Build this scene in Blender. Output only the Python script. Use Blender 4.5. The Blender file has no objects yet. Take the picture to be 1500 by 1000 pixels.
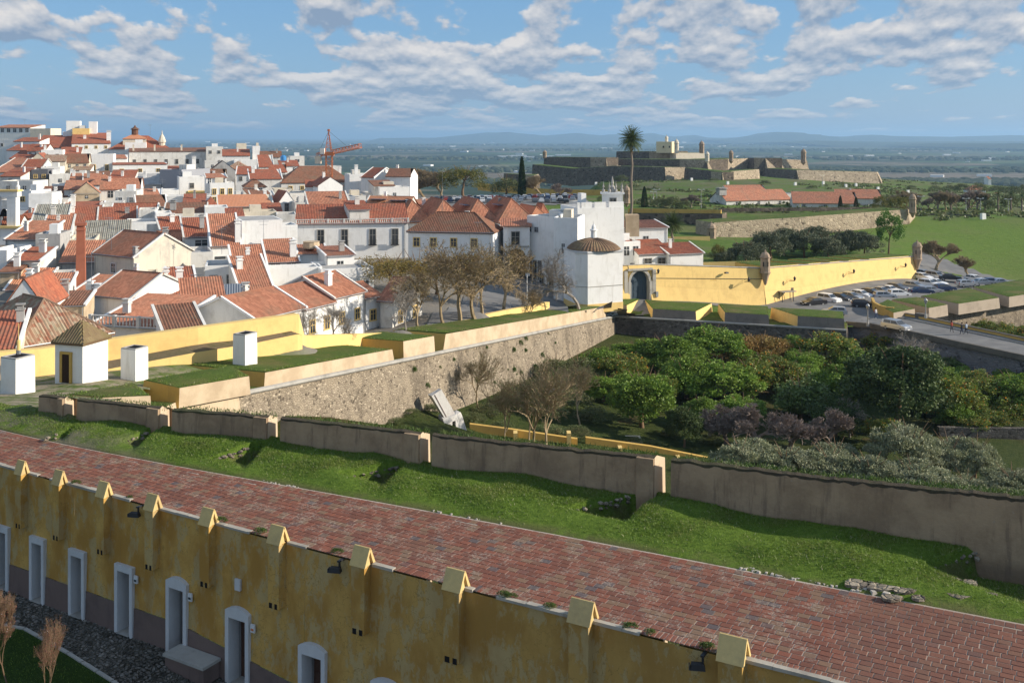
import bpy, bmesh, math, random
import numpy as np
from mathutils import Vector, noise as mnoise
random.seed(7); NR = np.random.default_rng(7)
SC = bpy.context.scene; COL = SC.collection
F = 1500.0; HC = 14.0        # photo pixels per unit tangent, eye height above the brick terrace

# ---------------------------------------------------------------- camera
cd = bpy.data.cameras.new('camera'); cam = bpy.data.objects.new('camera', cd); COL.objects.link(cam)
cam.location = (0, 0, HC); cam.rotation_euler = (math.pi/2, 0, 0)
cd.sensor_width = 36; cd.lens = 36.0; cd.shift_y = -0.2; cd.clip_start = 0.5; cd.clip_end = 120000
SC.camera = cam
# ---------------------------------------------------------------- sun
SUN_EL = math.radians(22.5); SUN_AZ = math.radians(-3)      # azimuth measured from +x towards +y
sdir = Vector((math.cos(SUN_EL)*math.cos(SUN_AZ), math.cos(SUN_EL)*math.sin(SUN_AZ), math.sin(SUN_EL)))
sl = bpy.data.lights.new('sun', 'SUN'); sl.energy = 5.0; sl.angle = math.radians(0.55); sl.color = (1.0, 0.9, 0.76)
so = bpy.data.objects.new('sun', sl); COL.objects.link(so)
so.rotation_euler = sdir.to_track_quat('Z', 'Y').to_euler(); so.location = (40, 10, 60)
# ---------------------------------------------------------------- view
SC.view_settings.view_transform = 'Standard'; SC.view_settings.look = 'None'
SC.view_settings.exposure = 0.42; SC.view_settings.gamma = 1.0; SC.view_settings.use_curve_mapping = False
SC.cycles.max_bounces = 6; SC.cycles.diffuse_bounces = 3; SC.cycles.glossy_bounces = 2
SC.cycles.transmission_bounces = 2; SC.cycles.transparent_max_bounces = 8; SC.cycles.volume_bounces = 0
SC.cycles.use_denoising = True
SC.cycles.sample_clamp_indirect = 4
# ---------------------------------------------------------------- world: physical sky with fair-weather cumulus
class NB:
    """tiny node-graph builder"""
    def __init__(s, nt): s.nt = nt
    def n(s, t, ins=None, **kw):
        nd = s.nt.nodes.new(t)
        for k, v in kw.items(): setattr(nd, k, v)
        if ins:
            for k, v in ins.items():
                sk = nd.inputs[k]
                if isinstance(v, bpy.types.NodeSocket): s.nt.links.new(v, sk)
                else: sk.default_value = v
        return nd
    def m(s, op, a, b=0.0, c=0.0, clamp=False):
        nd = s.n('ShaderNodeMath', {0: a, 1: b, 2: c}, operation=op); nd.use_clamp = clamp; return nd.outputs[0]
    def ramp(s, f, a, b, lo=0.0, hi=1.0):
        nd = s.n('ShaderNodeMapRange', {0: f, 1: a, 2: b, 3: lo, 4: hi}); nd.interpolation_type = 'SMOOTHSTEP'; return nd.outputs[0]
    def mix(s, f, a, b, mode='MIX'):
        nd = s.nt.nodes.new('ShaderNodeMix'); nd.data_type = 'RGBA'; nd.blend_type = mode
        for i, v in ((0, f), (6, a), (7, b)):
            if isinstance(v, bpy.types.NodeSocket): s.nt.links.new(v, nd.inputs[i])
            else: nd.inputs[i].default_value = v if i == 0 else (tuple(v) + (1,))[:4]
        return nd.outputs[2]
    def noise(s, vec, scale, det=3.0, rough=0.5, out=0):
        ins = {'Scale': scale, 'Detail': det, 'Roughness': rough}
        if vec is not None: ins['Vector'] = vec
        return s.n('ShaderNodeTexNoise', ins).outputs[out]
    def comb(s, x, y, z=0.0): return s.n('ShaderNodeCombineXYZ', {0: x, 1: y, 2: z}).outputs[0]

W = bpy.data.worlds.new('World'); SC.world = W; W.use_nodes = True
nt = W.node_tree; nt.nodes.clear(); b = NB(nt)
sky = b.n('ShaderNodeTexSky'); sky.sky_type = 'NISHITA'; sky.sun_disc = False
sky.sun_elevation = SUN_EL; sky.sun_rotation = math.pi/2 - SUN_AZ
sky.altitude = 300; sky.air_density = 1.1; sky.dust_density = 0.4; sky.ozone_density = 2.5
tc = b.n('ShaderNodeTexCoord').outputs['Generated']
sp = b.n('ShaderNodeSeparateXYZ', {0: tc}); dx, dy, dz = sp.outputs
el = b.m('ADD', b.m('MAXIMUM', dz, 0.0), 0.022)
az = b.m('ARCTAN2', dx, dy)
lg = b.m('LOGARITHM', el, math.e)
u_ = b.m('MULTIPLY', az, b.m('POWER', el, -0.12))
def cloud(vo):
    v_ = b.m('ADD', b.m('MULTIPLY', lg, -1.5), vo)
    p = b.comb(b.m('MULTIPLY', u_, 6.4), v_, 3.7)
    a = b.noise(p, 2.0, 8.0, 0.54); c = b.noise(p, 0.38, 2.0, 0.5); vo_ = b.n('ShaderNodeTexVoronoi', {'Vector': p, 'Scale': 1.7, 'Smoothness': 0.5}, feature='SMOOTH_F1').outputs[0]
    return b.m('ADD', b.m('ADD', b.m('MULTIPLY', a, 0.66), b.m('MULTIPLY', c, 0.34)), b.m('MULTIPLY', b.m('SUBTRACT', 0.62, vo_), 0.22))
d0 = cloud(0.0); d1 = cloud(-0.09)
mask = b.ramp(d0, 0.497, 0.545)
rise = b.m('SUBTRACT', d0, d1)
lit = b.m('MULTIPLY_ADD', rise, 7.0, 0.36, clamp=True)
ccol = b.mix(lit, (0.29, 0.39, 0.54), (0.90, 0.86, 0.83))
hz = b.ramp(dz, 0.0, 0.10)
mask = b.m('MULTIPLY', b.m('MULTIPLY', mask, b.ramp(dz, -0.002, 0.006)), b.m('MULTIPLY_ADD', hz, 0.2, 0.76))
skyc = b.mix(0.55, sky.outputs[0], (1.6, 4.1, 7.8), 'MIX')
bg1 = b.n('ShaderNodeBackground', {0: skyc, 1: 0.078}); bg2 = b.n('ShaderNodeBackground', {0: ccol, 1: 0.68})
mx = b.n('ShaderNodeMixShader', {0: mask, 1: bg1.outputs[0], 2: bg2.outputs[0]})
b.n('ShaderNodeOutputWorld', {0: mx.outputs[0]})

# ---------------------------------------------------------------- placing helpers
def X(px, D): return (px-750.0)/F*D
def P(px, py, D): return Vector((X(px, D), D, HC-(py-200.0)/F*D))
def G(px, py, z=0.0):
    D = F*(HC-z)/(py-200.0); return Vector((X(px, D), D, z))
def ZY(py, D): return HC-(py-200.0)/F*D
def tagk(o, kind): o['kind'] = kind; return o
def tag(o, label, cat, group=None):
    o['label'] = label; o['category'] = cat
    if group: o['group'] = group
    return o
def empty(name, loc=(0, 0, 0), rz=0.0):
    o = bpy.data.objects.new(name, None); COL.objects.link(o); o.location = loc; o.rotation_euler = (0, 0, rz)
    o.empty_display_size = 0.3; return o
def link(name, me, parent=None, loc=(0, 0, 0), rz=0.0):
    o = bpy.data.objects.new(name, me); COL.objects.link(o); o.location = loc; o.rotation_euler = (0, 0, rz)
    if parent: o.parent = parent
    return o
def copy_tree(o, parent=None):
    c = o.copy(); COL.objects.link(c)
    if parent: c.parent = parent
    for ch in o.children: copy_tree(ch, c)
    return c
class MB:
    def __init__(s): s.v = []; s.f = []; s.m = []; s.uv = []
    def face(s, pts, m=0, uv=None):
        i = len(s.v); s.v += [tuple(p) for p in pts]; s.f.append(tuple(range(i, i+len(pts)))); s.m.append(m)
        s.uv.append(uv if uv else [(0, 0)]*len(pts)); return s
    def hexa(s, b8, m=0):      # 8 points: 4 bottom ccw, 4 top ccw
        i = len(s.v); s.v += [tuple(p) for p in b8]
        for q in ((3, 2, 1, 0), (4, 5, 6, 7), (0, 1, 5, 4), (1, 2, 6, 5), (2, 3, 7, 6), (3, 0, 4, 7)):
            s.f.append(tuple(i+k for k in q)); s.m.append(m); s.uv.append([(0, 0)]*4)
        return s
    def box(s, c, sz, rz=0.0, m=0, taper=1.0):
        cx, cy, cz = c; sx, sy, sz_ = sz[0]/2, sz[1]/2, sz[2]/2; ca, sa = math.cos(rz), math.sin(rz); pts = []
        for zz, t in ((-sz_, 1.0), (sz_, taper)):
            for ax, ay in ((-1, -1), (1, -1), (1, 1), (-1, 1)):
                x, y = ax*sx*t, ay*sy*t; pts.append((cx+x*ca-y*sa, cy+x*sa+y*ca, cz+zz))
        return s.hexa(pts, m)
    def prism(s, poly, z0, z1, m=0, inset=0.0, mtop=None):   # poly ccw list of (x,y); z may be lists
        n = len(poly); z0 = z0 if hasattr(z0, '__len__') else [z0]*n; z1 = z1 if hasattr(z1, '__len__') else [z1]*n
        i = len(s.v); s.v += [(p[0], p[1], z) for p, z in zip(poly, z0)]
        if inset:
            cx = sum(p[0] for p in poly)/n; cy = sum(p[1] for p in poly)/n
            s.v += [(p[0]+(cx-p[0])*inset, p[1]+(cy-p[1])*inset, z) for p, z in zip(poly, z1)]
        else: s.v += [(p[0], p[1], z) for p, z in zip(poly, z1)]
        s.f.append(tuple(i+n-1-k for k in range(n))); s.m.append(m); s.uv.append([(0, 0)]*n)
        s.f.append(tuple(i+n+k for k in range(n))); s.m.append(m if mtop is None else mtop); s.uv.append([(0, 0)]*n)
        for k in range(n):
            j = (k+1) % n; s.f.append((i+k, i+j, i+n+j, i+n+k)); s.m.append(m); s.uv.append([(0, 0)]*4)
        return s
    def tube(s, a, b_, r0, r1=None, seg=6, m=0, cap=True):
        a = Vector(a); b_ = Vector(b_); r1 = r0 if r1 is None else r1; d = (b_-a)
        if d.length < 1e-6: return s
        d.normalize(); u = d.orthogonal().normalized(); w = d.cross(u); i = len(s.v)
        for p, r in ((a, r0), (b_, r1)):
            for k in range(seg):
                t = 2*math.pi*k/seg; s.v.append(tuple(p+u*(r*math.cos(t))+w*(r*math.sin(t))))
        for k in range(seg):
            j = (k+1) % seg; s.f.append((i+k, i+j, i+seg+j, i+seg+k)); s.m.append(m); s.uv.append([(0, 0)]*4)
        if cap:
            s.f.append(tuple(i+seg-1-k for k in range(seg))); s.m.append(m); s.uv.append([(0, 0)]*seg)
            s.f.append(tuple(i+seg+k for k in range(seg))); s.m.append(m); s.uv.append([(0, 0)]*seg)
        return s
    def lathe(s, prof, c=(0, 0, 0), seg=10, m=0):
        i0 = len(s.v)
        for r, z in prof:
            for k in range(seg):
                t = 2*math.pi*(k+.5)/seg; s.v.append((c[0]+r*math.cos(t), c[1]+r*math.sin(t), c[2]+z))
        for a in range(len(prof)-1):
            for k in range(seg):
                j = (k+1) % seg; s.f.append((i0+a*seg+k, i0+a*seg+j, i0+(a+1)*seg+j, i0+(a+1)*seg+k)); s.m.append(m); s.uv.append([(0, 0)]*4)
        s.f.append(tuple(i0+seg-1-k for k in range(seg))); s.m.append(m); s.uv.append([(0, 0)]*seg)
        e = i0+(len(prof)-1)*seg; s.f.append(tuple(e+k for k in range(seg))); s.m.append(m); s.uv.append([(0, 0)]*seg)
        return s
    def mesh(s, name, mats, smooth=False):
        me = bpy.data.meshes.new(name); me.from_pydata(s.v, [], s.f)
        mats = mats if isinstance(mats, (list, tuple)) else [mats]
        for m_ in mats: me.materials.append(m_)
        if len(mats) > 1: me.polygons.foreach_set('material_index', s.m)
        ul = me.uv_layers.new(name='UVMap'); ul.data.foreach_set('uv', np.array([c for f in s.uv for uv in f for c in uv], dtype=np.float32))
        if smooth: me.polygons.foreach_set('use_smooth', [True]*len(me.polygons))
        me.update(); return me
    def obj(s, name, mats, parent=None, loc=(0, 0, 0), rz=0.0, smooth=False):
        return link(name, s.mesh(name, mats, smooth), parent, loc, rz)
def npmesh(name, v, f, mats, mi=None, smooth=False, uv=None):
    """v (n,3), f (m,k) numpy arrays -> mesh quickly"""
    me = bpy.data.meshes.new(name); k = f.shape[1]
    me.vertices.add(len(v)); me.vertices.foreach_set('co', v.astype(np.float32).ravel())
    me.loops.add(f.size); me.loops.foreach_set('vertex_index', f.astype(np.int32).ravel())
    me.polygons.add(len(f)); me.polygons.foreach_set('loop_start', np.arange(0, f.size, k, dtype=np.int32))
    try: me.polygons.foreach_set('loop_total', np.full(len(f), k, dtype=np.int32))
    except Exception: pass
    mats = mats if isinstance(mats, (list, tuple)) else [mats]
    for m_ in mats: me.materials.append(m_)
    if mi is not None: me.polygons.foreach_set('material_index', mi.astype(np.int32))
    me.polygons.foreach_set('use_smooth', np.full(len(f), smooth))
    me.update(calc_edges=True); me.validate(); return me

# ---------------------------------------------------------------- materials
MATS = {}
def mat(name, fn, rough=0.85, spec=0.25):
    if name in MATS: return MATS[name]
    m = bpy.data.materials.new(name); m.use_nodes = True; nt = m.node_tree; nt.nodes.clear(); b = NB(nt)
    r = fn(b)
    ins = {'Base Color': r['c'] if isinstance(r['c'], bpy.types.NodeSocket) else (tuple(r['c'])+(1,))[:4],
           'Roughness': r.get('r', rough), 'Specular IOR Level': r.get('s', spec)}
    if 'n' in r:
        ins['Normal'] = b.n('ShaderNodeBump', {'Height': r['n'], 'Strength': r.get('bs', 0.5), 'Distance': r.get('bd', 0.05)}).outputs[0]
    if 'metal' in r: ins['Metallic'] = r['metal']
    p = b.n('ShaderNodeBsdfPrincipled', ins); sh = p.outputs[0]
    if r.get('trans'):
        t = b.n('ShaderNodeBsdfTranslucent', {0: ins['Base Color']}); sh = b.n('ShaderNodeMixShader', {0: r['trans'], 1: sh, 2: t.outputs[0]}).outputs[0]
    b.n('ShaderNodeOutputMaterial', {0: sh}); MATS[name] = m; return m
def pos(b): return b.n('ShaderNodeNewGeometry').outputs['Position']
def sc3(b, v, x, y, z): return b.n('ShaderNodeVectorMath', {0: v, 1: (x, y, z)}, operation='MULTIPLY').outputs[0]
def plaster(name, base, dirt, amt=0.5, streak=0.5, bump=0.3, thr=0.5, fine=0.12):
    def fn(b):
        p = pos(b); rnd = b.n('ShaderNodeObjectInfo').outputs['Random']
        p = b.n('ShaderNodeVectorMath', {0: p, 1: b.comb(b.m('MULTIPLY', rnd, 40.0), 0.0, 0.0)}, operation='ADD').outputs[0]
        n1 = b.noise(p, 0.55, 6, 0.62); n2 = b.noise(sc3(b, p, 1.6, 1.6, 0.22), 1.3, 5, 0.6); n3 = b.noise(p, 7, 4, 0.7)
        f = b.m('MULTIPLY', b.ramp(n1, thr-0.05, thr+0.22), amt); g = b.m('MULTIPLY', b.ramp(n2, 0.52, 0.75), streak)
        f = b.m('MAXIMUM', f, g); c = b.mix(f, base, dirt)
        c = b.mix(b.m('MULTIPLY', n3, fine*2), c, tuple(k*0.62 for k in dirt))
        return {'c': c, 'n': n3, 'bs': bump, 'bd': 0.03, 'r': 0.9, 's': 0.15}
    return mat(name, fn)
M_white = plaster('white_limewash', (0.86, 0.85, 0.82), (0.50, 0.47, 0.41), 0.32, 0.42, fine=0.07, thr=0.52)
M_white2 = plaster('old_whitewash', (0.76, 0.74, 0.69), (0.36, 0.33, 0.28), 0.5, 0.65)
M_cream = plaster('cream_plaster', (0.74, 0.66, 0.52), (0.42, 0.37, 0.30), 0.4, 0.4)
M_grey = plaster('grey_render', (0.46, 0.45, 0.43), (0.20, 0.19, 0.18), 0.6, 0.8)
M_beige = plaster('beige_render', (0.60, 0.48, 0.33), (0.38, 0.28, 0.18), 0.6, 0.35, thr=0.42)
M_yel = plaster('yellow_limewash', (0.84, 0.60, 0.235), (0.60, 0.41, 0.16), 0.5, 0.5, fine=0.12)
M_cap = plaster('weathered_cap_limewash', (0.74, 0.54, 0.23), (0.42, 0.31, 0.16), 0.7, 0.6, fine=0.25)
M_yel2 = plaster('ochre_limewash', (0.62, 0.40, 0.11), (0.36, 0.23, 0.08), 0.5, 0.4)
M_white_trim = plaster('grey_white_stone_trim', (0.62, 0.62, 0.62), (0.42, 0.41, 0.40), 0.5, 0.3, bump=0.4)
def f_par(b):
    p = pos(b); z = b.n('ShaderNodeSeparateXYZ', {0: p}).outputs[2]; n1 = b.noise(p, 0.6, 6, 0.65); n2 = b.noise(sc3(b, p, 2, 2, .25), 1.5, 5, 0.65); n3 = b.noise(p, 8, 5, 0.7)
    c = b.mix(b.ramp(n1, 0.38, 0.65), (0.45, 0.32, 0.20), (0.31, 0.215, 0.135)); c = b.mix(b.ramp(n2, 0.5, 0.72, 0, .6), c, (0.14, 0.10, 0.075))
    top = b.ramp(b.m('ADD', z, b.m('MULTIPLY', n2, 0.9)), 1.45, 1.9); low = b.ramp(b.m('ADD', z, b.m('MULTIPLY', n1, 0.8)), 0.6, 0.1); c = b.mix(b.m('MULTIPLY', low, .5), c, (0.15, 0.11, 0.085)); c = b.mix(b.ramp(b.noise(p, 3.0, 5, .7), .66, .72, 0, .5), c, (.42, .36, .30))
    return {'c': b.mix(b.m('MULTIPLY', n3, .3), c, (.10, .07, .05)), 'n': n3, 'bs': .6, 'bd': .04, 'r': .95, 's': .08}
M_brown = mat('brown_earthy_render', f_par)
M_stonetrim = plaster('granite_trim', (0.42, 0.40, 0.36), (0.2, 0.19, 0.17), 0.7, 0.4, bump=0.6)
M_dado = plaster('grey_pink_dado', (0.19, 0.135, 0.115), (0.10, 0.075, 0.07), 0.8, 0.6)
def f_barr(b):
    p = pos(b); n1 = b.noise(sc3(b, p, 1, 1, 0.55), 0.75, 6, 0.62); n2 = b.noise(sc3(b, p, 1.5, 1.5, 0.75), 1.1, 7, 0.72)
    n3 = b.noise(p, 9, 5, 0.7); v = b.n('ShaderNodeTexVoronoi', {'Vector': b.n('ShaderNodeVectorMath', {0: p, 1: b.noise(p, 2.5, 3, 0.6, 1)}, operation='ADD').outputs[0], 'Scale': 1.9}, feature='DISTANCE_TO_EDGE').outputs[0]
    z_ = b.n('ShaderNodeSeparateXYZ', {0: p}).outputs[0]
    c = b.mix(b.ramp(n1, 0.38, 0.62), (0.40, 0.215, 0.05), (0.57, 0.35, 0.10)); c = b.mix(b.ramp(z_, -14, 6, 0, .45), c, (0.27, 0.175, 0.06))
    peel = b.m('MULTIPLY', b.ramp(n2, 0.50, 0.55), b.ramp(n1, 0.30, 0.5))
    c = b.mix(b.m('MULTIPLY', peel, 0.6), c, (0.44, 0.355, 0.19))
    blk = b.noise(sc3(b, p, 3, 3, 0.8), 2.0, 6, 0.75)
    c = b.mix(b.ramp(blk, 0.62, 0.75, 0, 0.55), c, (0.13, 0.10, 0.05))
    crk = b.m('MULTIPLY', b.ramp(v, 0.022, 0.0), b.ramp(n1, 0.44, 0.58)); c = b.mix(b.m('MULTIPLY', crk, 0.7), c, (0.20, 0.13, 0.04))
    wh = b.ramp(b.noise(sc3(b, p, 5, 5, 1.5), 1.3, 5, 0.7), 0.70, 0.74); c = b.mix(b.m('MULTIPLY', wh, 0.6), c, (0.62, 0.58, 0.48))
    return {'c': c, 'n': b.m('ADD', b.m('MULTIPLY', n3, 0.5), b.m('MULTIPLY', peel, -0.5)), 'bs': 0.5, 'bd': 0.03, 'r': 0.9, 's': 0.12}
M_barr = mat('peeling_ochre_limewash', f_barr)
def rubble(name, a, c2, mort, scale=2.2, plasterf=0.0, dark=0.0):
    def fn(b):
        p = pos(b); pw = b.n('ShaderNodeVectorMath', {0: sc3(b, p, 1, 1, 1.5), 1: sc3(b, b.noise(p, 1.5, 2, 0.5, 1), .3, .3, .3)}, operation='ADD').outputs[0]
        ve = b.n('ShaderNodeTexVoronoi', {'Vector': pw, 'Scale': scale}, feature='DISTANCE_TO_EDGE').outputs[0]
        vc = b.n('ShaderNodeTexVoronoi', {'Vector': pw, 'Scale': scale}); cr = b.n('ShaderNodeSeparateXYZ', {0: vc.outputs['Color']}).outputs
        c = b.mix(cr[0], a, c2); c = b.mix(b.ramp(cr[1], 0.75, 0.95), c, tuple(k*1.35 for k in a)); c = b.mix(b.ramp(cr[2], 0.82, 0.98), c, tuple(k*0.4 for k in c2))
        c = b.mix(b.ramp(ve, 0.07, 0.02), c, mort)
        n1 = b.noise(sc3(b, p, 1, 1, 0.4), 0.28, 5, 0.65); c = b.mix(b.ramp(n1, 0.45, 0.75, 0, 0.65+dark), c, tuple(k*0.45 for k in c2))
        n2 = b.noise(p, 0.5, 5, 0.6)
        if plasterf: c = b.mix(b.ramp(n2, 0.60-plasterf, 0.66-plasterf, 0, 0.85), c, mort)
        n4 = b.noise(p, 9, 4, 0.7); c = b.mix(b.m('MULTIPLY', n4, 0.35), c, (0.12, 0.10, 0.075))
        h = b.m('ADD', b.ramp(ve, 0.0, 0.14), b.m('MULTIPLY', n4, 0.6))
        return {'c': c, 'n': h, 'bs': 0.8, 'bd': 0.09, 'r': 0.95, 's': 0.1}
    return mat(name, fn)
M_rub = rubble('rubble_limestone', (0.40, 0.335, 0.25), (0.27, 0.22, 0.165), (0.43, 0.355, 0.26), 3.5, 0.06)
M_rubd = rubble('dark_and_shaded_rubble_stone', (0.20, 0.18, 0.155), (0.10, 0.09, 0.08), (0.17, 0.15, 0.13), 2.2, 0, 0.2)
M_rubg = rubble('grey_bridge_stone', (0.24, 0.235, 0.25), (0.15, 0.145, 0.155), (0.24, 0.235, 0.25), 1.6, 0.12)
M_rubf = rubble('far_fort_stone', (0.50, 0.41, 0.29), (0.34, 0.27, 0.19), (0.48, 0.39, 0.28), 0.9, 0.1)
M_rubfd = rubble('far_fort_dark_and_shaded_stone', (0.21, 0.165, 0.12), (0.13, 0.10, 0.075), (0.15, 0.13, 0.11), 0.9, 0.05)
def tiles(name, a, c2, lich, lam=0.25, pitch=0.30):
    def fn(b):
        uv = b.n('ShaderNodeTexCoord').outputs['UV']; s = b.n('ShaderNodeSeparateXYZ', {0: uv}).outputs
        cu = b.m('FLOOR', b.m('DIVIDE', s[0], pitch)); cv = b.m('FLOOR', b.m('DIVIDE', s[1], 0.42))
        rnd = b.n('ShaderNodeObjectInfo').outputs['Random']
        wn = b.n('ShaderNodeTexWhiteNoise', {'Vector': b.comb(cu, cv, rnd)}).outputs[0]
        p = pos(b); n1 = b.noise(p, 0.45, 5, 0.65); n2 = b.noise(p, 3.0, 5, 0.7)
        c = b.mix(wn, a, c2); c = b.mix(b.m('MULTIPLY', b.ramp(n1, 0.45, 0.72), lam), c, lich); c = b.mix(b.m('MULTIPLY', b.ramp(n2, 0.58, 0.72), lam*0.8), c, tuple(k*0.4 for k in lich))
        ph = b.m('FRACT', b.m('DIVIDE', s[0], pitch)); gro = b.m('ABSOLUTE', b.m('SUBTRACT', ph, 0.5))
        c = b.mix(b.m('MULTIPLY', b.ramp(gro, 0.36, 0.5), 0.45), c, (0.11, 0.055, 0.035))  # grooves between tile columns darkened in the colour, standing in for their shade
        row = b.m('FRACT', b.m('DIVIDE', s[1], 0.42))
        return {'c': c, 'n': b.m('ADD', b.m('MULTIPLY', gro, -1.5), b.m('MULTIPLY', row, -0.5)), 'bs': 0.6, 'bd': 0.05, 'r': 0.85, 's': 0.2}
    return mat(name, fn)
M_tor = tiles('orange_clay_tiles', (0.54, 0.235, 0.14), (0.36, 0.15, 0.09), (0.27, 0.18, 0.12), 0.6)
M_tred = tiles('red_clay_tiles', (0.43, 0.145, 0.08), (0.28, 0.09, 0.055), (0.22, 0.145, 0.10), 0.6)
M_tbr = tiles('weathered_brown_tiles', (0.29, 0.135, 0.085), (0.19, 0.095, 0.06), (0.20, 0.155, 0.105), 0.6)
M_told = tiles('lichened_mottled_tiles', (0.42, 0.34, 0.24), (0.30, 0.12, 0.075), (0.28, 0.25, 0.15), 0.6, 0.26)
M_tgr = tiles('grey_fibre_cement_roof', (0.34, 0.33, 0.28), (0.25, 0.24, 0.20), (0.16, 0.15, 0.12), 0.7, 0.7)
M_tpk = tiles('smooth_salmon_tiles', (0.62, 0.28, 0.155), (0.55, 0.235, 0.125), (0.48, 0.30, 0.2), 0.15)
def flat(name, c, r=0.6, s=0.4, metal=0.0, nscale=6.0, var=0.25):
    def fn(b):
        n = b.noise(None, nscale, 4, 0.6); return {'c': b.mix(b.m('MULTIPLY', n, var), c, tuple(k*0.5 for k in c)), 'r': r, 's': s, 'metal': metal, 'n': n, 'bs': 0.1, 'bd': 0.01}
    return mat(name, fn)
def f_glass(b):
    n = b.n('ShaderNodeObjectInfo').outputs['Random']; return {'c': b.mix(n, (0.025, 0.03, 0.035), (0.07, 0.075, 0.08)), 'r': 0.12, 's': 0.6}
M_glass = mat('window_glass', f_glass)
M_dark = flat('dark_opening', (0.02, 0.018, 0.017), 0.9, 0.1)
M_iron = flat('black_iron', (0.025, 0.025, 0.028), 0.5, 0.4)
M_gmetal = flat('grey_galvanised_metal', (0.35, 0.36, 0.37), 0.45, 0.5, 0.6)
M_rust = flat('rusty_orange_paint', (0.66, 0.22, 0.09), 0.7, 0.3, var=0.7)
M_brick = plaster('red_brickwork', (0.42, 0.15, 0.09), (0.25, 0.09, 0.06), 0.5, 0.3)
M_wood = flat('brown_door_wood', (0.09, 0.045, 0.03), 0.7, 0.3)
M_solar = flat('blue_grey_panels', (0.06, 0.09, 0.14), 0.25, 0.6)
M_bluet = flat('blue_plastic', (0.06, 0.25, 0.55), 0.4, 0.4)
M_rubber = flat('black_rubber', (0.02, 0.02, 0.02), 0.8, 0.2)
def grass(name, a, c2, dry, dryamt=0.3, sc=0.8):
    def fn(b):
        p = pos(b); n1 = b.noise(p, sc, 6, 0.65); n2 = b.noise(p, sc*9, 5, 0.75); n3 = b.noise(p, sc*0.22, 4, 0.6); n4 = b.noise(p, sc*30, 3, 0.7)
        c = b.mix(b.ramp(n2, 0.35, 0.65), a, c2); c = b.mix(b.m('MULTIPLY', b.ramp(n1, 0.55, 0.72), dryamt), c, dry)
        c = b.mix(b.m('MULTIPLY', b.ramp(n3, 0.45, 0.7), dryamt*0.8), c, dry); c = b.mix(b.m('MULTIPLY', n4, 0.4), c, tuple(k*0.4 for k in a))
        return {'c': c, 'n': b.m('ADD', n2, n4), 'bs': 0.9, 'bd': 0.12/max(sc, .2), 'r': 0.9, 's': 0.1}
    return mat(name, fn)
M_grass = grass('short_lush_grass', (0.045, 0.105, 0.014), (0.10, 0.185, 0.028), (0.17, 0.14, 0.055), 0.35)
M_grassr = grass('rampart_grass', (0.07, 0.115, 0.024), (0.135, 0.195, 0.042), (0.25, 0.19, 0.09), 0.75, 0.9)
M_hillg = grass('hillside_grass', (0.075, 0.125, 0.028), (0.13, 0.185, 0.045), (0.185, 0.145, 0.085), 0.55, 0.07)
M_dirt = grass('bare_earth_and_weeds', (0.26, 0.20, 0.13), (0.30, 0.24, 0.16), (0.09, 0.12, 0.035), 0.75, 0.5)
M_floor = grass('orchard_ground', (0.055, 0.085, 0.02), (0.10, 0.12, 0.035), (0.16, 0.10, 0.055), 0.7, 0.2)
def f_path(b):
    p = pos(b); n = b.noise(p, 0.9, 6, 0.65); n2 = b.noise(p, 12, 5, 0.75)
    c = b.mix(b.ramp(n, 0.38, 0.62), (0.30, 0.255, 0.19), (0.08, 0.13, 0.025)); c = b.mix(b.m('MULTIPLY', n2, 0.5), c, (0.14, 0.11, 0.07))
    return {'c': c, 'n': n2, 'bs': 0.7, 'bd': 0.06, 'r': 0.95, 's': 0.1}
M_path = mat('gravelly_ground_with_grass', f_path)
def f_asph(b):
    p = pos(b); n = b.noise(p, 0.35, 5, 0.6); n2 = b.noise(p, 25, 3, 0.7)
    c = b.mix(b.ramp(n, 0.35, 0.7), (0.17, 0.165, 0.16), (0.25, 0.24, 0.225)); c = b.mix(b.m('MULTIPLY', n2, 0.4), c, (0.09, 0.09, 0.09))
    return {'c': c, 'n': n2, 'bs': 0.3, 'bd': 0.02, 'r': 0.9, 's': 0.2}
M_asph = mat('worn_grey_paving', f_asph)
GAIN = dict(orange_tree_leaves=1.95, fruiting_orange_tree_leaves=1.9, turning_leaves=1.5, broad_light_leaves=1.9, dark_glossy_leaves=1.55, olive_leaves=1.35, scrub_leaves=1.6, dark_olive_leaves=1.2, grass_blades=1.15)
def leafm(name, cols, trans=0.25, rough=0.55, spec=0.3, nsc=0.5):
    def fn(b):
        g = b.n('ShaderNodeNewGeometry'); r = g.outputs['Random Per Island']; o = b.n('ShaderNodeObjectInfo').outputs['Random']
        n = b.noise(g.outputs['Position'], nsc, 3, 0.6)
        c = b.mix(r, tuple(min(1, k*GAIN.get(name, 1)) for k in cols[0]), tuple(min(1, k*GAIN.get(name, 1)) for k in cols[1])); c = b.mix(b.ramp(n, 0.4, 0.7, 0, 0.7), c, cols[2])
        if len(cols) > 3: c = b.mix(b.ramp(b.m('FRACT', b.m('MULTIPLY', r, 17.3)), 0.955, 0.96), c, cols[3])
        c = b.mix(b.m('MULTIPLY', o, 0.35), c, tuple(k*0.55 for k in cols[0]))
        return {'c': c, 'r': rough, 's': spec, 'trans': trans}
    return mat(name, fn)
L_orange = leafm('orange_tree_leaves', [(0.075, 0.135, 0.016), (0.13, 0.19, 0.025), (0.16, 0.20, 0.035)])
L_orangef = leafm('fruiting_orange_tree_leaves', [(0.065, 0.10, 0.014), (0.12, 0.15, 0.025), (0.16, 0.15, 0.03), (0.75, 0.30, 0.03)])
L_autumn = leafm('turning_leaves', [(0.18, 0.12, 0.03), (0.26, 0.13, 0.035), (0.11, 0.12, 0.025)])
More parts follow.
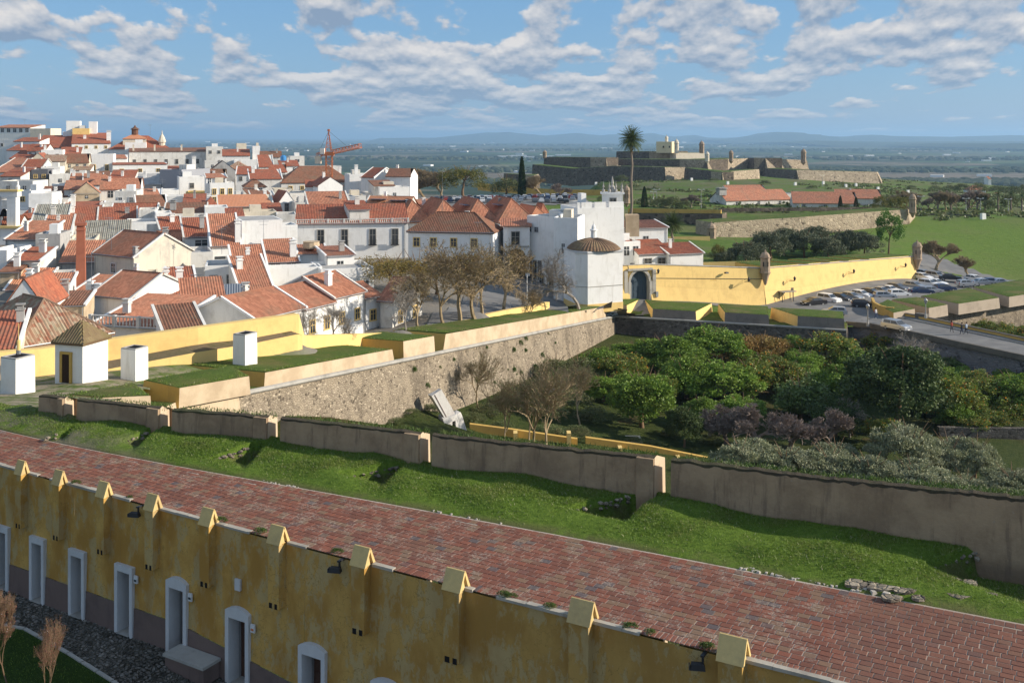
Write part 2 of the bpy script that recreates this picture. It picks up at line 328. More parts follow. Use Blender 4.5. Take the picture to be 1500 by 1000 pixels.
L_dark = leafm('dark_glossy_leaves', [(0.035, 0.06, 0.015), (0.06, 0.085, 0.025), (0.10, 0.13, 0.05)], 0.12, 0.6, 0.2)
L_loq = leafm('broad_light_leaves', [(0.06, 0.10, 0.02), (0.11, 0.15, 0.045), (0.17, 0.19, 0.075)], 0.15, 0.4)
L_olive = leafm('olive_leaves', [(0.17, 0.19, 0.095), (0.26, 0.27, 0.16), (0.42, 0.42, 0.29)], 0.15, 0.6)
L_olived = leafm('dark_olive_leaves', [(0.085, 0.10, 0.055), (0.13, 0.15, 0.085), (0.22, 0.235, 0.14)], 0.12, 0.6)
L_bright = leafm('bright_green_leaves', [(0.07, 0.17, 0.02), (0.12, 0.24, 0.03), (0.15, 0.26, 0.04)])
L_poplar = leafm('yellow_green_leaves', [(0.10, 0.12, 0.02), (0.17, 0.17, 0.03), (0.26, 0.19, 0.03)])
L_yellow = leafm('autumn_yellow_leaves', [(0.30, 0.20, 0.045), (0.22, 0.17, 0.04), (0.16, 0.15, 0.05)])
L_cyp = leafm('cypress_foliage', [(0.022, 0.045, 0.012), (0.045, 0.075, 0.02), (0.06, 0.09, 0.03)], 0.1)
L_palm = leafm('palm_fronds', [(0.05, 0.08, 0.02), (0.09, 0.13, 0.035), (0.14, 0.15, 0.05)], 0.15)
L_palmdead = leafm('dry_palm_skirt', [(0.20, 0.14, 0.075), (0.14, 0.095, 0.05), (0.12, 0.08, 0.04)], 0.1)
L_shrub = leafm('scrub_leaves', [(0.07, 0.095, 0.03), (0.11, 0.125, 0.045), (0.15, 0.12, 0.055)])
L_blossom = leafm('pink_blossom', [(0.30, 0.10, 0.08), (0.42, 0.16, 0.13), (0.20, 0.07, 0.06), (0.80, 0.68, 0.68)], 0.2)
L_weed = leafm('green_weeds', [(0.06, 0.12, 0.02), (0.10, 0.17, 0.03), (0.13, 0.16, 0.04)])
L_blade = leafm('grass_blades', [(0.11, 0.185, 0.022), (0.18, 0.27, 0.04), (0.25, 0.26, 0.07), (0.50, 0.46, 0.28)], 0.3, nsc=0.8)
def bark(name, a, c2):
    def fn(b):
        p = pos(b); n = b.noise(sc3(b, p, 3, 3, .8), 2.5, 5, 0.7); return {'c': b.mix(n, a, c2), 'n': n, 'bs': 0.7, 'bd': 0.03, 'r': 0.95, 's': 0.1}
    return mat(name, fn)
B_grey = bark('grey_bark', (0.16, 0.125, 0.10), (0.30, 0.25, 0.20)); B_brown = bark('brown_bark', (0.12, 0.08, 0.05), (0.24, 0.16, 0.10))
B_twig = bark('ochre_twigs', (0.25, 0.19, 0.12), (0.38, 0.29, 0.17)); B_purp = bark('purplish_twigs', (0.20, 0.155, 0.13), (0.31, 0.25, 0.205)); B_pale = bark('pale_branches', (0.26, 0.22, 0.18), (0.4, 0.36, 0.31))
# ================================================================ LARGE STRUCTURE
# ---------------------------------------------------------------- the plain, hills and haze
def f_plain(b):
    p = pos(b); q = b.n('ShaderNodeVectorMath', {0: p, 1: sc3(b, b.noise(sc3(b, p, .0006, .0006, 0), 1.0, 3, 0.6, 1), 900, 900, 0)}, operation='ADD').outputs[0]
    v = b.n('ShaderNodeTexVoronoi', {'Vector': sc3(b, q, .0010, .0016, 0), 'Scale': 1.0}); cr = b.n('ShaderNodeSeparateXYZ', {0: v.outputs['Color']}).outputs
    v2 = b.n('ShaderNodeTexVoronoi', {'Vector': sc3(b, q, .0042, .0056, 0), 'Scale': 1.0}); cr2 = b.n('ShaderNodeSeparateXYZ', {0: v2.outputs['Color']}).outputs
    c = b.mix(b.ramp(cr[0], 0.25, 0.6), (0.045, 0.07, 0.035), (0.09, 0.135, 0.05)); c = b.mix(b.ramp(cr[1], 0.6, 0.75), c, (0.21, 0.17, 0.125)); c = b.mix(b.ramp(cr[2], 0.45, 0.6), c, (0.035, 0.052, 0.024))
    c = b.mix(b.ramp(cr2[0], 0.5, 0.8, 0, 0.7), c, (0.045, 0.065, 0.027)); c = b.mix(b.ramp(cr2[1], 0.8, 0.95, 0, 0.6), c, (0.22, 0.19, 0.12))
    n = b.noise(sc3(b, p, .0012, .008, 0), 3.0, 6, 0.75); c = b.mix(b.ramp(n, 0.50, 0.62, 0, 0.85), c, (0.026, 0.042, 0.02))
    n2 = b.noise(sc3(b, p, .012, .03, 0), 1.0, 4, 0.75); c = b.mix(b.ramp(n2, 0.56, 0.62, 0, 0.7), c, (0.022, 0.036, 0.018))
    wv = b.n('ShaderNodeTexVoronoi', {'Vector': sc3(b, p, .008, .012, 0), 'Scale': 1.0}); w2 = b.n('ShaderNodeSeparateXYZ', {0: wv.outputs['Color']}).outputs
    return {'c': c, 'r': 0.95, 's': 0.05}
M_plain = mat('patchwork_of_fields', f_plain)
def grid_sheet(name, xs, ys, fz, m, kind='structure'):
    gx, gy = np.meshgrid(xs, ys); z = fz(gx, gy); v = np.stack([gx, gy, z], -1).reshape(-1, 3); nx, ny = len(xs), len(ys)
    i = (np.arange(ny-1)[:, None]*nx+np.arange(nx-1)[None, :]).ravel(); f = np.stack([i, i+1, i+1+nx, i+nx], 1)
    return tagk(link(name, npmesh(name, v, f, m, smooth=True)), kind)
grid_sheet('plain', np.linspace(-60000, 60000, 40), np.concatenate([[-3000, 0, 500], np.geomspace(900, 58000, 30)]), lambda x, y: x*0-100.0, M_plain)
M_mtn = grass('distant_scrub_hills', (0.05, 0.065, 0.03), (0.08, 0.09, 0.045), (0.10, 0.09, 0.05), 0.3, 0.002)
def ridge(prof, D, seed, amp=12):
    """hill range: prof = [(px, py)...] skyline at distance D, real rounded body 5 km deep"""
    px = np.arange(prof[0][0], prof[-1][0]+1, 6.0); py = np.interp(px, [a for a, _ in prof], [c for _, c in prof])
    rr = np.random.default_rng(seed); nz = np.convolve(rr.normal(size=len(px)+12), np.ones(13)/13, 'valid')*amp*0.12
    zt = HC-(py+nz*0-200)/F*D+nz*D/F*0.9; rows = []
    for k, (dd, t) in enumerate(((-2500, 0), (-1700, .35), (-900, .75), (-400, .96), (0, 1), (900, .9), (2500, .5), (4000, 0))):
        DD = D+dd+rr.normal(size=len(px))*150; rows.append(np.stack([(px-750)/F*D, DD, -100+(zt+100)*t*(1+0*px)], -1))
    v = np.concatenate(rows); n = len(px); i = (np.arange(7)[:, None]*n+np.arange(n-1)[None]).ravel(); f = np.stack([i, i+1, i+1+n, i+n], 1)
    return tagk(link('hills', npmesh('hills', v, f, M_mtn, smooth=True)), 'structure')
ridge([(560, 202), (640, 202), (680, 198), (712, 194.5), (745, 193.5), (770, 196), (800, 199), (845, 194.8), (880, 198), (900, 196), (930, 197), (955, 194.8), (985, 201), (1015, 198), (1035, 202), (1110, 201), (1180, 203)], 22000, 3)
ridge([(1040, 205), (1090, 202), (1118, 197), (1133, 193.2), (1160, 193), (1178, 196), (1200, 199), (1240, 201), (1280, 197.5), (1300, 199), (1330, 200), (1400, 201), (1440, 199), (1480, 198), (1560, 199), (1700, 202)], 18000, 4)
ridge([(1150, 209), (1200, 206), (1260, 207), (1330, 208), (1390, 207), (1440, 209), (1480, 207.5), (1600, 208), (1800, 210)], 13000, 5, 8)
ridge([(1410, 216), (1440, 211.5), (1465, 210), (1500, 213), (1540, 211), (1650, 215)], 9000, 6, 6)
# ---------------------------------------------------------------- town hill, glacis, fort hill (one ground sheet)
CP = [(20, 575, 68), (0, 590, 58), (30, 603, 52), (0, 632, 48.5), (-300, 632, 45), (120, 562, 70), (200, 551, 75), (350, 527, 84), (440, 502, 90), (590, 478, 107), (700, 455, 128),
      (620, 470, 125), (780, 441, 150), (850, 445, 150), (900, 440, 158), (930, 437, 170), (760, 400, 185), (850, 450, 146),
      (1500, 410, 228), (1400, 405, 228), (1420, 322, 300), (1340, 329, 290), (1500, 318, 300), (1600, 318, 310), (1500, 308, 345), (1600, 305, 350), (1060, 372, 215), (1250, 368, 230), (1320, 380, 225), (1000, 336, 285), (1100, 350, 262), (1300, 345, 270),
      (960, 303, 350), (1050, 303, 358), (1250, 305, 360), (1400, 303, 380), (960, 282, 470), (870, 288, 400), (1050, 268, 580), (1150, 266, 620), (1290, 274, 640), (1000, 254, 690), (880, 266, 600), (1120, 258, 700),
      (1400, 281, 600), (1500, 291, 520), (1700, 290, 520), (1500, 277, 900), (1400, 268, 900), (1000, 250, 850),
      (700, 292, 375), (800, 292, 360), (850, 278, 450), (620, 297, 390), (560, 303, 330),
      (20, 246, 400), (130, 254, 390), (280, 261, 360), (400, 279, 330), (480, 292, 300), (-200, 244, 400), (20, 310, 240), (150, 320, 235), (300, 316, 240), (450, 320, 240), (60, 285, 290), (200, 290, 290), (20, 355, 175), (200, 350, 180), (400, 360, 190), (550, 386, 188), (450, 380, 188), (650, 384, 180), (650, 355, 212), (560, 410, 155), (560, 345, 215)]
CPW = [(X(p, D), D, ZY(y, D)) for p, y, D in CP]
CPW += [(X(p, D), D, z) for p, z, D in [(60, -8, 96), (200, -8.5, 100), (350, -9, 104), (480, -9.3, 106), (560, -9.5, 112), (-300, -6, 90), (1200, -16, 170), (1300, -16, 176), (1400, -16, 200), (1345, -16, 214), (1120, -16, 178), (1000, -14, 172), (1240, -16, 163), (1460, -16, 200), (1600, -16, 205), (1500, -16, 188),
      (600, -55, 520), (300, -50, 620), (-200, -40, 650), (700, -50, 560), (800, -45, 640), (0, -100, 900), (400, -100, 900), (800, -100, 1200), (1100, -100, 1350), (1400, -100, 1500), (1800, -100, 1500), (2200, -100, 1000), (-600, -100, 900), (1100, -45, 980), (2100, -60, 500), (1700, -28, 420)]]
CA = np.array(CPW)
def rbf_fit(C, s=1.0):
    d = np.hypot(C[:, None, 0]-C[None, :, 0], C[:, None, 1]-C[None, :, 1])
    n = len(C); A = np.zeros((n+3, n+3)); A[:n, :n] = d; A[:n, n] = 1; A[n, :n] = 1; A[:n, n+1:] = C[:, :2]; A[n+1:, :n] = C[:, :2].T
    A[:n, :n] += np.eye(n)*0.01
    w = np.linalg.solve(A, np.concatenate([C[:, 2], np.zeros(3)]))
    def ev(x, y):
        x = np.asarray(x, float); y = np.asarray(y, float); sh = x.shape; x = x.ravel(); y = y.ravel()
        r = np.hypot(x[:, None]-C[None, :, 0], y[:, None]-C[None, :, 1])
        return (r@w[:n]+w[n]+w[n+1]*x+w[n+2]*y).reshape(sh)
    return ev
_d = Vector((36.5, 87.4, 0)).normalized(); _in = Vector((-_d.y, _d.x, 0))
for t_ in np.linspace(0.02, .98, 9):
    q_ = Vector((-20.2, 75.6, -5.0)).lerp(Vector((16.3, 163, -14.6)), t_); a_, c_ = q_+_in*1.6, q_+_in*8.0; CPW += [(a_.x, a_.y, q_.z-.25), (c_.x, c_.y, q_.z+1.25+.5*min(1, t_*3))]
for t_ in np.linspace(.08, .95, 5):
    q_ = Vector((16.3, 163, -14.6)).lerp(Vector((50.6, 155, -15.3)), t_); CPW += [(q_.x+.3, q_.y+2, q_.z-.2), (q_.x+1, q_.y+8.5, q_.z+1.3-2.2*t_)]
CPW = [c for c in CPW if not (90 < c[1] < 100 and c[2] == -9.3 and 0)]; CA = np.array(CPW); T_ = rbf_fit(CA)
def Tz(x, y): return float(T_(np.array([x]), np.array([y]))[0])
def TP(px, D): x = X(px, D); return Vector((x, D, Tz(x, D)))
def inpoly(x, y, poly):
    r = np.zeros(np.shape(x), bool); n = len(poly); j = n-1
    for i in range(n):
        xi, yi = poly[i]; xj, yj = poly[j]
        c = ((yi > y) != (yj > y)) & (x < (xj-xi)*(y-yi)/((yj-yi) or 1e-9)+xi); r ^= c; j = i
    return r
W0 = Vector((-23.2, 71.3, -4.4)); W1 = Vector((-20.2, 75.6, -5.0)); W2 = Vector((16.3, 163, -14.6)); W3 = Vector((50.6, 155, -15.3)); W4 = Vector((70, 174.5, -16.5)); W5 = Vector((95, 190, -16.5)); W6 = Vector((150, 224, -16.8))
DITCH = [(-21.5, 49.5), (42, 28), (260, 20), (260, 240), (150, 226.5), (94, 193), (69.5, 177), (54.5, 164), (51.5, 158), (15.5, 166), (-22.5, 76.2), (-25.2, 71.8), (-24.2, 60)]
TERR = [(-26, 50), (-26, 30), (60, 5), (60, 36)]
def fan(name, pxs, Ds, fz, m, cut=None):
    gp, gd = np.meshgrid(pxs, Ds); gx = (gp-750)/F*gd; gy = gd; z = fz(gx, gy); nx, ny = len(pxs), len(Ds)
    v = np.stack([gx, gy, z], -1).reshape(-1, 3); i = (np.arange(ny-1)[:, None]*nx+np.arange(nx-1)[None, :]).ravel(); f = np.stack([i, i+1, i+1+nx, i+nx], 1)
    if cut is not None:
        c = v[f].mean(1); keep = ~cut(c[:, 0], c[:, 1]); f = f[keep]
    used, inv = np.unique(f, return_inverse=True); v = v[used]; f = inv.reshape(f.shape)
    return link(name, npmesh(name, v, f, m, smooth=True))
def f_town(b):
    p = pos(b); s = b.n('ShaderNodeSeparateXYZ', {0: p}).outputs
    n1 = b.noise(p, 0.07, 6, 0.65); n2 = b.noise(p, 0.7, 6, 0.75); n3 = b.noise(p, 0.018, 4, 0.6)
    g = b.mix(b.ramp(n2, 0.35, 0.65), (0.072, 0.125, 0.024), (0.125, 0.185, 0.042)); g = b.mix(b.ramp(n1, 0.48, 0.66, 0, 0.6), g, (0.165, 0.145, 0.075)); g = b.mix(b.ramp(n3, 0.5, 0.65, 0, 0.5), g, (0.13, 0.115, 0.06))
    g = b.mix(b.ramp(b.noise(p, 0.28, 5, 0.7), 0.58, 0.66, 0, 0.7), g, (0.04, 0.065, 0.02))
    e = b.mix(b.ramp(n2, 0.4, 0.62), (0.30, 0.25, 0.18), (0.09, 0.13, 0.03))
    # earth and gravel paths lie on the near rampart, streets in town, grass beyond
    near = b.ramp(s[1], 84, 76); town = b.m('MULTIPLY', b.ramp(s[0], 6, -4), b.ramp(s[1], 84, 92)); town = b.m('MULTIPLY', town, b.ramp(s[1], 400, 380))
    far = b.ramp(s[1], 260, 420); gl = b.m('MULTIPLY', b.ramp(s[0], 80, 105), b.ramp(s[1], 330, 290)); g = b.mix(b.m('MULTIPLY', gl, .55), g, (0.15, 0.22, 0.045)); g = b.mix(b.m('MULTIPLY', far, b.ramp(n1, .40, .62, 0, .7)), g, (0.15, 0.14, 0.085)); c = b.mix(near, g, e); c = b.mix(town, c, (0.22, 0.20, 0.17))
    return {'c': c, 'n': n2, 'bs': 0.8, 'bd': 0.3, 'r': 0.95, 's': 0.05}
M_town = mat('grassy_and_earthy_ground', f_town)
ground = fan('ground', np.arange(-700, 2500, 10.0), np.geomspace(44, 1900, 210), T_, M_town,
             lambda x, y: inpoly(x, y, DITCH) | inpoly(x, y, TERR) | ((x > -22) & (y < 60)))
tagk(ground, 'structure')
FC = np.array([(X(p, D), D, ZY(y, D)) for p, y, D in [(700, 635, 103), (560, 620, 95), (480, 610, 86), (400, 605, 80), (680, 575, 115), (1000, 665, 105), (1400, 640, 116), (1400, 562, 145), (950, 503, 157), (1200, 600, 125), (800, 520, 142), (1150, 505, 160), (600, 590, 101)]] +
              [(0, 40, -14), (40, 35, -17), (-28, 50, -8), (120, 100, -21), (120, 190, -21), (200, 200, -21), (70, 172, -21), (200, 40, -21), (56, 162, -21), (-21, 78, -10)])
F_ = rbf_fit(FC)
def Fz(x, y): return float(F_(np.array([x]), np.array([y]))[0])
def FP(px, D): x = X(px, D); return Vector((x, D, Fz(x, D)))
tagk(fan('orchard_floor', np.arange(150, 2700, 14.0), np.geomspace(34, 232, 90), F_, M_floor, lambda x, y: ~inpoly(x, y, [(-23, 49), (44, 26), (262, 20), (262, 242), (150, 229), (93, 196), (68, 180), (52, 167), (49, 161), (13, 169), (-26, 77), (-27, 70), (-26, 58)])), 'structure')
def drape(name, pxpoly, m, dz, z0, step=1.5):
    poly = [tuple(G(a, c, z)[:2]) for a, c, z in [(q[0], q[1], q[2] if len(q) > 2 else z0) for q in pxpoly]]
    xs = np.arange(min(p[0] for p in poly), max(p[0] for p in poly)+step, step); ys = np.arange(min(p[1] for p in poly), max(p[1] for p in poly)+step, step)
    gx, gy = np.meshgrid(xs, ys); z = T_(gx, gy)+dz; nx = len(xs); v = np.stack([gx, gy, z], -1).reshape(-1, 3)
    i = (np.arange(len(ys)-1)[:, None]*nx+np.arange(nx-1)[None]).ravel(); f = np.stack([i, i+1, i+1+nx, i+nx], 1); c = v[f].mean(1); f = f[inpoly(c[:, 0], c[:, 1], poly)]
    used, inv = np.unique(f, return_inverse=True); return tagk(link(name, npmesh(name, v[used], inv.reshape(f.shape), m, smooth=True)), 'structure')
drape('town_square', [(600, 500, -9), (740, 405, -10.7), (790, 395, -10.7), (960, 432, -13), (905, 442, -12), (850, 450, -11), (700, 480, -8.5), (610, 505, -9)], M_asph, 0.09, -9)
drape('street', [(905, 444, -12), (935, 428, -13), (1130, 440, -16), (1350, 380, -16), (1520, 405, -16), (1520, 425, -16), (1400, 440, -16), (1310, 450, -16), (1310, 462, -16), (1236, 474, -16), (1190, 470, -16), (1130, 452, -16), (1000, 447, -14)], M_asph, 0.09, -16)
drape('car_park', [(580, 320, -9), (600, 288, -9), (700, 282, -9), (850, 288, -9), (860, 300, -9), (700, 305, -9)], M_asph, 0.15, -9, 3)

# ---------------------------------------------------------------- brick terrace
nearpx = [(0, 681), (28, 688), (44, 694), (82, 703), (148, 720), (218, 739), (300, 762), (318, 767), (400, 790), (424, 795), (518, 818), (600, 840), (656, 858), (688, 863), (832, 900), (900, 918), (1040, 952), (1108, 970), (1200, 994), (1300, 1020)]
farpx = [(0, 631), (76, 644), (220, 677), (300, 691), (438, 712), (540, 734), (600, 745), (730, 764), (830, 787), (900, 799), (1068, 830), (1200, 858), (1373, 891), (1500, 913)]
nw = np.array([G(a, c)[:2] for a, c in nearpx]); fw = np.array([G(a, c)[:2] for a, c in farpx])
th = math.atan2(nw[-1][1]-nw[0][1], nw[-1][0]-nw[0][0]); CT, ST = math.cos(th), math.sin(th); O0 = nw[0].copy()
def loc2(p): d = np.asarray(p)-O0; return np.stack([d[..., 0]*CT+d[..., 1]*ST, -d[..., 0]*ST+d[..., 1]*CT], -1)
def wor2(s, t): return O0[0]+s*CT-t*ST, O0[1]+s*ST+t*CT
ln, lf = loc2(nw), loc2(fw)
cn = np.polyfit(ln[:, 0], ln[:, 1], 3); cf = np.polyfit(lf[:, 0], lf[:, 1], 4)
S0, S1 = -6.0, 54.0
def nt_(s):
    s = np.asarray(s, float); a = np.clip(s, -3, 36); return np.polyval(cn, a)+(s-a)*np.polyval(np.polyder(cn), a)
def ft_(s):
    s = np.asarray(s, float); a = np.clip(s, lf[0, 0]-1, lf[-1, 0]+1); return np.polyval(cf, a)+(s-a)*np.polyval(np.polyder(cf), a)
def BW(s, off=0.0, z=0.0):     # point on the near edge line, off = metres towards the far side
    sl_ = float(np.polyval(np.polyder(cn), min(max(s, -3), 36))); L = math.hypot(1, sl_); x, y = wor2(s-sl_/L*off, float(nt_(s))+off/L); return Vector((x, y, z))
def s_of(px):                  # along-position of the near edge seen at a photo column
    lo, hi = S0, S1
    for _ in range(50):
        mid = (lo+hi)/2; p = BW(mid)
        if 750+F*p.x/p.y < px: lo = mid
        else: hi = mid
    return (lo+hi)/2
def f_tile(b):
    g = b.n('ShaderNodeNewGeometry'); p = g.outputs['Position']; r0 = g.outputs['Random Per Island']; o = b.n('ShaderNodeObjectInfo').outputs['Random']
    r = b.m('FRACT', b.m('ADD', r0, b.m('MULTIPLY', o, 7.31))); sp_ = b.n('ShaderNodeSeparateXYZ', {0: p}).outputs
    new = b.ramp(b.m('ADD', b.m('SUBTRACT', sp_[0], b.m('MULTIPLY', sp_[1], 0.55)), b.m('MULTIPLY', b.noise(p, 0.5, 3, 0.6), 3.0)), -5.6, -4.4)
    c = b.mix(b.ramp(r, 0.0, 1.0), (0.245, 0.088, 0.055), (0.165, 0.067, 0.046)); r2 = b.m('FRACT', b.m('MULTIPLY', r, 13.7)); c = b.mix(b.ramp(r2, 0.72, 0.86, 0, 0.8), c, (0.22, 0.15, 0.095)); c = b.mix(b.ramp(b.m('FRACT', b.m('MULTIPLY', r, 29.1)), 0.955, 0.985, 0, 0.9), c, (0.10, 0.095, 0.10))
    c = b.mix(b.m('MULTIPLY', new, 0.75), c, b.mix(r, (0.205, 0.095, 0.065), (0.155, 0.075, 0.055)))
    old = b.m('SUBTRACT', 1.0, new); n = b.noise(p, 1.1, 6, 0.7); n2 = b.noise(p, 11, 5, 0.75); n3 = b.noise(p, 0.35, 4, 0.6)
    wear = b.m('MULTIPLY', b.m('MULTIPLY', b.ramp(n2, 0.46, 0.60), b.ramp(n, 0.47, 0.60)), old); c = b.mix(b.m('MULTIPLY', wear, 0.9), c, (0.37, 0.30, 0.24))
    c = b.mix(b.ramp(b.noise(p, 2.2, 6, 0.72), 0.60, 0.70, 0, 0.75), c, (0.10, 0.085, 0.075)); c = b.mix(b.ramp(n3, 0.5, 0.7, 0, 0.3), c, (0.20, 0.13, 0.085)); c = b.mix(b.m('MULTIPLY', n2, 0.4), c, (0.11, 0.055, 0.04))
    return {'c': c, 'n': n2, 'bs': 0.5, 'bd': 0.02, 'r': 0.85, 's': 0.2}
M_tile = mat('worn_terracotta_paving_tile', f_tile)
def f_mort(b):
    p = pos(b); n = b.noise(p, 6, 5, 0.75); n2 = b.noise(p, 0.8, 5, 0.7); sp_ = b.n('ShaderNodeSeparateXYZ', {0: p}).outputs
    new = b.ramp(b.m('SUBTRACT', sp_[0], b.m('MULTIPLY', sp_[1], 0.55)), -7.2, -6.0)
    c = b.mix(n, (0.50, 0.43, 0.35), (0.32, 0.26, 0.21)); c = b.mix(b.ramp(n2, 0.5, 0.66, 0, 0.6), c, (0.17, 0.14, 0.11)); c = b.mix(b.m('MULTIPLY', new, 0.35), c, (0.26, 0.19, 0.15))
    return {'c': c, 'n': n, 'bs': 0.5, 'bd': 0.02, 'r': 0.95}
M_mort = mat('pale_lime_mortar', f_mort)
# mortar bed and body of the barracks roof
ss = np.linspace(S0, S1, 60); mb = MB()
for a, c in zip(ss[:-1], ss[1:]):
    q = [wor2(a, float(nt_(a))), wor2(c, float(nt_(c))), wor2(c, float(ft_(c))+.12), wor2(a, float(ft_(a))+.12)]
    mb.face([(x, y, 0.0) for x, y in q]); 
    mb.face([(q[3][0], q[3][1], 0), (q[2][0], q[2][1], 0), (q[2][0], q[2][1], -1.2), (q[3][0], q[3][1], -1.2)])
bed = tagk(mb.obj('terrace', M_mort), 'structure')
TL, TWd, SOL, HD, JT = 0.325, 0.25, 0.40, 0.30, 0.026
cells = []         # (s0, s1, off0, off1) offsets measured from the near edge
rr = random.Random(3)
s = S0
while s < S1: cells.append((s, s+0.125, 0.0, SOL, 0)); s += 0.125+JT*.8
row = 0; off = SOL+JT
while off < 16:
    s = S0+(0.5*TL if row % 2 else 0)+rr.uniform(-.03, .03)
    while s < S1:
        w = TL+rr.uniform(-.012, .012)
        lim = float(ft_(s+w/2)-nt_(s+w/2))*0.985-HD-JT
        if off < lim:
            cells.append((s, s+w, off, min(off+TWd, lim), 1))
        s += w+JT
    off += TWd+JT; row += 1
s = S0
while s < S1:
    lim = float(ft_(s+.12)-nt_(s+.12))*0.985; cells.append((s, s+.25, lim-HD, lim, 2)); s += 0.25+JT*.8
rr.shuffle(cells)
def cellquad(c):
    s0, s1, o0, o1, k = c; g = 0.0 if k else 0.0
    sh = 0.0
    P4 = []
    for (s_, o_) in ((s0, o0), (s1, o0), (s1, o1), (s0, o1)):
        p = BW(s_, o_); P4.append(p)
    return P4
fr = []
for c in cells:
    p = BW((c[0]+c[1])/2, (c[2]+c[3])/2); px = 750+F*p.x/p.y; py = 200+F*HC/p.y
    if not (-60 < px < 1560 and py < 1030) or c[3]-c[2] < 0.05: continue
    fr.append((p.y, c, p))
fr.sort(key=lambda q: q[0])
TILE_MESH = {}
def tile_mesh(w, d, bev=.008, h=.013):
    k = (round(w, 2), round(d, 2))
    if k not in TILE_MESH:
        m_ = MB(); w2, d2 = k[0]/2, k[1]/2
        m_.v = [(-w2, -d2, -.01), (w2, -d2, -.01), (w2, d2, -.01), (-w2, d2, -.01), (-w2, -d2, h-bev), (w2, -d2, h-bev), (w2, d2, h-bev), (-w2, d2, h-bev), (-w2+bev, -d2+bev, h), (w2-bev, -d2+bev, h), (w2-bev, d2-bev, h), (-w2+bev, d2-bev, h)]
        m_.f = [(0, 1, 5, 4), (1, 2, 6, 5), (2, 3, 7, 6), (3, 0, 4, 7), (4, 5, 9, 8), (5, 6, 10, 9), (6, 7, 11, 10), (7, 4, 8, 11), (8, 9, 10, 11)]; m_.m = [0]*9; m_.uv = [[(0, 0)]*4]*9
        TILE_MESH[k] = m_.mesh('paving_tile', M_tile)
    return TILE_MESH[k]
inframe = [q for q in fr if 200+F*HC/q[0] < 1000 and 0 < 750+F*q[2].x/q[0] < 1500]
near300 = set(id(q[1]) for q in inframe[:300])
vs, fs = [], []; base = np.array([(0, 1, 5, 4), (1, 2, 6, 5), (2, 3, 7, 6), (3, 0, 4, 7), (4, 5, 6, 7)])
for D_, c, p in fr:
    t = BW((c[0]+c[1])/2+.05, (c[2]+c[3])/2)-p; rz = math.atan2(t.y, t.x)+rr.gauss(0, .012); w, d = c[1]-c[0], c[3]-c[2]
    dz = rr.gauss(0, .0015)-(0.005 if rr.random() < .05 else 0); tx, ty = rr.gauss(0, .009), rr.gauss(0, .009)
    if id(c) in near300:
        o = link('tile', tile_mesh(w, d), bed, (p.x, p.y, dz), rz); o.rotation_euler = (tx, ty, rz)
    else:
        ca, sa = math.cos(rz), math.sin(rz); i = len(vs); h = .013+dz
        for zz, k in ((-.01, 1.0), (h, 0.985)):
            for ax, ay in ((-1, -1), (1, -1), (1, 1), (-1, 1)):
                x, y = ax*w/2*k, ay*d/2*k; vs.append((p.x+x*ca-y*sa, p.y+x*sa+y*ca, zz+(tx*y+ty*x if zz > 0 else 0)))
        fs.append(base+i)
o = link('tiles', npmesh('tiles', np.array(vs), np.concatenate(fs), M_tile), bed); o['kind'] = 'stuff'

# ---------------------------------------------------------------- parapet with oblique gun slits
ZTP = lambda px: 1.15+1.05*px/1500
PT = [(57, 579), (95, 583.5), (170, 591), (250, 600), (393, 611), (500, 622), (620, 636), (800, 655), (965, 671), (1200, 700), (1500, 730), (1640, 743), (2100, 784)]
ptw = [G(a, c, ZTP(a)) for a, c in PT]
def PWl(px): # inner top line of the parapet at photo column
    for (a, _), (c, _), pa, pc in zip(PT[:-1], PT[1:], ptw[:-1], ptw[1:]):
        if px <= c or c == 2100:
            k = (px-750)/F; d = pc-pa; t = (k*pa.y-pa.x)/(d.x-k*d.y); return pa+d*t
par = empty('parapet_wall', tuple(PWl(620))); tag(par, 'long low brown rendered parapet with narrow gun slits along the grass strip', 'wall')
def ploc(v): return tuple(Vector(v)-Vector(par.location))
SL = [(95, 113), (235, 252), (393, 411), (616, 633), (959, 983)]
ends = [57]+[e for ab in SL for e in ab]+[2100]; TK = 1.15
def alongd(px): a = PWl(px+4)-PWl(px-4); a.z = 0; return a.normalized()
def outd(px): a = alongd(px); return Vector((-a.y, a.x, 0))
def skew(px): # cheek direction: 17 degrees left of the sight line
    r = math.atan2((px-750)/F, 1)+math.radians(20); return Vector((math.sin(r), math.cos(r), 0))
mtop = grass('mossy_wall_top', (0.10, 0.085, 0.06), (0.13, 0.105, 0.075), (0.12, 0.14, 0.05), 0.6, 1.5)
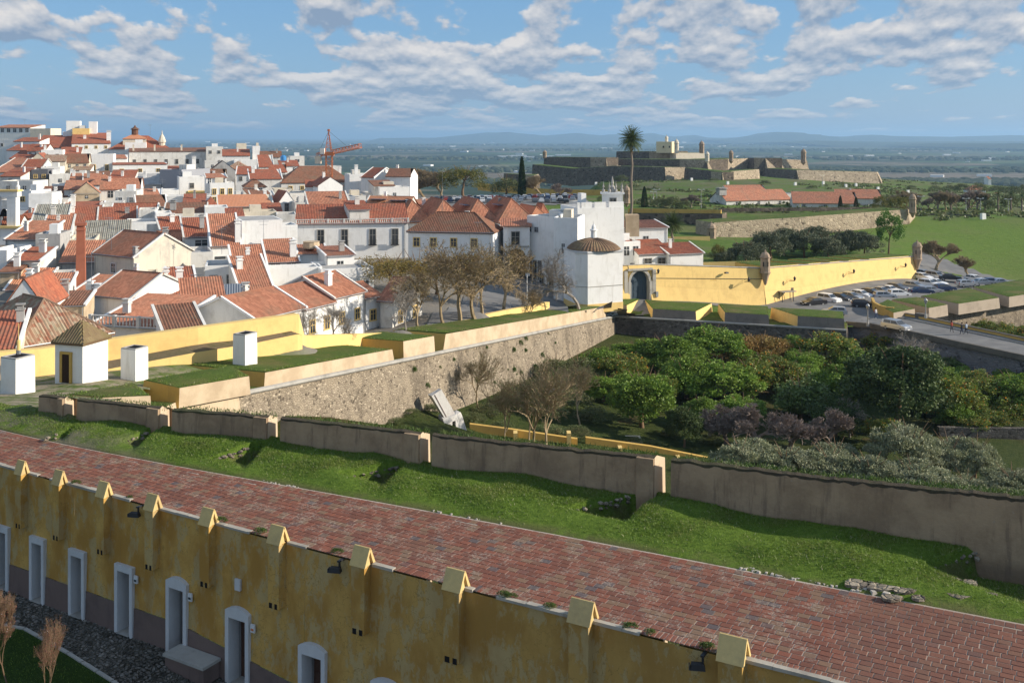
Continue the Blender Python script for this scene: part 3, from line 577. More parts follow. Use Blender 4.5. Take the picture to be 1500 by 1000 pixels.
for k in range(0, len(ends), 2):
    a, c = ends[k], ends[k+1]; n = max(2, int((c-a)/7)+1); mb = MB(); cols = []
    for q in np.linspace(a, c, n):
        I = PWl(q); o_ = outd(q); dn = o_
        if q == a and k > 0: dn = skew(SL[k//2-1][1]); dn = dn/max(.4, dn.dot(o_))
        if q == c and k < len(ends)-2: dn = skew(SL[k//2][0]); dn = dn/max(.4, dn.dot(o_))
        wz = 0.05*mnoise.noise(Vector((q*.05, 0, 0)))+0.04*mnoise.noise(Vector((q*.3, 5, 0)))
        top = I+Vector((0, 0, wz)); bi = I-o_*0.14; bi.z = -1.3
        to = top+dn*TK; to.z -= 0.30; md = top+dn*0.25; md.z += 0.03; bo = I+dn*(TK+.4); bo.z = -8
        mo = top.lerp(bi, (.03+.03*mnoise.noise(Vector((q*.07, 1, 0))))); cols.append([bi, mo, top, md, to, bo])
    for u, w in zip(cols[:-1], cols[1:]):
        for j, mi in ((0, 0), (1, 1), (2, 1), (3, 1), (4, 0)): mb.face([u[j], w[j], w[j+1], u[j+1]][::1], mi)
    for u, fl in ((cols[0], 0), (cols[-1], 1)):
        q = list(u); mb.face(q if fl else q[::-1], 2)
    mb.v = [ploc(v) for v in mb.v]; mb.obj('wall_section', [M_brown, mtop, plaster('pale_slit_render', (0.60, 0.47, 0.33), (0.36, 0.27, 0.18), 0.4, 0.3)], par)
for a, c in SL:   # sill below each slit and thicker piers either side
    mb = MB(); A = PWl(a-2); C = PWl(c+2); o1 = outd(a)
    q = [A-o1*.10, C-o1*.10, C+o1*(TK+.3)-alongd(a)*.9, A+o1*(TK+.3)-alongd(a)*.9]
    mb.prism([(p.x, p.y) for p in q], -1.3, [0.12, 0.10, -.1, -.1]); mb.v = [ploc(v) for v in mb.v]; mb.obj('sill', M_brown, par)
    for s0, s1, pr in ((a-(26 if a > 120 else 12)*(.6+a/2500), a-.5, .09),):
        mb = MB(); A = PWl(s0); C = PWl(s1); oo = outd((s0+s1)/2)
        q = [A-oo*(pr+.12), C-oo*(pr+.12), C+oo*.05, A+oo*.05]; mb.prism([(p.x, p.y) for p in q], -1.35, A.z-.004, inset=0)
        for j in (4, 5): mb.v[j] = tuple(Vector(mb.v[j])+oo*(pr*.75)); 
        mb.v[4] = tuple(Vector(mb.v[4])); mb.v = [ploc(v) for v in mb.v]; mb.obj('pier', M_brown, par)
# ---------------------------------------------------------------- grass strip with gullies in front of the slits
GL = []            # gully polygons (x,y) + left stone edge (a, b), right edge (c, d)
for lw, lo, ro, rw in [((84, 636), (62, 646), (88, 660), (112, 641)), ((216, 634), (171, 652), (192, 669), (240, 643)), ((366, 656), (304, 676), (355, 699), (398, 668)),
                       ((589, 683), (487, 702), (560, 722), (602, 700)), ((918, 729), (819, 751), (918, 779), (967, 750)), ((1452, 800), (1352, 836), (1500, 905), (1700, 850))]:
    GL.append([tuple(G(q[0], q[1], zz)[:2]) for q, zz in ((lw, .25), (lo, .05), (ro, -.05), (rw, -.3))])
def strip_z(x, y):
    l = loc2(np.stack([x, y], -1)); s_, t_ = l[..., 0], l[..., 1]; f0 = ft_(s_)
    # distance fraction to the parapet
    pw = np.array([loc2(np.array([PWl(q).x, PWl(q).y])) for q in np.linspace(57, 2100, 80)]); tw = np.interp(s_, pw[:, 0], pw[:, 1])
    k = np.clip((t_-f0)/np.maximum(tw-f0, .5), 0, 1.3)
    z = 0.02+(0.40+0.07*np.sin(s_*0.95+1.0))*np.sin(np.clip(k*1.25, 0, 1.2)*1.57)*np.clip(1.6-abs(s_-14)/30, .4, 1)
    wob = np.array([mnoise.noise(Vector((a*.6, c*.6, 0)))*.13+mnoise.noise(Vector((a*2.1, c*2.1, 3)))*.025 for a, c in zip(x.ravel(), y.ravel())]).reshape(x.shape)
    z = z+wob*np.clip(k*4, 0, 1)
    for g in GL:
        ins = inpoly(x, y, g)
        A, B_, C_, D_ = [np.array(q) for q in g]
        def dseg(P0_, P1_):
            d = P1_-P0_; L = np.hypot(*d); u = np.clip(((x-P0_[0])*d[0]+(y-P0_[1])*d[1])/L**2, 0, 1); return np.hypot(x-P0_[0]-u*d[0], y-P0_[1]-u*d[1])
        w = np.minimum(dseg(A, B_)/0.16, dseg(C_, D_)/0.45); w = np.minimum(w, dseg(B_, C_)/1.2); w = np.clip(w, 0, 1)
        dep = (0.02-0.62*np.clip(k, 0, 1)**1.2); z = np.where(ins, z*(1-w)+dep*w, z)
    return z
def inworld(px, py): return tuple(G(px, py, 0)[:2])
xs = []; ns, ntt = 420, 56
sg = np.linspace(lf[0, 0]-6.0, lf[-1, 0]+15, ns); rows = []
pw = np.array([loc2(np.array([PWl(q).x, PWl(q).y])) for q in np.linspace(57, 2100, 80)])
for j in range(ntt):
    k = j/(ntt-1); tw = np.interp(sg, pw[:, 0], pw[:, 1])+0.35; f0 = ft_(sg)+.02; t_ = f0+(tw-f0)*k; rows.append(np.stack(wor2(sg, t_), -1))
R = np.stack(rows); gz = strip_z(R[..., 0], R[..., 1]); gz[0] = np.minimum(gz[0], 0.0)-.004; v = np.concatenate([R, gz[..., None]], -1).reshape(-1, 3)
i = (np.arange(ntt-1)[:, None]*ns+np.arange(ns-1)[None]).ravel()
def f_strip(b):
    p = pos(b); n1 = b.noise(p, 0.55, 6, 0.65); n2 = b.noise(p, 5, 6, 0.75); n4 = b.noise(p, 22, 3, 0.7); n5 = b.noise(p, 0.8, 4, 0.6)
    c = b.mix(b.ramp(n2, 0.35, 0.65), (0.10, 0.17, 0.02), (0.17, 0.26, 0.038)); s_ = b.n('ShaderNodeSeparateXYZ', {0: p}).outputs
    low = b.ramp(s_[2], 0.13, 0.02); left = b.ramp(s_[0], -14, -21); dry = b.m('MULTIPLY', low, b.m('ADD', b.ramp(n1, 0.40, 0.56), left, clamp=True)); c = b.mix(b.m('MULTIPLY', dry, 0.8), c, b.mix(n5, (0.21, 0.17, 0.095), (0.12, 0.13, 0.035)))
    gr = b.m('MULTIPLY', left, b.ramp(n1, 0.42, 0.6)); c = b.mix(b.m('MULTIPLY', gr, 0.8), c, (0.26, 0.22, 0.16))
    c = b.mix(b.m('MULTIPLY', n4, 0.45), c, (0.02, 0.035, 0.008))
    return {'c': c, 'n': b.m('ADD', n2, n4), 'bs': 0.9, 'bd': 0.08, 'r': 0.9, 's': 0.1}
M_strip = mat('trodden_rampart_turf', f_strip)
tagk(link('grass_bank', npmesh('grass_bank', v, np.stack([i, i+1, i+1+ns, i+ns], 1), M_strip, smooth=True)), 'structure')
# grass blades
def blades(name, pts, hmin, hmax, m, w=.02, lean=.5):
    n = len(pts); a = NR.uniform(0, 2*math.pi, n); h = NR.uniform(hmin, hmax, n); ln_ = NR.normal(0, lean, (n, 2))*h[:, None]
    d = np.stack([np.cos(a), np.sin(a), np.zeros(n)], -1)*w*NR.uniform(.6, 1.5, (n, 1)); top = pts+np.concatenate([ln_, h[:, None]], 1)
    v = np.stack([pts-d, pts+d, top], 1).reshape(-1, 3); f = np.arange(3*n).reshape(-1, 3); return npmesh(name, v, f, m)
NBL = 330000; ki = NR.uniform(0, ntt-1.001, NBL); si = NR.uniform(0, ns-1.001, NBL)
def bil(A):
    a, c = ki.astype(int), si.astype(int); u, w = (ki-a)[:, None], (si-c)[:, None]
    return A[a, c]*(1-u)*(1-w)+A[a+1, c]*u*(1-w)+A[a, c+1]*(1-u)*w+A[a+1, c+1]*u*w
VG = v.reshape(ntt, ns, 3); bp = bil(VG)
nzv = np.array([mnoise.noise(Vector((q[0]*.5, q[1]*.5, 9))) for q in bp]); kk = ki/(ntt-1)
keep = (NR.uniform(0, 1, NBL) < np.clip(kk*2.4-.08, 0, 1)*np.clip(.65+nzv*1.4, .12, 1)) & ~((bp[:, 0] < -15) & (NR.uniform(0, 1, NBL) < .6)); bp = bp[keep]
hh = np.clip(.6+1.0*nzv[keep], .3, 1.3)
me = blades('grass_blades', bp, .02, .085, L_blade, .012, .7); gb = link('grass', me); gb['kind'] = 'stuff'
# wild grass along the parapet top
tp = []
for q in NR.uniform(57, 1560, 9000):
    if any(a-1 < q < c+1 for a, c in SL): continue
    p = PWl(q)+outd(q)*(NR.uniform(.15, .9)); tp.append((p.x, p.y, p.z-.02-.2*NR.uniform(0, 1)))
o = link('grass', blades('wall_top_grass', np.array(tp), .05, .16, L_weed, .02)); o['kind'] = 'stuff'
# stone edging of the gullies : individual stones
M_stone = rubble('gully_edge_stone', (0.34, 0.29, 0.22), (0.20, 0.165, 0.13), (0.30, 0.26, 0.2), 3.5)
def stone_mesh(seed, sx=1, sy=1, sz=1):
    r_ = random.Random(seed); bm = bmesh.new(); bmesh.ops.create_icosphere(bm, subdivisions=1, radius=.5)
    for w in bm.verts: w.co = Vector((w.co.x*sx, w.co.y*sy, w.co.z*sz))*(1+r_.uniform(-.22, .22))
    me = bpy.data.meshes.new('stone'); bm.to_mesh(me); bm.free(); me.materials.append(M_stone); return me
STM = [stone_mesh(i, 1.0, .8, .7) for i in range(6)]
edl = ['low stone retaining edge beside the leftmost gun slit', 'low stone retaining edge beside the second gun slit from the left', 'low stone retaining edge below the third gun slit from the left, left of the pier', 'ragged stone edge running to the fourth gun slit from the left', 'dark curved stone edge left of the gun slit nearest the right', 'stone edge in shade at the far right end of the grass bank']
for gi, g in enumerate(GL):
    A, B_, C_, D_ = [Vector((q[0], q[1], 0)) for q in g]; root = empty('stone_edging', ((A+B_)/2)); tag(root, edl[gi], 'retaining edge', 'stone edges of the gullies')
    L = (B_-A).length; n = int(L/.2)
    for k in range(n):
        t = (k+.5)/n; c = A.lerp(B_, t); ht = .42*(1-t)**.7+.05
        for lv in range(max(1, int(ht/.17))):
            o = link('stone', random.choice(STM), root, tuple(c-root.location+Vector((random.gauss(0, .06), random.gauss(0, .06), .26*(1-t)+.02-lv*.15+random.gauss(0, .02))))); o.rotation_euler = (random.uniform(-.3, .3), random.uniform(-.3, .3), random.uniform(0, 6)); sc_ = random.uniform(.8, 1.25); o.scale = (.27*sc_, .23*sc_, .2*sc_)
    if gi in (1, 2, 3, 4):
        for k in range(int((D_-C_).length/.3)):
            c = D_.lerp(C_, (k+.5)*.3/(D_-C_).length*1.0); t = (k+.5)*.3/(D_-C_).length
            o = link('stone', random.choice(STM), root, tuple(c-root.location+Vector((0, 0, -.22*(1-t)+.02)))); o.scale = (.24, .2, .16); o.rotation_euler = (0, 0, random.uniform(0, 6))
# gravel and flat stones at the brick edge
gs = []
def scat(px0, px1, off0, off1, n, s0, s1):
    for _ in range(n):
        q = random.uniform(px0, px1); py = np.interp(q, [a for a, _ in farpx], [c for _, c in farpx]); p = G(q, py, 0); l = loc2(np.array([p.x, p.y])); x, y = wor2(l[0], float(ft_(l[0]))+random.uniform(off0, off1))
        gs.append((x, y, random.uniform(s0, s1)))
scat(620, 740, .05, .35, 160, .05, .12); scat(1080, 1260, .05, .45, 420, .05, .14); scat(385, 440, .0, .25, 110, .05, .1); scat(1215, 1300, .1, .9, 60, .08, .3)
mb = MB()
for x, y, s_ in gs[::2]:
    a = random.uniform(0, 3); z0 = .0; mb.box((x, y, z0+s_*.12), (s_, s_*.8, s_*.5), a, 0, .6)
o = mb.obj('gravel', flat('pale_gravel', (0.50, 0.45, 0.38), .9, .1)); o['kind'] = 'stuff'
# ================================================================ WALLS AND FORTIFICATIONS
def wallbody(mb, pts, h, batter=0.12, thick=3.0, mi=0, mtop=1, out=None):
    """pts: top line (Vector) left to right as seen from outside; body goes down h with a battered outer face"""
    nrm = []
    for k in range(len(pts)):
        a = pts[max(0, k-1)]; c = pts[min(len(pts)-1, k+1)]; d = (c-a); d.z = 0; d.normalize(); nrm.append(Vector((d.y, -d.x, 0)))
    for k in range(len(pts)-1):
        a, c, na, nc = pts[k], pts[k+1], nrm[k], nrm[k+1]
        L = (c-a).length; n = max(1, int(L/4))
        for j in range(n):
            u, w = a.lerp(c, j/n), a.lerp(c, (j+1)/n); nu, nw_ = na.lerp(nc, j/n), na.lerp(nc, (j+1)/n)
            hu = h
            mb.face([u+nu*batter*hu-Vector((0, 0, hu)), w+nw_*batter*hu-Vector((0, 0, hu)), w, u], mi)
            mb.face([u, w, w-nw_*thick, u-nu*thick], mtop)
            mb.face([w-nw_*thick, w-nw_*thick-Vector((0, 0, hu)), u-nu*thick-Vector((0, 0, hu)), u-nu*thick], mi)
    for k, fl in ((0, 0), (-1, 1)):
        u, nu = pts[k], nrm[k]; q = [u+nu*batter*h-Vector((0, 0, h)), u, u-nu*thick, u-nu*thick-Vector((0, 0, h))]; mb.face(q if fl else q[::-1], mi)
    return nrm
def cordon(parent, pts, m, r=.22, name='cordon'):
    mb = MB()
    for a, c in zip(pts[:-1], pts[1:]):
        mb.tube(a, c, r, r, 6)
    return mb.obj(name, m, parent)
TURF = []
def yw_or_none(p): return None
def merlon(parent, front, back, h0, hback, mf, mc, mt, name='merlon'):
    """front/back: two points each (Vectors at cordon level), rises h0 at the front, hback at the back; grass lid"""
    a, c = front; d, e = back[1], back[0]      # a,c front left/right ; e,d back left/right
    mb = MB(); up = lambda p, h: p+Vector((0, 0, h))
    cen = (a+c+d+e)/4
    ins = lambda p, t=.97: p+(cen-p)*(1-t)
    A, C, D_, E_ = ins(up(a, h0)), ins(up(c, h0)), ins(up(d, hback)), ins(up(e, hback))
    a, c, d, e = [up(p, -.3) for p in (a, c, d, e)]
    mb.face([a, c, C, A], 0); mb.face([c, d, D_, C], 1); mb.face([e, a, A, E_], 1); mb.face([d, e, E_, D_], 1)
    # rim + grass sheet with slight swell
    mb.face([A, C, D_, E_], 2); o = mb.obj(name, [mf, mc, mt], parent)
    n1, n2 = max(3, int((C-A).length/.8)), max(3, int((E_-A).length/.8)); g = MB(); P_ = []
    for j in range(n2+1):
        for i in range(n1+1):
            u, w = i/n1, j/n2; q = (A.lerp(C, u)).lerp(E_.lerp(D_, u), w); ed = min(u, 1-u, w, 1-w)
            rim = .10 if ed > 0 else .03; q = q+Vector((0, 0, rim+.10*min(1, ed*5)+.10*mnoise.noise(q*.5)*min(1, ed*8)))
            if ed == 0: q = q+(cen-q)*.02; q.z = (A.lerp(C, u)).lerp(E_.lerp(D_, u), w).z+.02
            P_.append(q)
    g.v = [tuple(q) for q in P_]
    for j in range(n2):
        for i in range(n1): k = j*(n1+1)+i; g.f.append((k, k+1, k+n1+2, k+n1+1)); g.m.append(0); g.uv.append([(0, 0)]*4)
    base_ = Vector(parent.location) if parent is yw_or_none(parent) else Vector((0, 0, 0)); TURF.append((P_[0], P_[n1], P_[-1], P_[-1-n1], parent))
    go = g.obj('turf', M_grassr, o if False else parent, smooth=True); return o
# ---- long town scarp (lit)
tw = empty('town_wall', (0, 0, 0)); tag(tw, 'long sunlit rubble stone town wall with beige grass-topped merlons running into the distance', 'fortress wall')
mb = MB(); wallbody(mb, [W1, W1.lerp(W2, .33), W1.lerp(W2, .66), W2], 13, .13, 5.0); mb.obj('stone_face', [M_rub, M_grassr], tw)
mb = MB(); wallbody(mb, [Vector((-24.4, 60, -3.6)), W0, W1], 9, .22, 4.0); mb.obj('rendered_flank', [M_beige, M_grassr], tw)
d = (W2-W1).normalized(); nrm1 = Vector((d.y, -d.x, 0))
cordon(tw, [W1+nrm1*.1, W2+nrm1*.1], M_stonetrim, .20)
def W12(px):
    k = (px-750)/F; dd = W2-W1; t = (k*W1.y-W1.x)/(dd.x-k*dd.y); return W1+dd*t
def in1(dist, sk=0.0): return Vector((-d.y, d.x, 0))*dist+Vector((d.x, d.y, 0)).normalized()*sk
for a, c, bl, br in ((392, 583, 7.0, 6.0), (596, 642, 6, 6), (653, 894, 6.0, 4.5)):
    A, C = W12(a)-nrm1*.35, W12(c)-nrm1*.35
    sk = -1.0
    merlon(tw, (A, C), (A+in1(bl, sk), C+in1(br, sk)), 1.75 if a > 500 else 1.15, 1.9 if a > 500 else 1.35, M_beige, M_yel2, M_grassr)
q0, q1 = W0+Vector((-.6, .2, 0)), W1+Vector((-.7, .0, 0))
def up_(px, py, zt, h): return G(px, py, zt)-Vector((0, 0, h))
merlon(tw, (up_(262, 568, -3.35, 1.1), up_(367, 550, -3.75, 1.1)), (up_(208, 556, -2.9, 1.1), up_(340, 534, -3.2, 1.1)), 1.1, 1.1, M_beige, M_yel2, M_grassr)
# small near merlon wedge in front of the hut
merlon(tw, (up_(150, 582, -2.2, .8), up_(222, 579, -2.6, .8)), (up_(95, 577, -2.2, .8), up_(196, 560, -2.8, .8)), .8, .8, M_beige, M_yel, M_grassr)
# ---- shaded curtain
cw = empty('curtain_wall', tuple(W2)); tag(cw, 'dark shaded stone curtain wall with splayed gun openings below the yellow gate wall', 'fortress wall')
def off(o, base): 
    for ch in o.children: ch.location = -base.location
mb = MB(); wallbody(mb, [W2, W2.lerp(W3, .5), W3, Vector((53.6, 163.6, -15.6))], 11, .12, 4.0); mb.obj('stone_face', [M_rubd, M_grassr], cw)  # shade on this wall is put into the darker stone colour
cordon(cw, [W2, W3], M_stonetrim, .2)
n2v = Vector((-(W3-W2).y, (W3-W2).x, 0)).normalized()
def W23(px):
    k = (px-750)/F; dd = W3-W2; t = (k*W2.y-W2.x)/(dd.x-k*dd.y); return W2+dd*t
for fa, fb, ba, bb, h in ((901, 918, 899, 937, 1.85), (955, 1020, 943, 1044, 1.5), (1061, 1127, 1051, 1126, 1.6), (1168, 1238, 1128, 1236, 1.7)):
    A, C = W23(fa)+n2v*.3, W23(fb)+n2v*.3; bd = 8.5 if fa < 1100 else 7.5
    def bk(px):
        D0 = W23(px).y+bd; return Vector((X(px, D0), D0, W23(px).z+.1))
    merlon(cw, (A, C), (bk(ba), bk(bb)), h, 1.5, M_rubg if False else plaster('shaded_merlon_render', (0.27, 0.235, 0.20), (0.15, 0.13, 0.11), .6, .6), M_yel, M_grassr)  # render darkened in colour for the shaded merlon fronts
off(cw, cw)
# ---- right counterguard wall, lit
rw = empty('outer_rampart_wall', tuple(W4)); tag(rw, 'sunlit rubble rampart wall with brown merlons at the right edge beyond the bridge', 'fortress wall')
mb = MB(); wallbody(mb, [W4, W5, W6], 9, .12, 4.0); mb.obj('stone_face', [M_rub, M_grassr], rw); cordon(rw, [W4, W5, W6], M_stonetrim, .16)
M_mr = plaster('brown_grey_render', (0.42, 0.35, 0.27), (0.27, 0.22, 0.17), .6, .4)
for f0, f1, b0, b1 in (((1309, 457), (1341, 451), (1284, 446), (1300, 438)), ((1361, 450), (1389, 445), (1305, 438), (1343, 434.5)), ((1404, 444), (1465, 435), (1347, 433), (1420, 421)), ((1478, 434), (1530, 426), (1424, 420), (1500, 408))):
    A, C, Bk, Ck = [G(q[0], q[1], -14.6)+Vector((0, 0, -1.7)) for q in (f0, f1, b0, b1)]
    merlon(rw, (A, C), (Bk, Ck), 1.6, 1.7, M_mr, M_yel2 if f0[0] < 1320 else M_mr, M_grassr)
off(rw, rw)
# ---- yellow gate wall and bastion
YA, YB, YC = Vector((18.5, 170, 0)), Vector((44.4, 181, 0)), Vector((84.6, 215, 0))
yw = empty('yellow_bastion', (YB.x, YB.y, -16)); tag(yw, 'tall yellow limewashed bastion with arched stone gate and grassy gun embrasures', 'fortress wall')
def yl(v): return tuple(Vector(v)-Vector(yw.location))
mb = MB()
def ywall(A, zA, bA, B_, zB, bB, thick=2.0, n=10):
    d_ = (B_-A).normalized(); nn = Vector((d_.y, -d_.x, 0))
    for i in range(n):
        u, w = i/n, (i+1)/n; P0, P1 = A.lerp(B_, u), A.lerp(B_, w); z0, z1 = zA+(zB-zA)*u, zA+(zB-zA)*w; c0, c1 = bA+(bB-bA)*u, bA+(bB-bA)*w
        k0, k1 = z0-1.9-(z0-c0-1.9)*.42, z1-1.9-(z1-c1-1.9)*.42
        V = lambda p, z, o=0.0: yl((p.x+nn.x*o, p.y+nn.y*o, z))
        mb.face([V(P0, k0, .28), V(P1, k1, .28), V(P1, z1), V(P0, z0)], 0)
        mb.face([V(P0, c0-1.5, .95), V(P1, c1-1.5, .95), V(P1, k1, .34), V(P0, k0, .34)], 0)
        mb.face([V(P0, z0), V(P1, z1), V(P1, z1, -thick), V(P0, z0, -thick)], 1)
        mb.face([V(P1, z1, -thick), V(P1, c1-1.5, -thick), V(P0, c0-1.5, -thick), V(P0, z0, -thick)], 0)
    return nn
dAB = (YB-YA).normalized()
GA = YA; gw0, gw1 = YA+dAB*.9, YA+dAB*5.0
nYA = ywall(gw1, -7.5, -13.4, YB, -9.3, -16.2)
ztopg = -7.35
ywall(YA-dAB*1.5, ztopg, -12.9, gw0, ztopg-.03, -13, n=1); ywall(YB, -9.3, -16.2, YC, -11.2, -16.3, n=12)
mb.obj('rendered_wall', [M_yel, M_stonetrim], yw)
def V3(p, z): return Vector((p.x, p.y, z))
gate = MB(); arch = MB(); gc = (gw0+gw1)/2; gwid = (gw1-gw0).length; sp_z = -13.3+3.1; R_ = 1.75
def gp(u, z, o=.0): q = gc+dAB*u+nYA*o; return yl((q.x, q.y, z))
A_ = [(-R_*math.cos(math.pi*k/12), sp_z+R_*math.sin(math.pi*k/12)) for k in range(13)]
hw = gwid/2
for k in range(12):      # wall above arch
    (u0, z0), (u1, z1) = A_[k], A_[k+1]
    gate.face([gp(u0, z0, .3), gp(u1, z1, .3), gp(u1 if abs(u1) < R_-.01 else math.copysign(hw, u1), ztopg-.05, .1), gp(u0 if abs(u0) < R_-.01 else math.copysign(hw, u0), ztopg-.05, .1)], 0)
    gate.face([gp(u0, z0, .3), gp(u0, z0, -1.5), gp(u1, z1, -1.5), gp(u1, z1, .3)], 1)
    o0, o1 = 1.25, 1.25
    arch.face([gp(u0, z0, .36), gp(u0*o0, sp_z+(z0-sp_z)*o0, .36), gp(u1*o1, sp_z+(z1-sp_z)*o1, .36), gp(u1, z1, .36)][::-1], 0)
for sg_ in (-1, 1):
    gate.face([gp(sg_*R_, -15, .3), gp(sg_*hw, -15, .3), gp(sg_*hw, ztopg-.05, .1), gp(sg_*R_, sp_z, .3)][::sg_], 0)
    gate.face([gp(sg_*R_, -15, .3), gp(sg_*R_, sp_z, .3), gp(sg_*R_, sp_z, -1.5), gp(sg_*R_, -15, -1.5)][::sg_], 1)
    a0 = gc+dAB*sg_*(R_+.28); arch.box(yl((a0.x+nYA.x*.3, a0.y+nYA.y*.3, (sp_z-15)/2)), (.56, .5, sp_z+15), math.atan2(dAB.y, dAB.x))
    a1 = gc+dAB*sg_*(R_+.95); arch.box(yl((a1.x+nYA.x*.28, a1.y+nYA.y*.28, (-8.3-15)/2)), (.6, .5, 15-8.3), math.atan2(dAB.y, dAB.x))
a2 = gc+nYA*.34; arch.box(yl((a2.x, a2.y, -8.15)), (hw*2+.6, .62, .3), math.atan2(dAB.y, dAB.x))
gate.obj('gate_wall', [M_yel, M_stonetrim], yw); arch.obj('stone_arch', M_stonetrim, yw)
gm = MB(); 
for sg_ in (-1, 1):
    a3 = gc+dAB*sg_*R_/2-nYA*.5; gm.box(yl((a3.x, a3.y, -11.5)), (R_-.03, .12, 7.4), math.atan2(dAB.y, dAB.x))
    for j in range(3):
        for i in range(2):
            a4 = gc+dAB*sg_*(R_*.25+R_*.45*i)-nYA*.42; gm.box(yl((a4.x, a4.y, -12.4+j*1.0)), (R_*.34, .05, .8), math.atan2(dAB.y, dAB.x))
gm.obj('gate_leaf', flat('blue_grey_gate_paint', (0.05, 0.075, 0.10), .5, .3), yw)
# coping + string courses, cables
c1 = MB(); c1.tube(yl(V3(gw1+nYA*.2, -9.75)), yl(V3(YB+nYA*.2, -11.15)), .05, .05, 4); c1.obj('cable', M_iron, yw)
c1 = MB(); c1.tube(yl(V3(YA-dAB*1.5+nYA*.05, -7.3)), yl(V3(gw1+nYA*.05, -7.45)), .12, .12, 5); c1.tube(yl(V3(gw1, -7.45)), yl(V3(YB, -9.25)), .11, .11, 5); c1.tube(yl(V3(YB, -9.25)), yl(V3(YC, -11.15)), .11, .11, 5); c1.obj('coping', M_stonetrim, yw)
# bastion top turf with embrasures cut by dark yellow cheeks
dBC = (YC-YB).normalized(); nBC = Vector((dBC.y, -dBC.x, 0)); LBC = (YC-YB).length
def BCp(px):
    k = (px-750)/F; t = (k*YB.y-YB.x)/(dBC.x-k*dBC.y); return t
def BCw(t, o, z): q = YB+dBC*t-nBC*o; return Vector((q.x, q.y, z))
zt = lambda t: -9.3-1.9*t/LBC
emb = [(1172, 1186), (1204, 1217), (1232, 1245), (1262, 1274)]; tt = [0.6]+[BCp(e) for ab in emb for e in ab]+[LBC-.5]
for k in range(0, len(tt), 2):
    a, c = tt[k], tt[k+1]; skb = -4.0
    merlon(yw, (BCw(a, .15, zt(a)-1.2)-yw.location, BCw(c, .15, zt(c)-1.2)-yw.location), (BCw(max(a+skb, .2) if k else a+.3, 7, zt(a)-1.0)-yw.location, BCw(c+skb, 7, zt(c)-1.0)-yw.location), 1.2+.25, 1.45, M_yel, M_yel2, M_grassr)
# watch turrets on the bastion corners
def turret(p, r, h, label, m=None, group=None, corb=1.3):
    t = empty('watch_turret', tuple(p)); tag(t, label, 'turret', group); m = m or M_beige
    s = MB(); s.lathe([(.12, -corb), (.3, -corb*.85), (r*.55, -corb*.55), (r*.8, -corb*.25), (r*1.08, -.12), (r*1.12, 0), (r, .08), (r*.97, h*.8), (r*.97, h*.84), (r*1.15, h*.87), (r*1.15, h*.92), (r*.95, h*.94)], (0, 0, 0), 8); s.obj('body', m, t)
    s = MB(); s.lathe([(r*1.0, h*.93), (r*.92, h*1.04), (r*.7, h*1.14), (r*.35, h*1.21), (.12, h*1.24), (.16, h*1.29), (.1, h*1.33), (.02, h*1.38)], (0, 0, 0), 8); s.obj('dome', m, t)
    for a in (-2.2, -1.2, -.3):
        s = MB(); s.box((math.cos(a)*r*.94, math.sin(a)*r*.94, h*.5), (.12, .14, h*.28), a); s.obj('slit', M_dark, t)
    return t
M_tur = plaster('weathered_turret_render', (0.38, 0.29, 0.21), (0.2, 0.15, 0.11), .7, .5)
pB = P(1121, 396, 180.2); turret(pB+Vector((0, 0, -.3)), .85, 2.9, 'domed stone watch turret on the corner of the yellow bastion nearest the gate', M_tur, corb=2.3)
pC = P(1343.5, 379, 214.6); turret(pC+Vector((0, 0, .0)), .95, 2.9, 'domed stone watch turret on the far corner of the yellow bastion above the parked cars', M_tur, corb=2.3)
# wall lanterns
def lantern(p, nrm_, label, dirx=1):
    t = empty('wall_lantern', tuple(p)); tag(t, label, 'wall lamp', 'lanterns on the yellow bastion')
    s = MB(); q = Vector(nrm_)*1.3; s.tube((0, 0, -.35), tuple(q+Vector((0, 0, -.15))), .05, .04, 5); s.tube((0, 0, 0), tuple(q+Vector((0, 0, -.15))), .035, .035, 5); s.obj('bracket', M_iron, t)
    s = MB(); s.lathe([(.08, 0), (.14, .08), (.24, .5), (.26, .54), (.15, .68), (.05, .78), (.02, .9)], tuple(q+Vector((0, 0, -.15))), 6); s.obj('lamp_head', M_iron, t)
def onAB(px, py, o=.3):
    k = (px-750)/F; t = (k*YA.y-YA.x)/(dAB.x-k*dAB.y); q = YA+dAB*t+nYA*o; return Vector((q.x, q.y, ZY(py, q.y)))
def onBC(px, py, o=.3):
    k = (px-750)/F; t = (k*YB.y-YB.x)/(dBC.x-k*dBC.y); q = YB+dBC*t+nBC*o; return Vector((q.x, q.y, ZY(py, q.y)))
lantern(onAB(957, 398), nYA, 'iron wall lantern nearest the stone gate on the yellow wall'); lantern(onAB(1089, 410), nYA, 'iron wall lantern left of the corner turret on the yellow wall')
lantern(onBC(1153, 409), nBC, 'iron wall lantern just right of the corner turret'); lantern(onBC(1240, 398), nBC, 'iron wall lantern in the middle of the sunlit bastion face'); lantern(onBC(1316, 389), nBC, 'iron wall lantern near the far end of the sunlit bastion face')
t = empty('floodlight', tuple(onAB(1062, 399))); tag(t, 'small floodlight on the yellow wall between the two lanterns', 'floodlight'); s = MB(); s.box((0, -.4, 0), (.7, .5, .25), .5, 0, .8); s.obj('housing', M_iron, t); s = MB(); s.tube((0, 0, 0), (0, -.4, 0), .05); s.obj('arm', M_iron, t)
t = empty('wall_box', tuple(onAB(959, 431, .7))); tag(t, 'small grey meter box low on the yellow wall beside the gate', 'box'); s = MB(); s.box((0, 0, 0), (.45, .3, .9), .4); s.obj('case', M_gmetal, t)
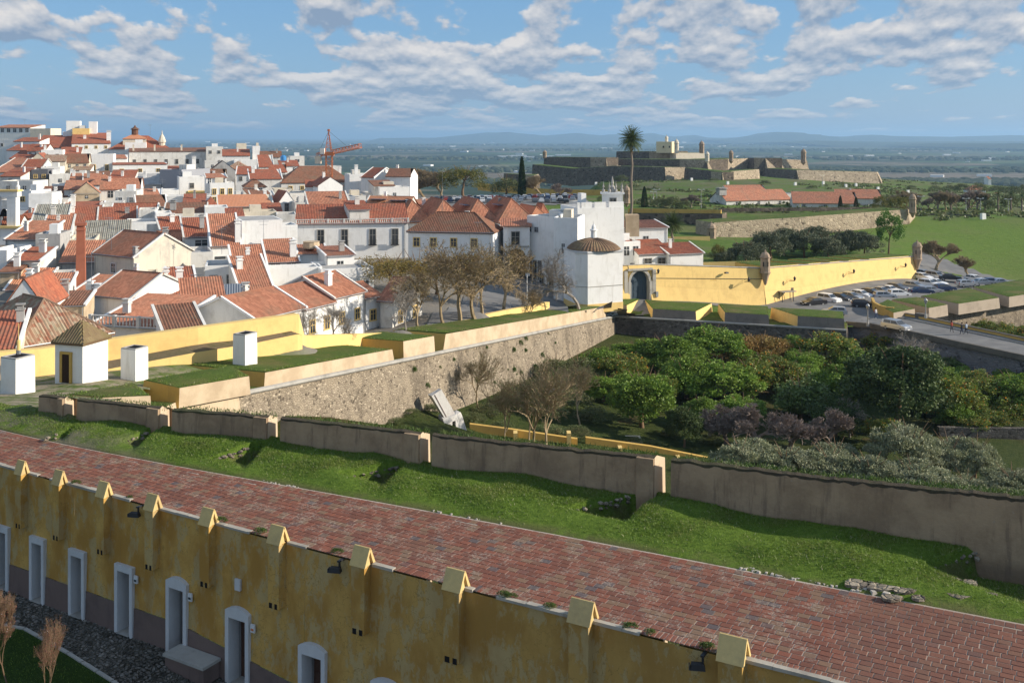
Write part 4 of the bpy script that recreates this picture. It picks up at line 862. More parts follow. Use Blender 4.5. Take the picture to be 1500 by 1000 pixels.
for px, w in ((988, .9), (1044, 1.2)):
    q = onAB(px, 417, .12); t = empty('blocked_opening', tuple(q)); tag(t, 'shallow plastered-over opening on the yellow wall, %s' % ('left one' if px < 1000 else 'right one below the floodlight'), 'blocked opening')
    s = MB(); s.box((0, 0, .8), (w, .12, .1), .4); s.box((w/2*math.cos(.4), w/2*math.sin(.4), 0), (.08, .12, 1.6), .4); s.obj('frame', M_yel2, t)
# bus shelter like frame
t = empty('shelter', tuple(G(1155, 447, -16)+Vector((0, 0, 0)))); tag(t, 'open steel frame shelter standing against the yellow bastion beside the road', 'shelter')
for dx_, dy_ in ((-1.1, 0), (1.1, .9), (-1.4, 1.0), (.8, 1.9)):
    s = MB(); s.tube((dx_, dy_, 0), (dx_, dy_, 2.3), .07); s.obj('post', M_iron, t)
s = MB(); s.box((0, .95, 2.35), (3.0, 1.6, .12), .35); s.obj('roof', M_gmetal, t); s = MB(); s.tube((.8, .5, 0), (.8, .5, 2.6), .05); s.box((.8, .5, 2.8), (.5, .06, .5)); s.obj('stop_sign', M_beige, t)
# ---- bridge
br = empty('bridge', (60, 155, -16)); tag(br, 'stone road bridge with low parapets crossing the orchard ditch', 'bridge')
def rp(px, py, z=-15.9): return G(px, py, z)
nE = [rp(1236, 472), rp(1276, 478), rp(1340, 490.5), rp(1408, 505.5), rp(1500, 525), rp(1760, 583)]; fE = [rp(1304, 462.5), rp(1330, 466), rp(1360, 472), rp(1420, 485), rp(1500, 502.5), rp(1780, 565)]
nE[0] = Vector((53.2, 163.0, -15.9))
deck = MB()
for k in range(5): deck.face([nE[k], nE[k+1], fE[k+1], fE[k]], 0)
deck.v = [tuple(Vector(v)-br.location+Vector((0, 0, .16))) for v in deck.v]; deck.obj('carriageway', M_asph, br)
body = MB()
for k in range(5):
    for a, c, s_ in ((nE[k], nE[k+1], 1), (fE[k], fE[k+1], -1)):
        q = [a-Vector((0, 0, 9)), c-Vector((0, 0, 9)), c+Vector((0, 0, .1)), a+Vector((0, 0, .1))]; body.face(q if s_ > 0 else q[::-1], 0)
body.face([nE[-1], nE[-1]-Vector((0, 0, 9)), fE[-1]-Vector((0, 0, 9)), fE[-1]], 0)
body.v = [tuple(Vector(v)-br.location) for v in body.v]; body.obj('side_wall', M_rubg, br)
def parap(pts, h, w, z0, m, name, side, cop=None):
    mb = MB()
    for a, c in zip(pts[:-1], pts[1:]):
        d_ = (c-a); d_.z = 0; d_.normalize(); nn = Vector((d_.y, -d_.x, 0))*side
        q = [a, c, c+nn*w, a+nn*w] if side > 0 else [a+nn*w, c+nn*w, c, a]
        q = q if ((q[1]-q[0]).cross(q[2]-q[1]).z > 0) else q[::-1]
        mb.prism([(p.x, p.y) for p in q], z0, z0+h, 0)
    mb.v = [tuple(Vector(v)-br.location) for v in mb.v]; return mb.obj(name, m, br)
M_pt = plaster('dark_mossy_coping', (0.17, 0.15, 0.125), (0.08, 0.075, 0.065), .7, .4)
parap(nE, .75, .45, -16.1, M_pt, 'near_parapet', 1); parap(fE, .85, .4, -16.1, M_yel2, 'far_parapet', -1); parap(fE, .12, .5, -15.24, M_pt, 'coping', -1)
kb = [a.lerp(c, .82) for a, c in zip(nE, fE)]; parap(kb, .14, .18, -15.76, M_stonetrim, 'kerb', -1)
kb2 = MB()
for k in range(5): kb2.face([kb[k]+Vector((0, 0, .28)), kb[k+1]+Vector((0, 0, .28)), fE[k+1]+Vector((0, 0, .28)), fE[k]+Vector((0, 0, .28))])
kb2.v = [tuple(Vector(v)-br.location) for v in kb2.v]; kb2.obj('pavement', M_asph, br)
pr = rp(1352, 469.5); s = MB(); s.box(tuple(pr-br.location+Vector((0, .4, 0))), (1.9, 1.1, 2.2), -.8); s.obj('pier', M_pt, br)
# curved yellow end wall of the first right-hand merlon
cwl = [(1276, 449), (1279, 456), (1288, 461), (1298, 463.5), (1309, 464.5)]; mb = MB(); cq = [G(a, c, -16) for a, c in cwl]; mb = MB()
for a, c in zip(cq[:-1], cq[1:]):
    d_ = (c-a).normalized(); nn = Vector((-d_.y, d_.x, 0))*.4; mb.prism([(a.x, a.y), (c.x, c.y), (c.x+nn.x, c.y+nn.y), (a.x+nn.x, a.y+nn.y)], -16.3, -14.4)
tag(mb.obj('curved_wall', M_yel2), 'curved ochre wall end where the bridge meets the car parking', 'wall')
# ---- yellow inner rampart walls, left
def ribbon(name, label, pts, th, h, m, cat='wall', copm=None, back=1):
    """pts = base-line Vectors; vertical wall of thickness th; h scalar or list"""
    root = empty(name, tuple(pts[0])); tag(root, label, cat); mb = MB(); hs = h if hasattr(h, '__len__') else [h]*len(pts)
    for k in range(len(pts)-1):
        a, c = pts[k]-pts[0], pts[k+1]-pts[0]; d_ = (c-a); d_.z = 0; d_.normalize(); nn = Vector((-d_.y, d_.x, 0))*th*back
        q = [a, c, c+nn, a+nn]; zb = [a.z-1.5, c.z-1.5, c.z-1.5, a.z-1.5]; zt_ = [a.z+hs[k], c.z+hs[k+1], c.z+hs[k+1], a.z+hs[k]]
        if (q[1]-q[0]).cross(q[2]-q[1]).z < 0: q, zb, zt_ = q[::-1], zb[::-1], zt_[::-1]
        mb.prism([(p.x, p.y) for p in q], zb, zt_)
    mb.obj('body', m, root)
    if copm: cordon(root, [p-pts[0]+Vector((0, 0, hh_)) for p, hh_ in zip(pts, hs)], copm, .08, 'coping')
    return root
def onT(px, D, dz=0): p = TP(px, D); p.z += dz; return p
yb = ribbon('yellow_rampart_wall', 'tall pale yellow rampart wall with a sloping ledge behind the small white hut', [onT(-60, 72), onT(60, 76), onT(160, 80), onT(290, 84), onT(438, 90.5), onT(446, 92.5)], .8, [2.0, 2.0, 2.2, 2.6, 2.6, 1.0], M_yel)
lp = [onT(158, 77.5), onT(290, 82), onT(372, 86.2), onT(436, 89.3), onT(443, 89.8)]
mb = MB()
for k in range(len(lp)-1):
    a, c = lp[k]-lp[0], lp[k+1]-lp[0]; d_ = (c-a).normalized(); nn = Vector((-d_.y, d_.x, 0))*1.6; hh0, hh1 = [.15, .95, 1.15, 1.3, 1.0][k:k+2]
    mb.prism([(a.x, a.y), (c.x, c.y), (c.x+nn.x, c.y+nn.y), (a.x+nn.x, a.y+nn.y)], [a.z-1, c.z-1, c.z-1, a.z-1], [a.z+hh0, c.z+hh1, c.z+hh1+.25, a.z+hh0+.25], 0, mtop=1)
mb.obj('ledge', [M_yel, M_dirt], yb, tuple(lp[0]-Vector(yb.location)))
ribbon('low_yellow_wall', 'low pale yellow wall between the rampart grass and the town square', [onT(446, 92.5), onT(560, 104), onT(640, 117), onT(720, 130), onT(805, 147)], .6, [1.0, .75, .6, .8, .9], M_yel)
# ---- low ochre walls in the orchard
def otz(px, py, D): return Vector((X(px, D), D, ZY(py, D)))
r1 = ribbon('orchard_wall', 'ochre garden wall with small buttresses at the near edge of the orchard, left stretch', [otz(688, 642, 103), otz(750, 650, 103), otz(846, 664, 103)], .5, 1.45, M_yel2)
for px in (755, 833):
    s = MB(); q = otz(px, 652, 102.5)-otz(688, 642, 103); s.box((q.x, q.y-.2, q.z+.1), (.4, 1.0, 2.6)); s.obj('buttress', M_yel, r1)
r2 = ribbon('orchard_wall', 'ochre garden wall continuing right towards the olive trees, right stretch', [otz(858, 668, 104), otz(952, 678, 104), otz(1045, 695, 104)], .5, [1.9, 1.7, 1.6], M_yel2)
for px, py in ((908, 668), (993, 682)):
    s = MB(); q = otz(px, py, 103.5)-otz(858, 668, 104); s.box((q.x, q.y-.1, q.z-.2), (.4, 1.0, 2.4)); s.obj('buttress', M_yel, r2)
s = MB(); q = otz(855, 655, 105)-otz(858, 668, 104); s.tube((q.x-1, q.y, q.z-.9), (q.x+.9, q.y, q.z+.3), .22, .22, 5); s.obj('sloped_brace', M_yel, r2)
t = empty('water_tank', tuple(otz(919, 652, 108))); tag(t, 'open rectangular tank with pale rim behind the ochre orchard wall', 'tank')
s = MB()
for c_, z_ in (((0, -1.1, 0), (2.9, .2, 1.4)), ((0, 1.1, 0), (2.9, .2, 1.4)), ((-1.35, 0, 0), (.2, 2.0, 1.4)), ((1.35, 0, 0), (.2, 2.0, 1.4))): s.box(c_, z_)
s.obj('rim', M_cream, t); s = MB(); s.box((0, 0, .1), (2.5, 2.0, .2)); s.obj('water', M_glass, t)
r3 = ribbon('field_wall', 'rough grey stone field wall at the right behind the olive trees', [otz(1376, 640, 116), otz(1440, 641, 116), otz(1560, 642, 116)], .6, 1.1, M_rubd)
# ---- barracks front
bw = empty('barracks', tuple(BW(12, 0, -5.1))); tag(bw, 'long two-tone barracks wall of peeling ochre limewash with stone door frames', 'building')
BL = Vector(bw.location); PXS = [s_of(q) for q in (8, 60, 118, 187, 264, 353, 462, 570, 730)]; s105 = s_of(264)
def zs(s_): return -.125*max(0.0, s_-s105)
DW = 1.12; DH = 2.42
def q3(s_, o_, z): return tuple(BW(s_, o_, z)-BL)
mb = MB(); zt_, zb_ = -0.06, -5.6
DWS = [.92, .92, .94, .98, 1.04, 1.10, 1.14, 1.16, 1.16]; doors = [(s_-w_/2+.13, s_+w_/2-.13) for s_, w_ in zip(PXS, DWS)]; brk = [S0]+[e for d_ in doors for e in d_]+[S1]
for k in range(0, len(brk), 2):
    a, c = brk[k], brk[k+1]; n = max(1, int((c-a)/1.0))
    for j in range(n):
        u, w = a+(c-a)*j/n, a+(c-a)*(j+1)/n; du, dw = -4.0+zs(u), -4.0+zs(w)
        mb.face([q3(u, -.10, du), q3(w, -.10, dw), q3(w, 0, zt_), q3(u, 0, zt_)], 0)
        mb.face([q3(u, -.17, zb_+zs(u)), q3(w, -.17, zb_+zs(w)), q3(w, -.13, dw), q3(u, -.13, du)], 1)
for a, c in doors:
    dz0 = zs((a+c)/2)
    def q3(s_, o_, z): return tuple(BW(s_, o_, z if z == zt_ else z+dz0)-BL)
    mb.face([q3(a, -.06, -5.1+DH), q3(c, -.06, -5.1+DH), q3(c, 0, zt_), q3(a, 0, zt_)], 0)
    mb.face([q3(a, .5, zb_), q3(a, .5, -2.6), q3(a, -.12, -2.6), q3(a, -.12, zb_)], 2); mb.face([q3(c, .5, zb_), q3(c, .5, -2.6), q3(c, -.12, -2.6), q3(c, -.12, zb_)][::-1], 2); mb.face([q3(a, .5, -2.68), q3(c, .5, -2.68), q3(c, -.1, -2.68), q3(a, -.1, -2.68)], 2)
    mb.face([q3(a, .45, -5.08), q3(c, .45, -5.08), q3(c, -.3, -5.08), q3(a, -.3, -5.08)][::1], 3)
def q3(s_, o_, z): return tuple(BW(s_, o_, z)-BL)
mb.obj('front_wall', [M_barr, M_dado, plaster('grey_white_reveal', (0.45, 0.45, 0.45), (0.3, 0.3, 0.3), .3, .3), M_stonetrim], bw)
def sbox(mb, s0, s1, o0, o1, z0, z1, m=0):
    return mb.hexa([q3(s0, o0, z0), q3(s1, o0, z0), q3(s1, o1, z0), q3(s0, o1, z0), q3(s0, o0, z1), q3(s1, o0, z1), q3(s1, o1, z1), q3(s0, o1, z1)], m)
for k, (a, c) in enumerate(doors):
    dz0 = zs((a+c)/2)
    def q3(s_, o_, z): return tuple(BW(s_, o_, z+dz0)-BL)
    fr_ = MB(); arched = k >= 4
    sbox(fr_, a-.15, a+.02, -.22, .3, -5.15, -2.72); sbox(fr_, c-.02, c+.15, -.22, .3, -5.15, -2.72)
    if arched:
        n = 6
        for j in range(n):
            u0, u1 = a-.15+(c-a+.3)*j/n, a-.15+(c-a+.3)*(j+1)/n; hz_ = lambda u: -2.47+.17*(1-((u-(a+c)/2)/((c-a)/2+.15))**2)
            fr_.hexa([q3(u0, -.22, -2.72), q3(u1, -.22, -2.72), q3(u1, .25, -2.72), q3(u0, .25, -2.72), q3(u0, -.22, hz_(u0)), q3(u1, -.22, hz_(u1)), q3(u1, .25, hz_(u1)), q3(u0, .25, hz_(u0))])
    else: sbox(fr_, a-.15, c+.15, -.22, .3, -2.72, -2.47)
    f_ = fr_.obj('door_frame', M_white_trim, bw)
    dl = MB(); sbox(dl, a+.03, c-.03, .40, .46, -5.08, -2.69)
    for r_ in range(3): sbox(dl, a+.12, c-.12, .37, .40, -4.9+r_*.74, -4.3+r_*.74)
    dl.obj('door_leaf', M_wood, bw)
    if k in (3, 4, 5):
        s = MB(); sbox(s, c+.22, c+.42, -.2, -.14, -3.0, -2.72); s.obj('number_plate', flat('white_enamel', (.7, .7, .7), .3), bw)
        s = MB(); sbox(s, c+.26, c+.38, -.215, -.2, -2.93, -2.86); s.obj('plate_mark', M_rust if k == 5 else M_iron, bw)
def q3(s_, o_, z): return tuple(BW(s_, o_, z)-BL)
# coping slabs along the top of the wall, broken and missing in places
copm = plaster('pale_coping', (0.45, 0.41, 0.34), (0.2, 0.18, 0.15), .7, .3); s_ = -4.0; rr = random.Random(5)
while s_ < 53:
    L_ = rr.uniform(.5, 1.5)
    if rr.random() < .72:
        cop = MB(); sbox(cop, s_, s_+L_-.01, -.05, .11+rr.uniform(0, .05), -.05, .035+rr.uniform(-.01, .015)); cop.obj('coping_stone', copm, bw)
    s_ += L_
CAPS = [38, 93, 158, 229, 310, 411, 534, 670, 855, 1075]
for px in CAPS:
    s_ = s_of(px); K_ = .58+.42*min(1, px/950); w_ = .33*K_; pl = MB(); hgt = 2.2
    sbox(pl, s_-w_, s_+w_, -.36, .0, -hgt, .0); pl.obj('pilaster', M_barr, bw)
    vt = MB(); sbox(vt, s_-w_+.06, s_-.06, -.375, -.30, -hgt-.02, -hgt+.16); sbox(vt, s_+.06, s_+w_-.08, -.375, -.30, -hgt-.02, -hgt+.16); vt.obj('vent_hole', M_dark, bw)
    cp = MB(); hh_, e = .60*(.8+.2*K_), .05; o0, o1 = -.40, -.40+.72*K_; om = (o0+o1)/2
    for oa, ob, s2 in ((o0, om, 1), (o1, om, -1)):
        t_ = .075*s2
        cp.hexa([q3(s_-w_-e, oa, .0), q3(s_+w_+e, oa, .0), q3(s_+w_+e, oa+t_*1.6, .0), q3(s_-w_-e, oa+t_*1.6, .0), q3(s_-w_-e, om-t_*.35, hh_), q3(s_+w_+e, om-t_*.35, hh_), q3(s_+w_+e, om+t_*.5, hh_-.02), q3(s_-w_-e, om+t_*.5, hh_-.02)])
    c_ = cp.obj('chimney_cap', M_cap, bw)
    fl = MB(); ob_ = o0+(o1-o0)*.62; z2 = hh_*.60
    fl.hexa([q3(s_-w_, o0+.05, -.02), q3(s_+w_, o0+.05, -.02), q3(s_+w_, ob_, -.02), q3(s_-w_, ob_, -.02), q3(s_-w_, om-.06, z2), q3(s_+w_, om-.06, z2), q3(s_+w_, om-.02, z2), q3(s_-w_, om-.02, z2)]); fl.obj('flue_base', M_cap, bw)
s_ = s_of(351); s = MB(); sbox(s, s_-.12, s_+.14, -.13, -.05, -2.12, -1.72); s.obj('wall_plaque', M_white_trim, bw)
# black floodlights on the wall top
for px, py, lb in ((209, 745, 'small black floodlight bracketed under the wall top, leftmost of three'), (503, 823, 'small black floodlight on the ochre wall, middle of three'), (1033, 966, 'black floodlight on the ochre wall at the bottom right, nearest of three')):
    s_ = s_of(px); p_ = BW(s_, 0, 0); t = empty('floodlight', tuple(p_)); tag(t, lb, 'floodlight', 'floodlights on the barracks wall'); a = math.atan2(*(BW(s_+.1)-BW(s_))[1::-1]) if False else math.atan2((BW(s_+.1)-BW(s_)).y, (BW(s_+.1)-BW(s_)).x); t.rotation_euler = (0, 0, a)
    s = MB(); s.box((0, -.12, -.06), (.10, .3, .05)); s.box((.0, -.2, -.17), (.05, .06, .25)); s.obj('bracket', M_iron, t); s = MB(); s.box((-.12, -.28, -.34), (.42, .22, .16), .35, 0, .8); s.obj('housing', M_iron, t)
    s = MB(); s.box((-.33, -.36, -.36), (.03, .2, .12), .35); s.obj('lens', M_glass, t)
# courtyard
ZC = -5.12
def kerb_x(y): return None
kp = [G(-60, 905, ZC), G(36, 922, ZC), G(100, 958, ZC), G(165, 999, ZC), G(260, 1070, ZC)]
cy = MB(); cc = [G(-400, 700, ZC), *[BW(s_, -.1, ZC) for s_ in np.linspace(-6, 43, 24)], Vector((20, 10, ZC)), Vector((-60, 10, ZC))]

for u, w in zip(np.linspace(-6, 54, 31)[:-1], np.linspace(-6, 54, 31)[1:]): cy.face([BW(u, -30, ZC+zs(u)), BW(w, -30, ZC+zs(w)), BW(w, .3, ZC+zs(w)), BW(u, .3, ZC+zs(u))])
cy.face([BW(-6, -30, ZC), BW(-6, .3, ZC), BW(-6, .3, ZC)+Vector((-30, 17, 0)), BW(-6, -30, ZC)+Vector((-30, 17, 0))][::-1]); cyo = tagk(cy.obj('courtyard', flat('dark_joint_dirt', (0.10, 0.09, 0.07), .95, .1)), 'structure')
cyo.data.transform(__import__('mathutils').Matrix.Translation((0, 0, -.03)))
M_cob = rubble('grey_cobbles', (0.24, 0.22, 0.195), (0.14, 0.128, 0.11), (0.06, 0.06, 0.05), 5)
vs, fs = [], []; rr = random.Random(11)
kl = [loc2(np.array([p.x, p.y])) for p in kp]
s_ = -5.0
while s_ < 22:
    t_ = -.18
    while t_ > -13:
        o_ = t_; p = BW(s_+rr.uniform(-.05, .05), o_); px, py = 750+F*p.x/p.y, 200+F*(HC-ZC)/p.y
        if -20 < px < 560 and py < 1025:
            lawn = p.x < np.interp(p.y, [q.y for q in kp][::-1], [q.x for q in kp][::-1])-.0 if p.y < 42 else False
            if not lawn:
                r = rr.uniform(.055, .1); n = 5; a0 = rr.uniform(0, 6); h = rr.uniform(.01, .05); i = len(vs)
                for k in range(n): a = a0+k*2*math.pi/n; vs.append((p.x+r*math.cos(a)*1.15, p.y+r*math.sin(a), ZC+zs(s_)-.03))
                for k in range(n): a = a0+k*2*math.pi/n; vs.append((p.x+r*.75*math.cos(a)*1.15, p.y+r*.75*math.sin(a), ZC+zs(s_)-.02+h))
                fs += [(i+k, i+(k+1) % n, i+n+(k+1) % n, i+n+k) for k in range(n)]; fs.append((i+n, i+n+1, i+n+2, i+n+3)); fs.append((i+n, i+n+3, i+n+4, i+n))if False else None
                fs.append((i+n+4, i+n, i+n+3, i+n+3)) if False else fs.append((i+n, i+n+3, i+n+4, i+n+4))
        t_ -= rr.uniform(.15, .19)
    s_ += .165
fs = [f for f in fs if f]
me = bpy.data.meshes.new('cobbles'); me.from_pydata(vs, [], [tuple(dict.fromkeys(f)) for f in fs]); me.materials.append(M_cob); me.validate(); o = link('cobblestones', me); o['kind'] = 'stuff'
lw = MB(); lw.face([*kp, Vector((-20, 24, ZC)), Vector((-60, 24, ZC)), Vector((-60, 50, ZC))]); lo = lw.obj('lawn', grass('shaded_lawn_turf', (0.035, 0.07, 0.012), (0.055, 0.10, 0.018), (0.06, 0.07, 0.02), .4)); lo.location.z = .03; tagk(lo, 'structure')  # turf colour lowered to paint in the shade of the barracks
kb_ = MB()
for a, c in zip(kp[:-1], kp[1:]):
    n = max(1, int((c-a).length/.8)); d_ = (c-a).normalized()
    for j in range(n): u, w = a.lerp(c, (j+.03)/n), a.lerp(c, (j+.97)/n); m_ = (u+w)/2; kb_.box((m_.x, m_.y, ZC+.02), ((w-u).length, .14, .12), math.atan2(d_.y, d_.x))
tagk(kb_.obj('kerb', M_stonetrim), 'structure')
n = 22000; ly = NR.uniform(27, 41, n); lx = np.interp(ly, [q.y for q in kp][::-1], [q.x for q in kp][::-1])-NR.uniform(.1, 9, n)
o = link('grass', blades('lawn_blades', np.stack([lx, ly, np.full(n, ZC+.02)], 1), .02, .06, L_orange, .012)); o['kind'] = 'stuff'
bn = empty('stone_bench', (0, 0, 0)); sA, sB = s_of(262), s_of(335); bn.location = BW((sA+sB)/2, -.6, ZC); ZC0 = ZC; ZC = ZC+zs((sA+sB)/2); tag(bn, 'long grey stone bench block against the barracks wall beside a door', 'bench')
s = MB(); BL2 = BL; BL = Vector(bn.location); sbox(s, sA+.35, sB-.25, -.95, -.2, ZC-.1, ZC+.5); s.obj('block', M_dado, bn); s = MB(); sbox(s, sA+.30, sB-.2, -1.02, -.18, ZC+.5, ZC+.6); s.obj('slab', M_stonetrim, bn); BL = BL2; ZC = ZC0
# ---- distant ravelin, dark yellow-topped wall, fort
def rampart(name, label, pts, h, m, mt=None, thick=12, batter=.1, cat='fortress wall'):
    root = empty(name, tuple(P(*pts[0]))); tag(root, label, cat); mb = MB(); w = [P(*q) for q in pts]
    mm = m if isinstance(m, list) else [m]*(len(w)-1)
    L0 = Vector(root.location)
    uniq = []; 
    for q in mm:
        if q not in uniq: uniq.append(q)
    mats = uniq+[mt or M_hillg]
    for k in range(len(w)-1):
        wallbody(mb, [w[k]-L0, w[k+1]-L0], h, batter, thick, uniq.index(mm[k]), len(uniq))
    mb.obj('walls', mats, root); return root
rv = rampart('ravelin', 'stone ravelin with grassy top behind the olive trees and below the red roofed barracks', [(1046, 326, 262), (1180, 317.5, 272), (1330, 306.5, 292), (1340, 310, 310)], 10, M_rubf, M_grassr, 9)
rampart('glacis_wall', 'long thin dark wall along the road above the ravelin', [(1053, 305, 330), (1200, 303.5, 332), (1340, 303, 335)], 1.2, M_rubfd, thick=.6)
rampart('glacis_wall', 'brown far retaining wall right of the ravelin turret', [(1338, 312, 318), (1400, 313.5, 312), (1450, 315, 306)], 1.5, M_rubfd, thick=.6)
rampart('moat_wall', 'dark rubble wall with an ochre parapet beside the tall palm', [(920, 312, 305), (1058, 313, 292)], 9, M_rubfd, M_grassr, 5)
rampart('parapet', 'ochre parapet strip above the dark moat wall beside the tall palm', [(920, 305, 306), (1056, 307.5, 293)], 1.6, M_yel2, thick=.7)
rampart('garden_wall', 'yellow boundary wall behind the low white houses right of the palm', [(950, 347, 245), (1040, 346, 245)], 2.2, M_yel, thick=.5)
rampart('garden_wall', 'low yellow wall behind the gate wall, left of the corner turret', [(1030, 384, 196), (1112, 382, 196)], 2.0, M_yel, thick=.5)
rampart('car_park_wall', 'long ochre wall at the back of the crowded car park', [(700, 268, 420), (800, 277, 412), (925, 279, 405)], 3, M_yel2, thick=.7)
turret(P(1337, 311, 291), .95, 4.2, 'small stone turret on the far tip of the ravelin', M_tur, corb=1.5)
turret(P(1042, 353, 255), 1.2, 3.6, 'stone sentry turret at the near left tip of the ravelin', M_tur, corb=.8)
turret(P(918, 297, 240), .8, 3.2, 'slender sentry turret just left of the tall palm trunk', M_tur, corb=1)
mb = MB(); wallbody(mb, [P(919, 283, 236), P(930, 297, 236), P(926, 318, 236)], 6, .05, 2)
D1, D2 = M_rubfd, M_rubf  # shaded and sunlit tones of the fort stone, shade painted by wall face
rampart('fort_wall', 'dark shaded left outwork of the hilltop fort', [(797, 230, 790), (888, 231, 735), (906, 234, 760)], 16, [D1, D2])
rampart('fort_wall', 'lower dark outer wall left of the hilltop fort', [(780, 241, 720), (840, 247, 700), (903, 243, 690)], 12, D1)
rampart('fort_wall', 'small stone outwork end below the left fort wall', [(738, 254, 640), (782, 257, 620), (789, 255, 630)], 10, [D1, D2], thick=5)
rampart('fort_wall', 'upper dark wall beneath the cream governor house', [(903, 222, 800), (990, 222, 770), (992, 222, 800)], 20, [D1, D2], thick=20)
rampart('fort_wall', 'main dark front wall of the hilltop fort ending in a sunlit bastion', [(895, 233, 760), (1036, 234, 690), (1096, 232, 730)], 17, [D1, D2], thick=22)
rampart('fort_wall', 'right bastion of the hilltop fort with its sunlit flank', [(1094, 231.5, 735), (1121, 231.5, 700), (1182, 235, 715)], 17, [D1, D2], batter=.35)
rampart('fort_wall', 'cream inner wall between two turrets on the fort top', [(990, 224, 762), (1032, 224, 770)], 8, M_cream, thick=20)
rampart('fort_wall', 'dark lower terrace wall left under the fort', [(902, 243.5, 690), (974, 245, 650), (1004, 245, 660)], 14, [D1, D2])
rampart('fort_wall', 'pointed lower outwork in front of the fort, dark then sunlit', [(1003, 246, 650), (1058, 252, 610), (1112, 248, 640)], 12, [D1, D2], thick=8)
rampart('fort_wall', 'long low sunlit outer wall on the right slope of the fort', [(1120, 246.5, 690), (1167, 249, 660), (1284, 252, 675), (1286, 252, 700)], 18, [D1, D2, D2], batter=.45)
turret(P(798, 231, 788), 1.6, 4.5, 'small sentry turret on the far left tip of the fort', M_tur, 'distant fort turrets'); turret(P(991, 224, 760), 1.7, 8, 'cream sentry turret just right of the governor house', M_cream, corb=.5)
turret(P(1028, 224, 758), 1.9, 7, 'round sentry turret right of the cream inner fort wall', M_tur, corb=.5); turret(P(1036, 236, 688), 1.4, 5, 'sentry turret on the dark corner of the main fort wall', M_cream, corb=2)
turret(P(1071, 236, 705), 1.5, 6, 'sentry turret in the middle of the sunlit fort bastion', M_tur, corb=2); turret(P(1177, 238, 705), 1.8, 7.5, 'sentry turret at the right tip of the hilltop fort', M_tur, corb=2)
gh = empty('governor_house', tuple(P(976, 224, 770))); tag(gh, 'cream block house with a little cupola on top of the hilltop fort', 'building')
s = MB(); s.box((0, 0, 4.2), (12.3, 10, 8.4), -.5); s.obj('wall', plaster('pale_cream_far', (0.82, 0.70, 0.45), (.6, .5, .33), .3, .2), gh); s = MB(); s.lathe([(1.2, 0), (1.2, 2.5), (1.5, 2.6), (1.1, 3.6), (.3, 4.3), (.1, 5.2)], (0.2, 0, 8.4), 8); s.obj('cupola', M_cream, gh)
for a in (-3, 1.5): s = MB(); s.box((a, -5.6 if a < 0 else -6.3, 4.5), (.9, .5, 1.4), -.5); s.obj('window', M_dark, gh)
# ================================================================ THE TOWN
def roof_slope(mb, E0, E1, A1, A0, D, mi=0, pitch=.30, lift=.07):
    """corrugated tile slope between the eave E0-E1 and the ridge A0-A1, laid as alternating strips"""
    e = E1-E0; W_ = e.length
    if W_ < .05: return
    u_ = e.normalized(); n = u_.cross(((A0+A1)/2-(E0+E1)/2)).normalized()
    if n.z < 0: n = -n
    ua0, ua1 = (A0-E0).dot(u_), (A1-E0).dot(u_); h0 = (A0-E0)-u_*ua0; L = h0.length
    if L < .05: return
    hv = h0.normalized(); step = pitch/2 if D < 215 else max(pitch, 1.2); k = max(1, int(round(W_/step))); step = W_/k
    def lim(u):
        t = 1.0
        if ua0 > 0 and u < ua0: t = min(t, u/ua0)
        if ua1 < W_ and u > ua1: t = min(t, (W_-u)/(W_-ua1))
        return max(0.0, t)*L
    pts = []
    for i in range(k+1):
        u = i*step; lf_ = (lift if (i % 2 == 0 and D < 215) else 0.0)+.02; b0 = E0+u_*u+n*lf_; l_ = lim(u); b1 = b0+hv*l_
        if ua0 < 0: b1 = b1+u_*(ua0*0)
        pts.append((b0, b1, u, l_))
    for p, q in zip(pts[:-1], pts[1:]):
        if p[3] < .01 and q[3] < .01: continue
        f = [p[0], q[0], q[1], p[1]]; uv = [(p[2], 0), (q[2], 0), (q[2], q[3]), (p[2], p[3])]
        if (f[1]-f[0]).cross(f[2]-f[0]).dot(n) < 0: f, uv = f[::-1], uv[::-1]
        mb.face(f, mi, uv)
    # eave fascia
    th_ = Vector((0, 0, -.14)); mb.face([E0+th_, E1+th_, E1+n*.03, E0+n*.03], mi)
WINM = {}
def win_mesh(w, h, kind):
    k = (round(w, 1), round(h, 1), kind)
    if k not in WINM:
        fm = {'w': M_white_trim, 'y': M_yel, 'g': M_stonetrim, 'n': None}[kind[0]]; w, h = k[0], k[1]; s = MB(); b_ = .13
        if fm:
            for c_, z_ in (((0, 0, h/2+b_/2), (w+2*b_, .14, b_)), ((0, 0, -h/2-b_/2), (w+2*b_+.1, .2, b_)), ((-w/2-b_/2, 0, 0), (b_, .14, h)), ((w/2+b_/2, 0, 0), (b_, .14, h))): s.box(c_, z_)
        s.box((0, 0, 0), (.06, .1, h)) ; s.box((0, 0, h*.12), (w, .1, .05))
        p_ = MB(); p_.box((0, .02, 0), (w, .08, h)); WINM[k] = (s.mesh('window', [fm or M_white]), p_.mesh('pane', [M_glass]))
    return WINM[k]
def add_window(root, c, yaw, w=.9, h=1.3, kind='w', D=150, bal=False):
    fm, pn = win_mesh(w, h, kind); o = link('window', fm, root, tuple(c), yaw)
    p = link('pane', pn, o); 
    if bal:
        s = MB(); s.box((0, -.28, -h/2-.02), (w+.5, .5, .1)); 
        for i in range(9): s.box((-(w+.4)/2+(w+.4)*i/8, -.5, -h/2+.45), (.03, .03, .9))
        s.box((0, -.5, -h/2+.92), (w+.46, .05, .05)); s.obj('balcony', M_iron, o)
HOUSES = []
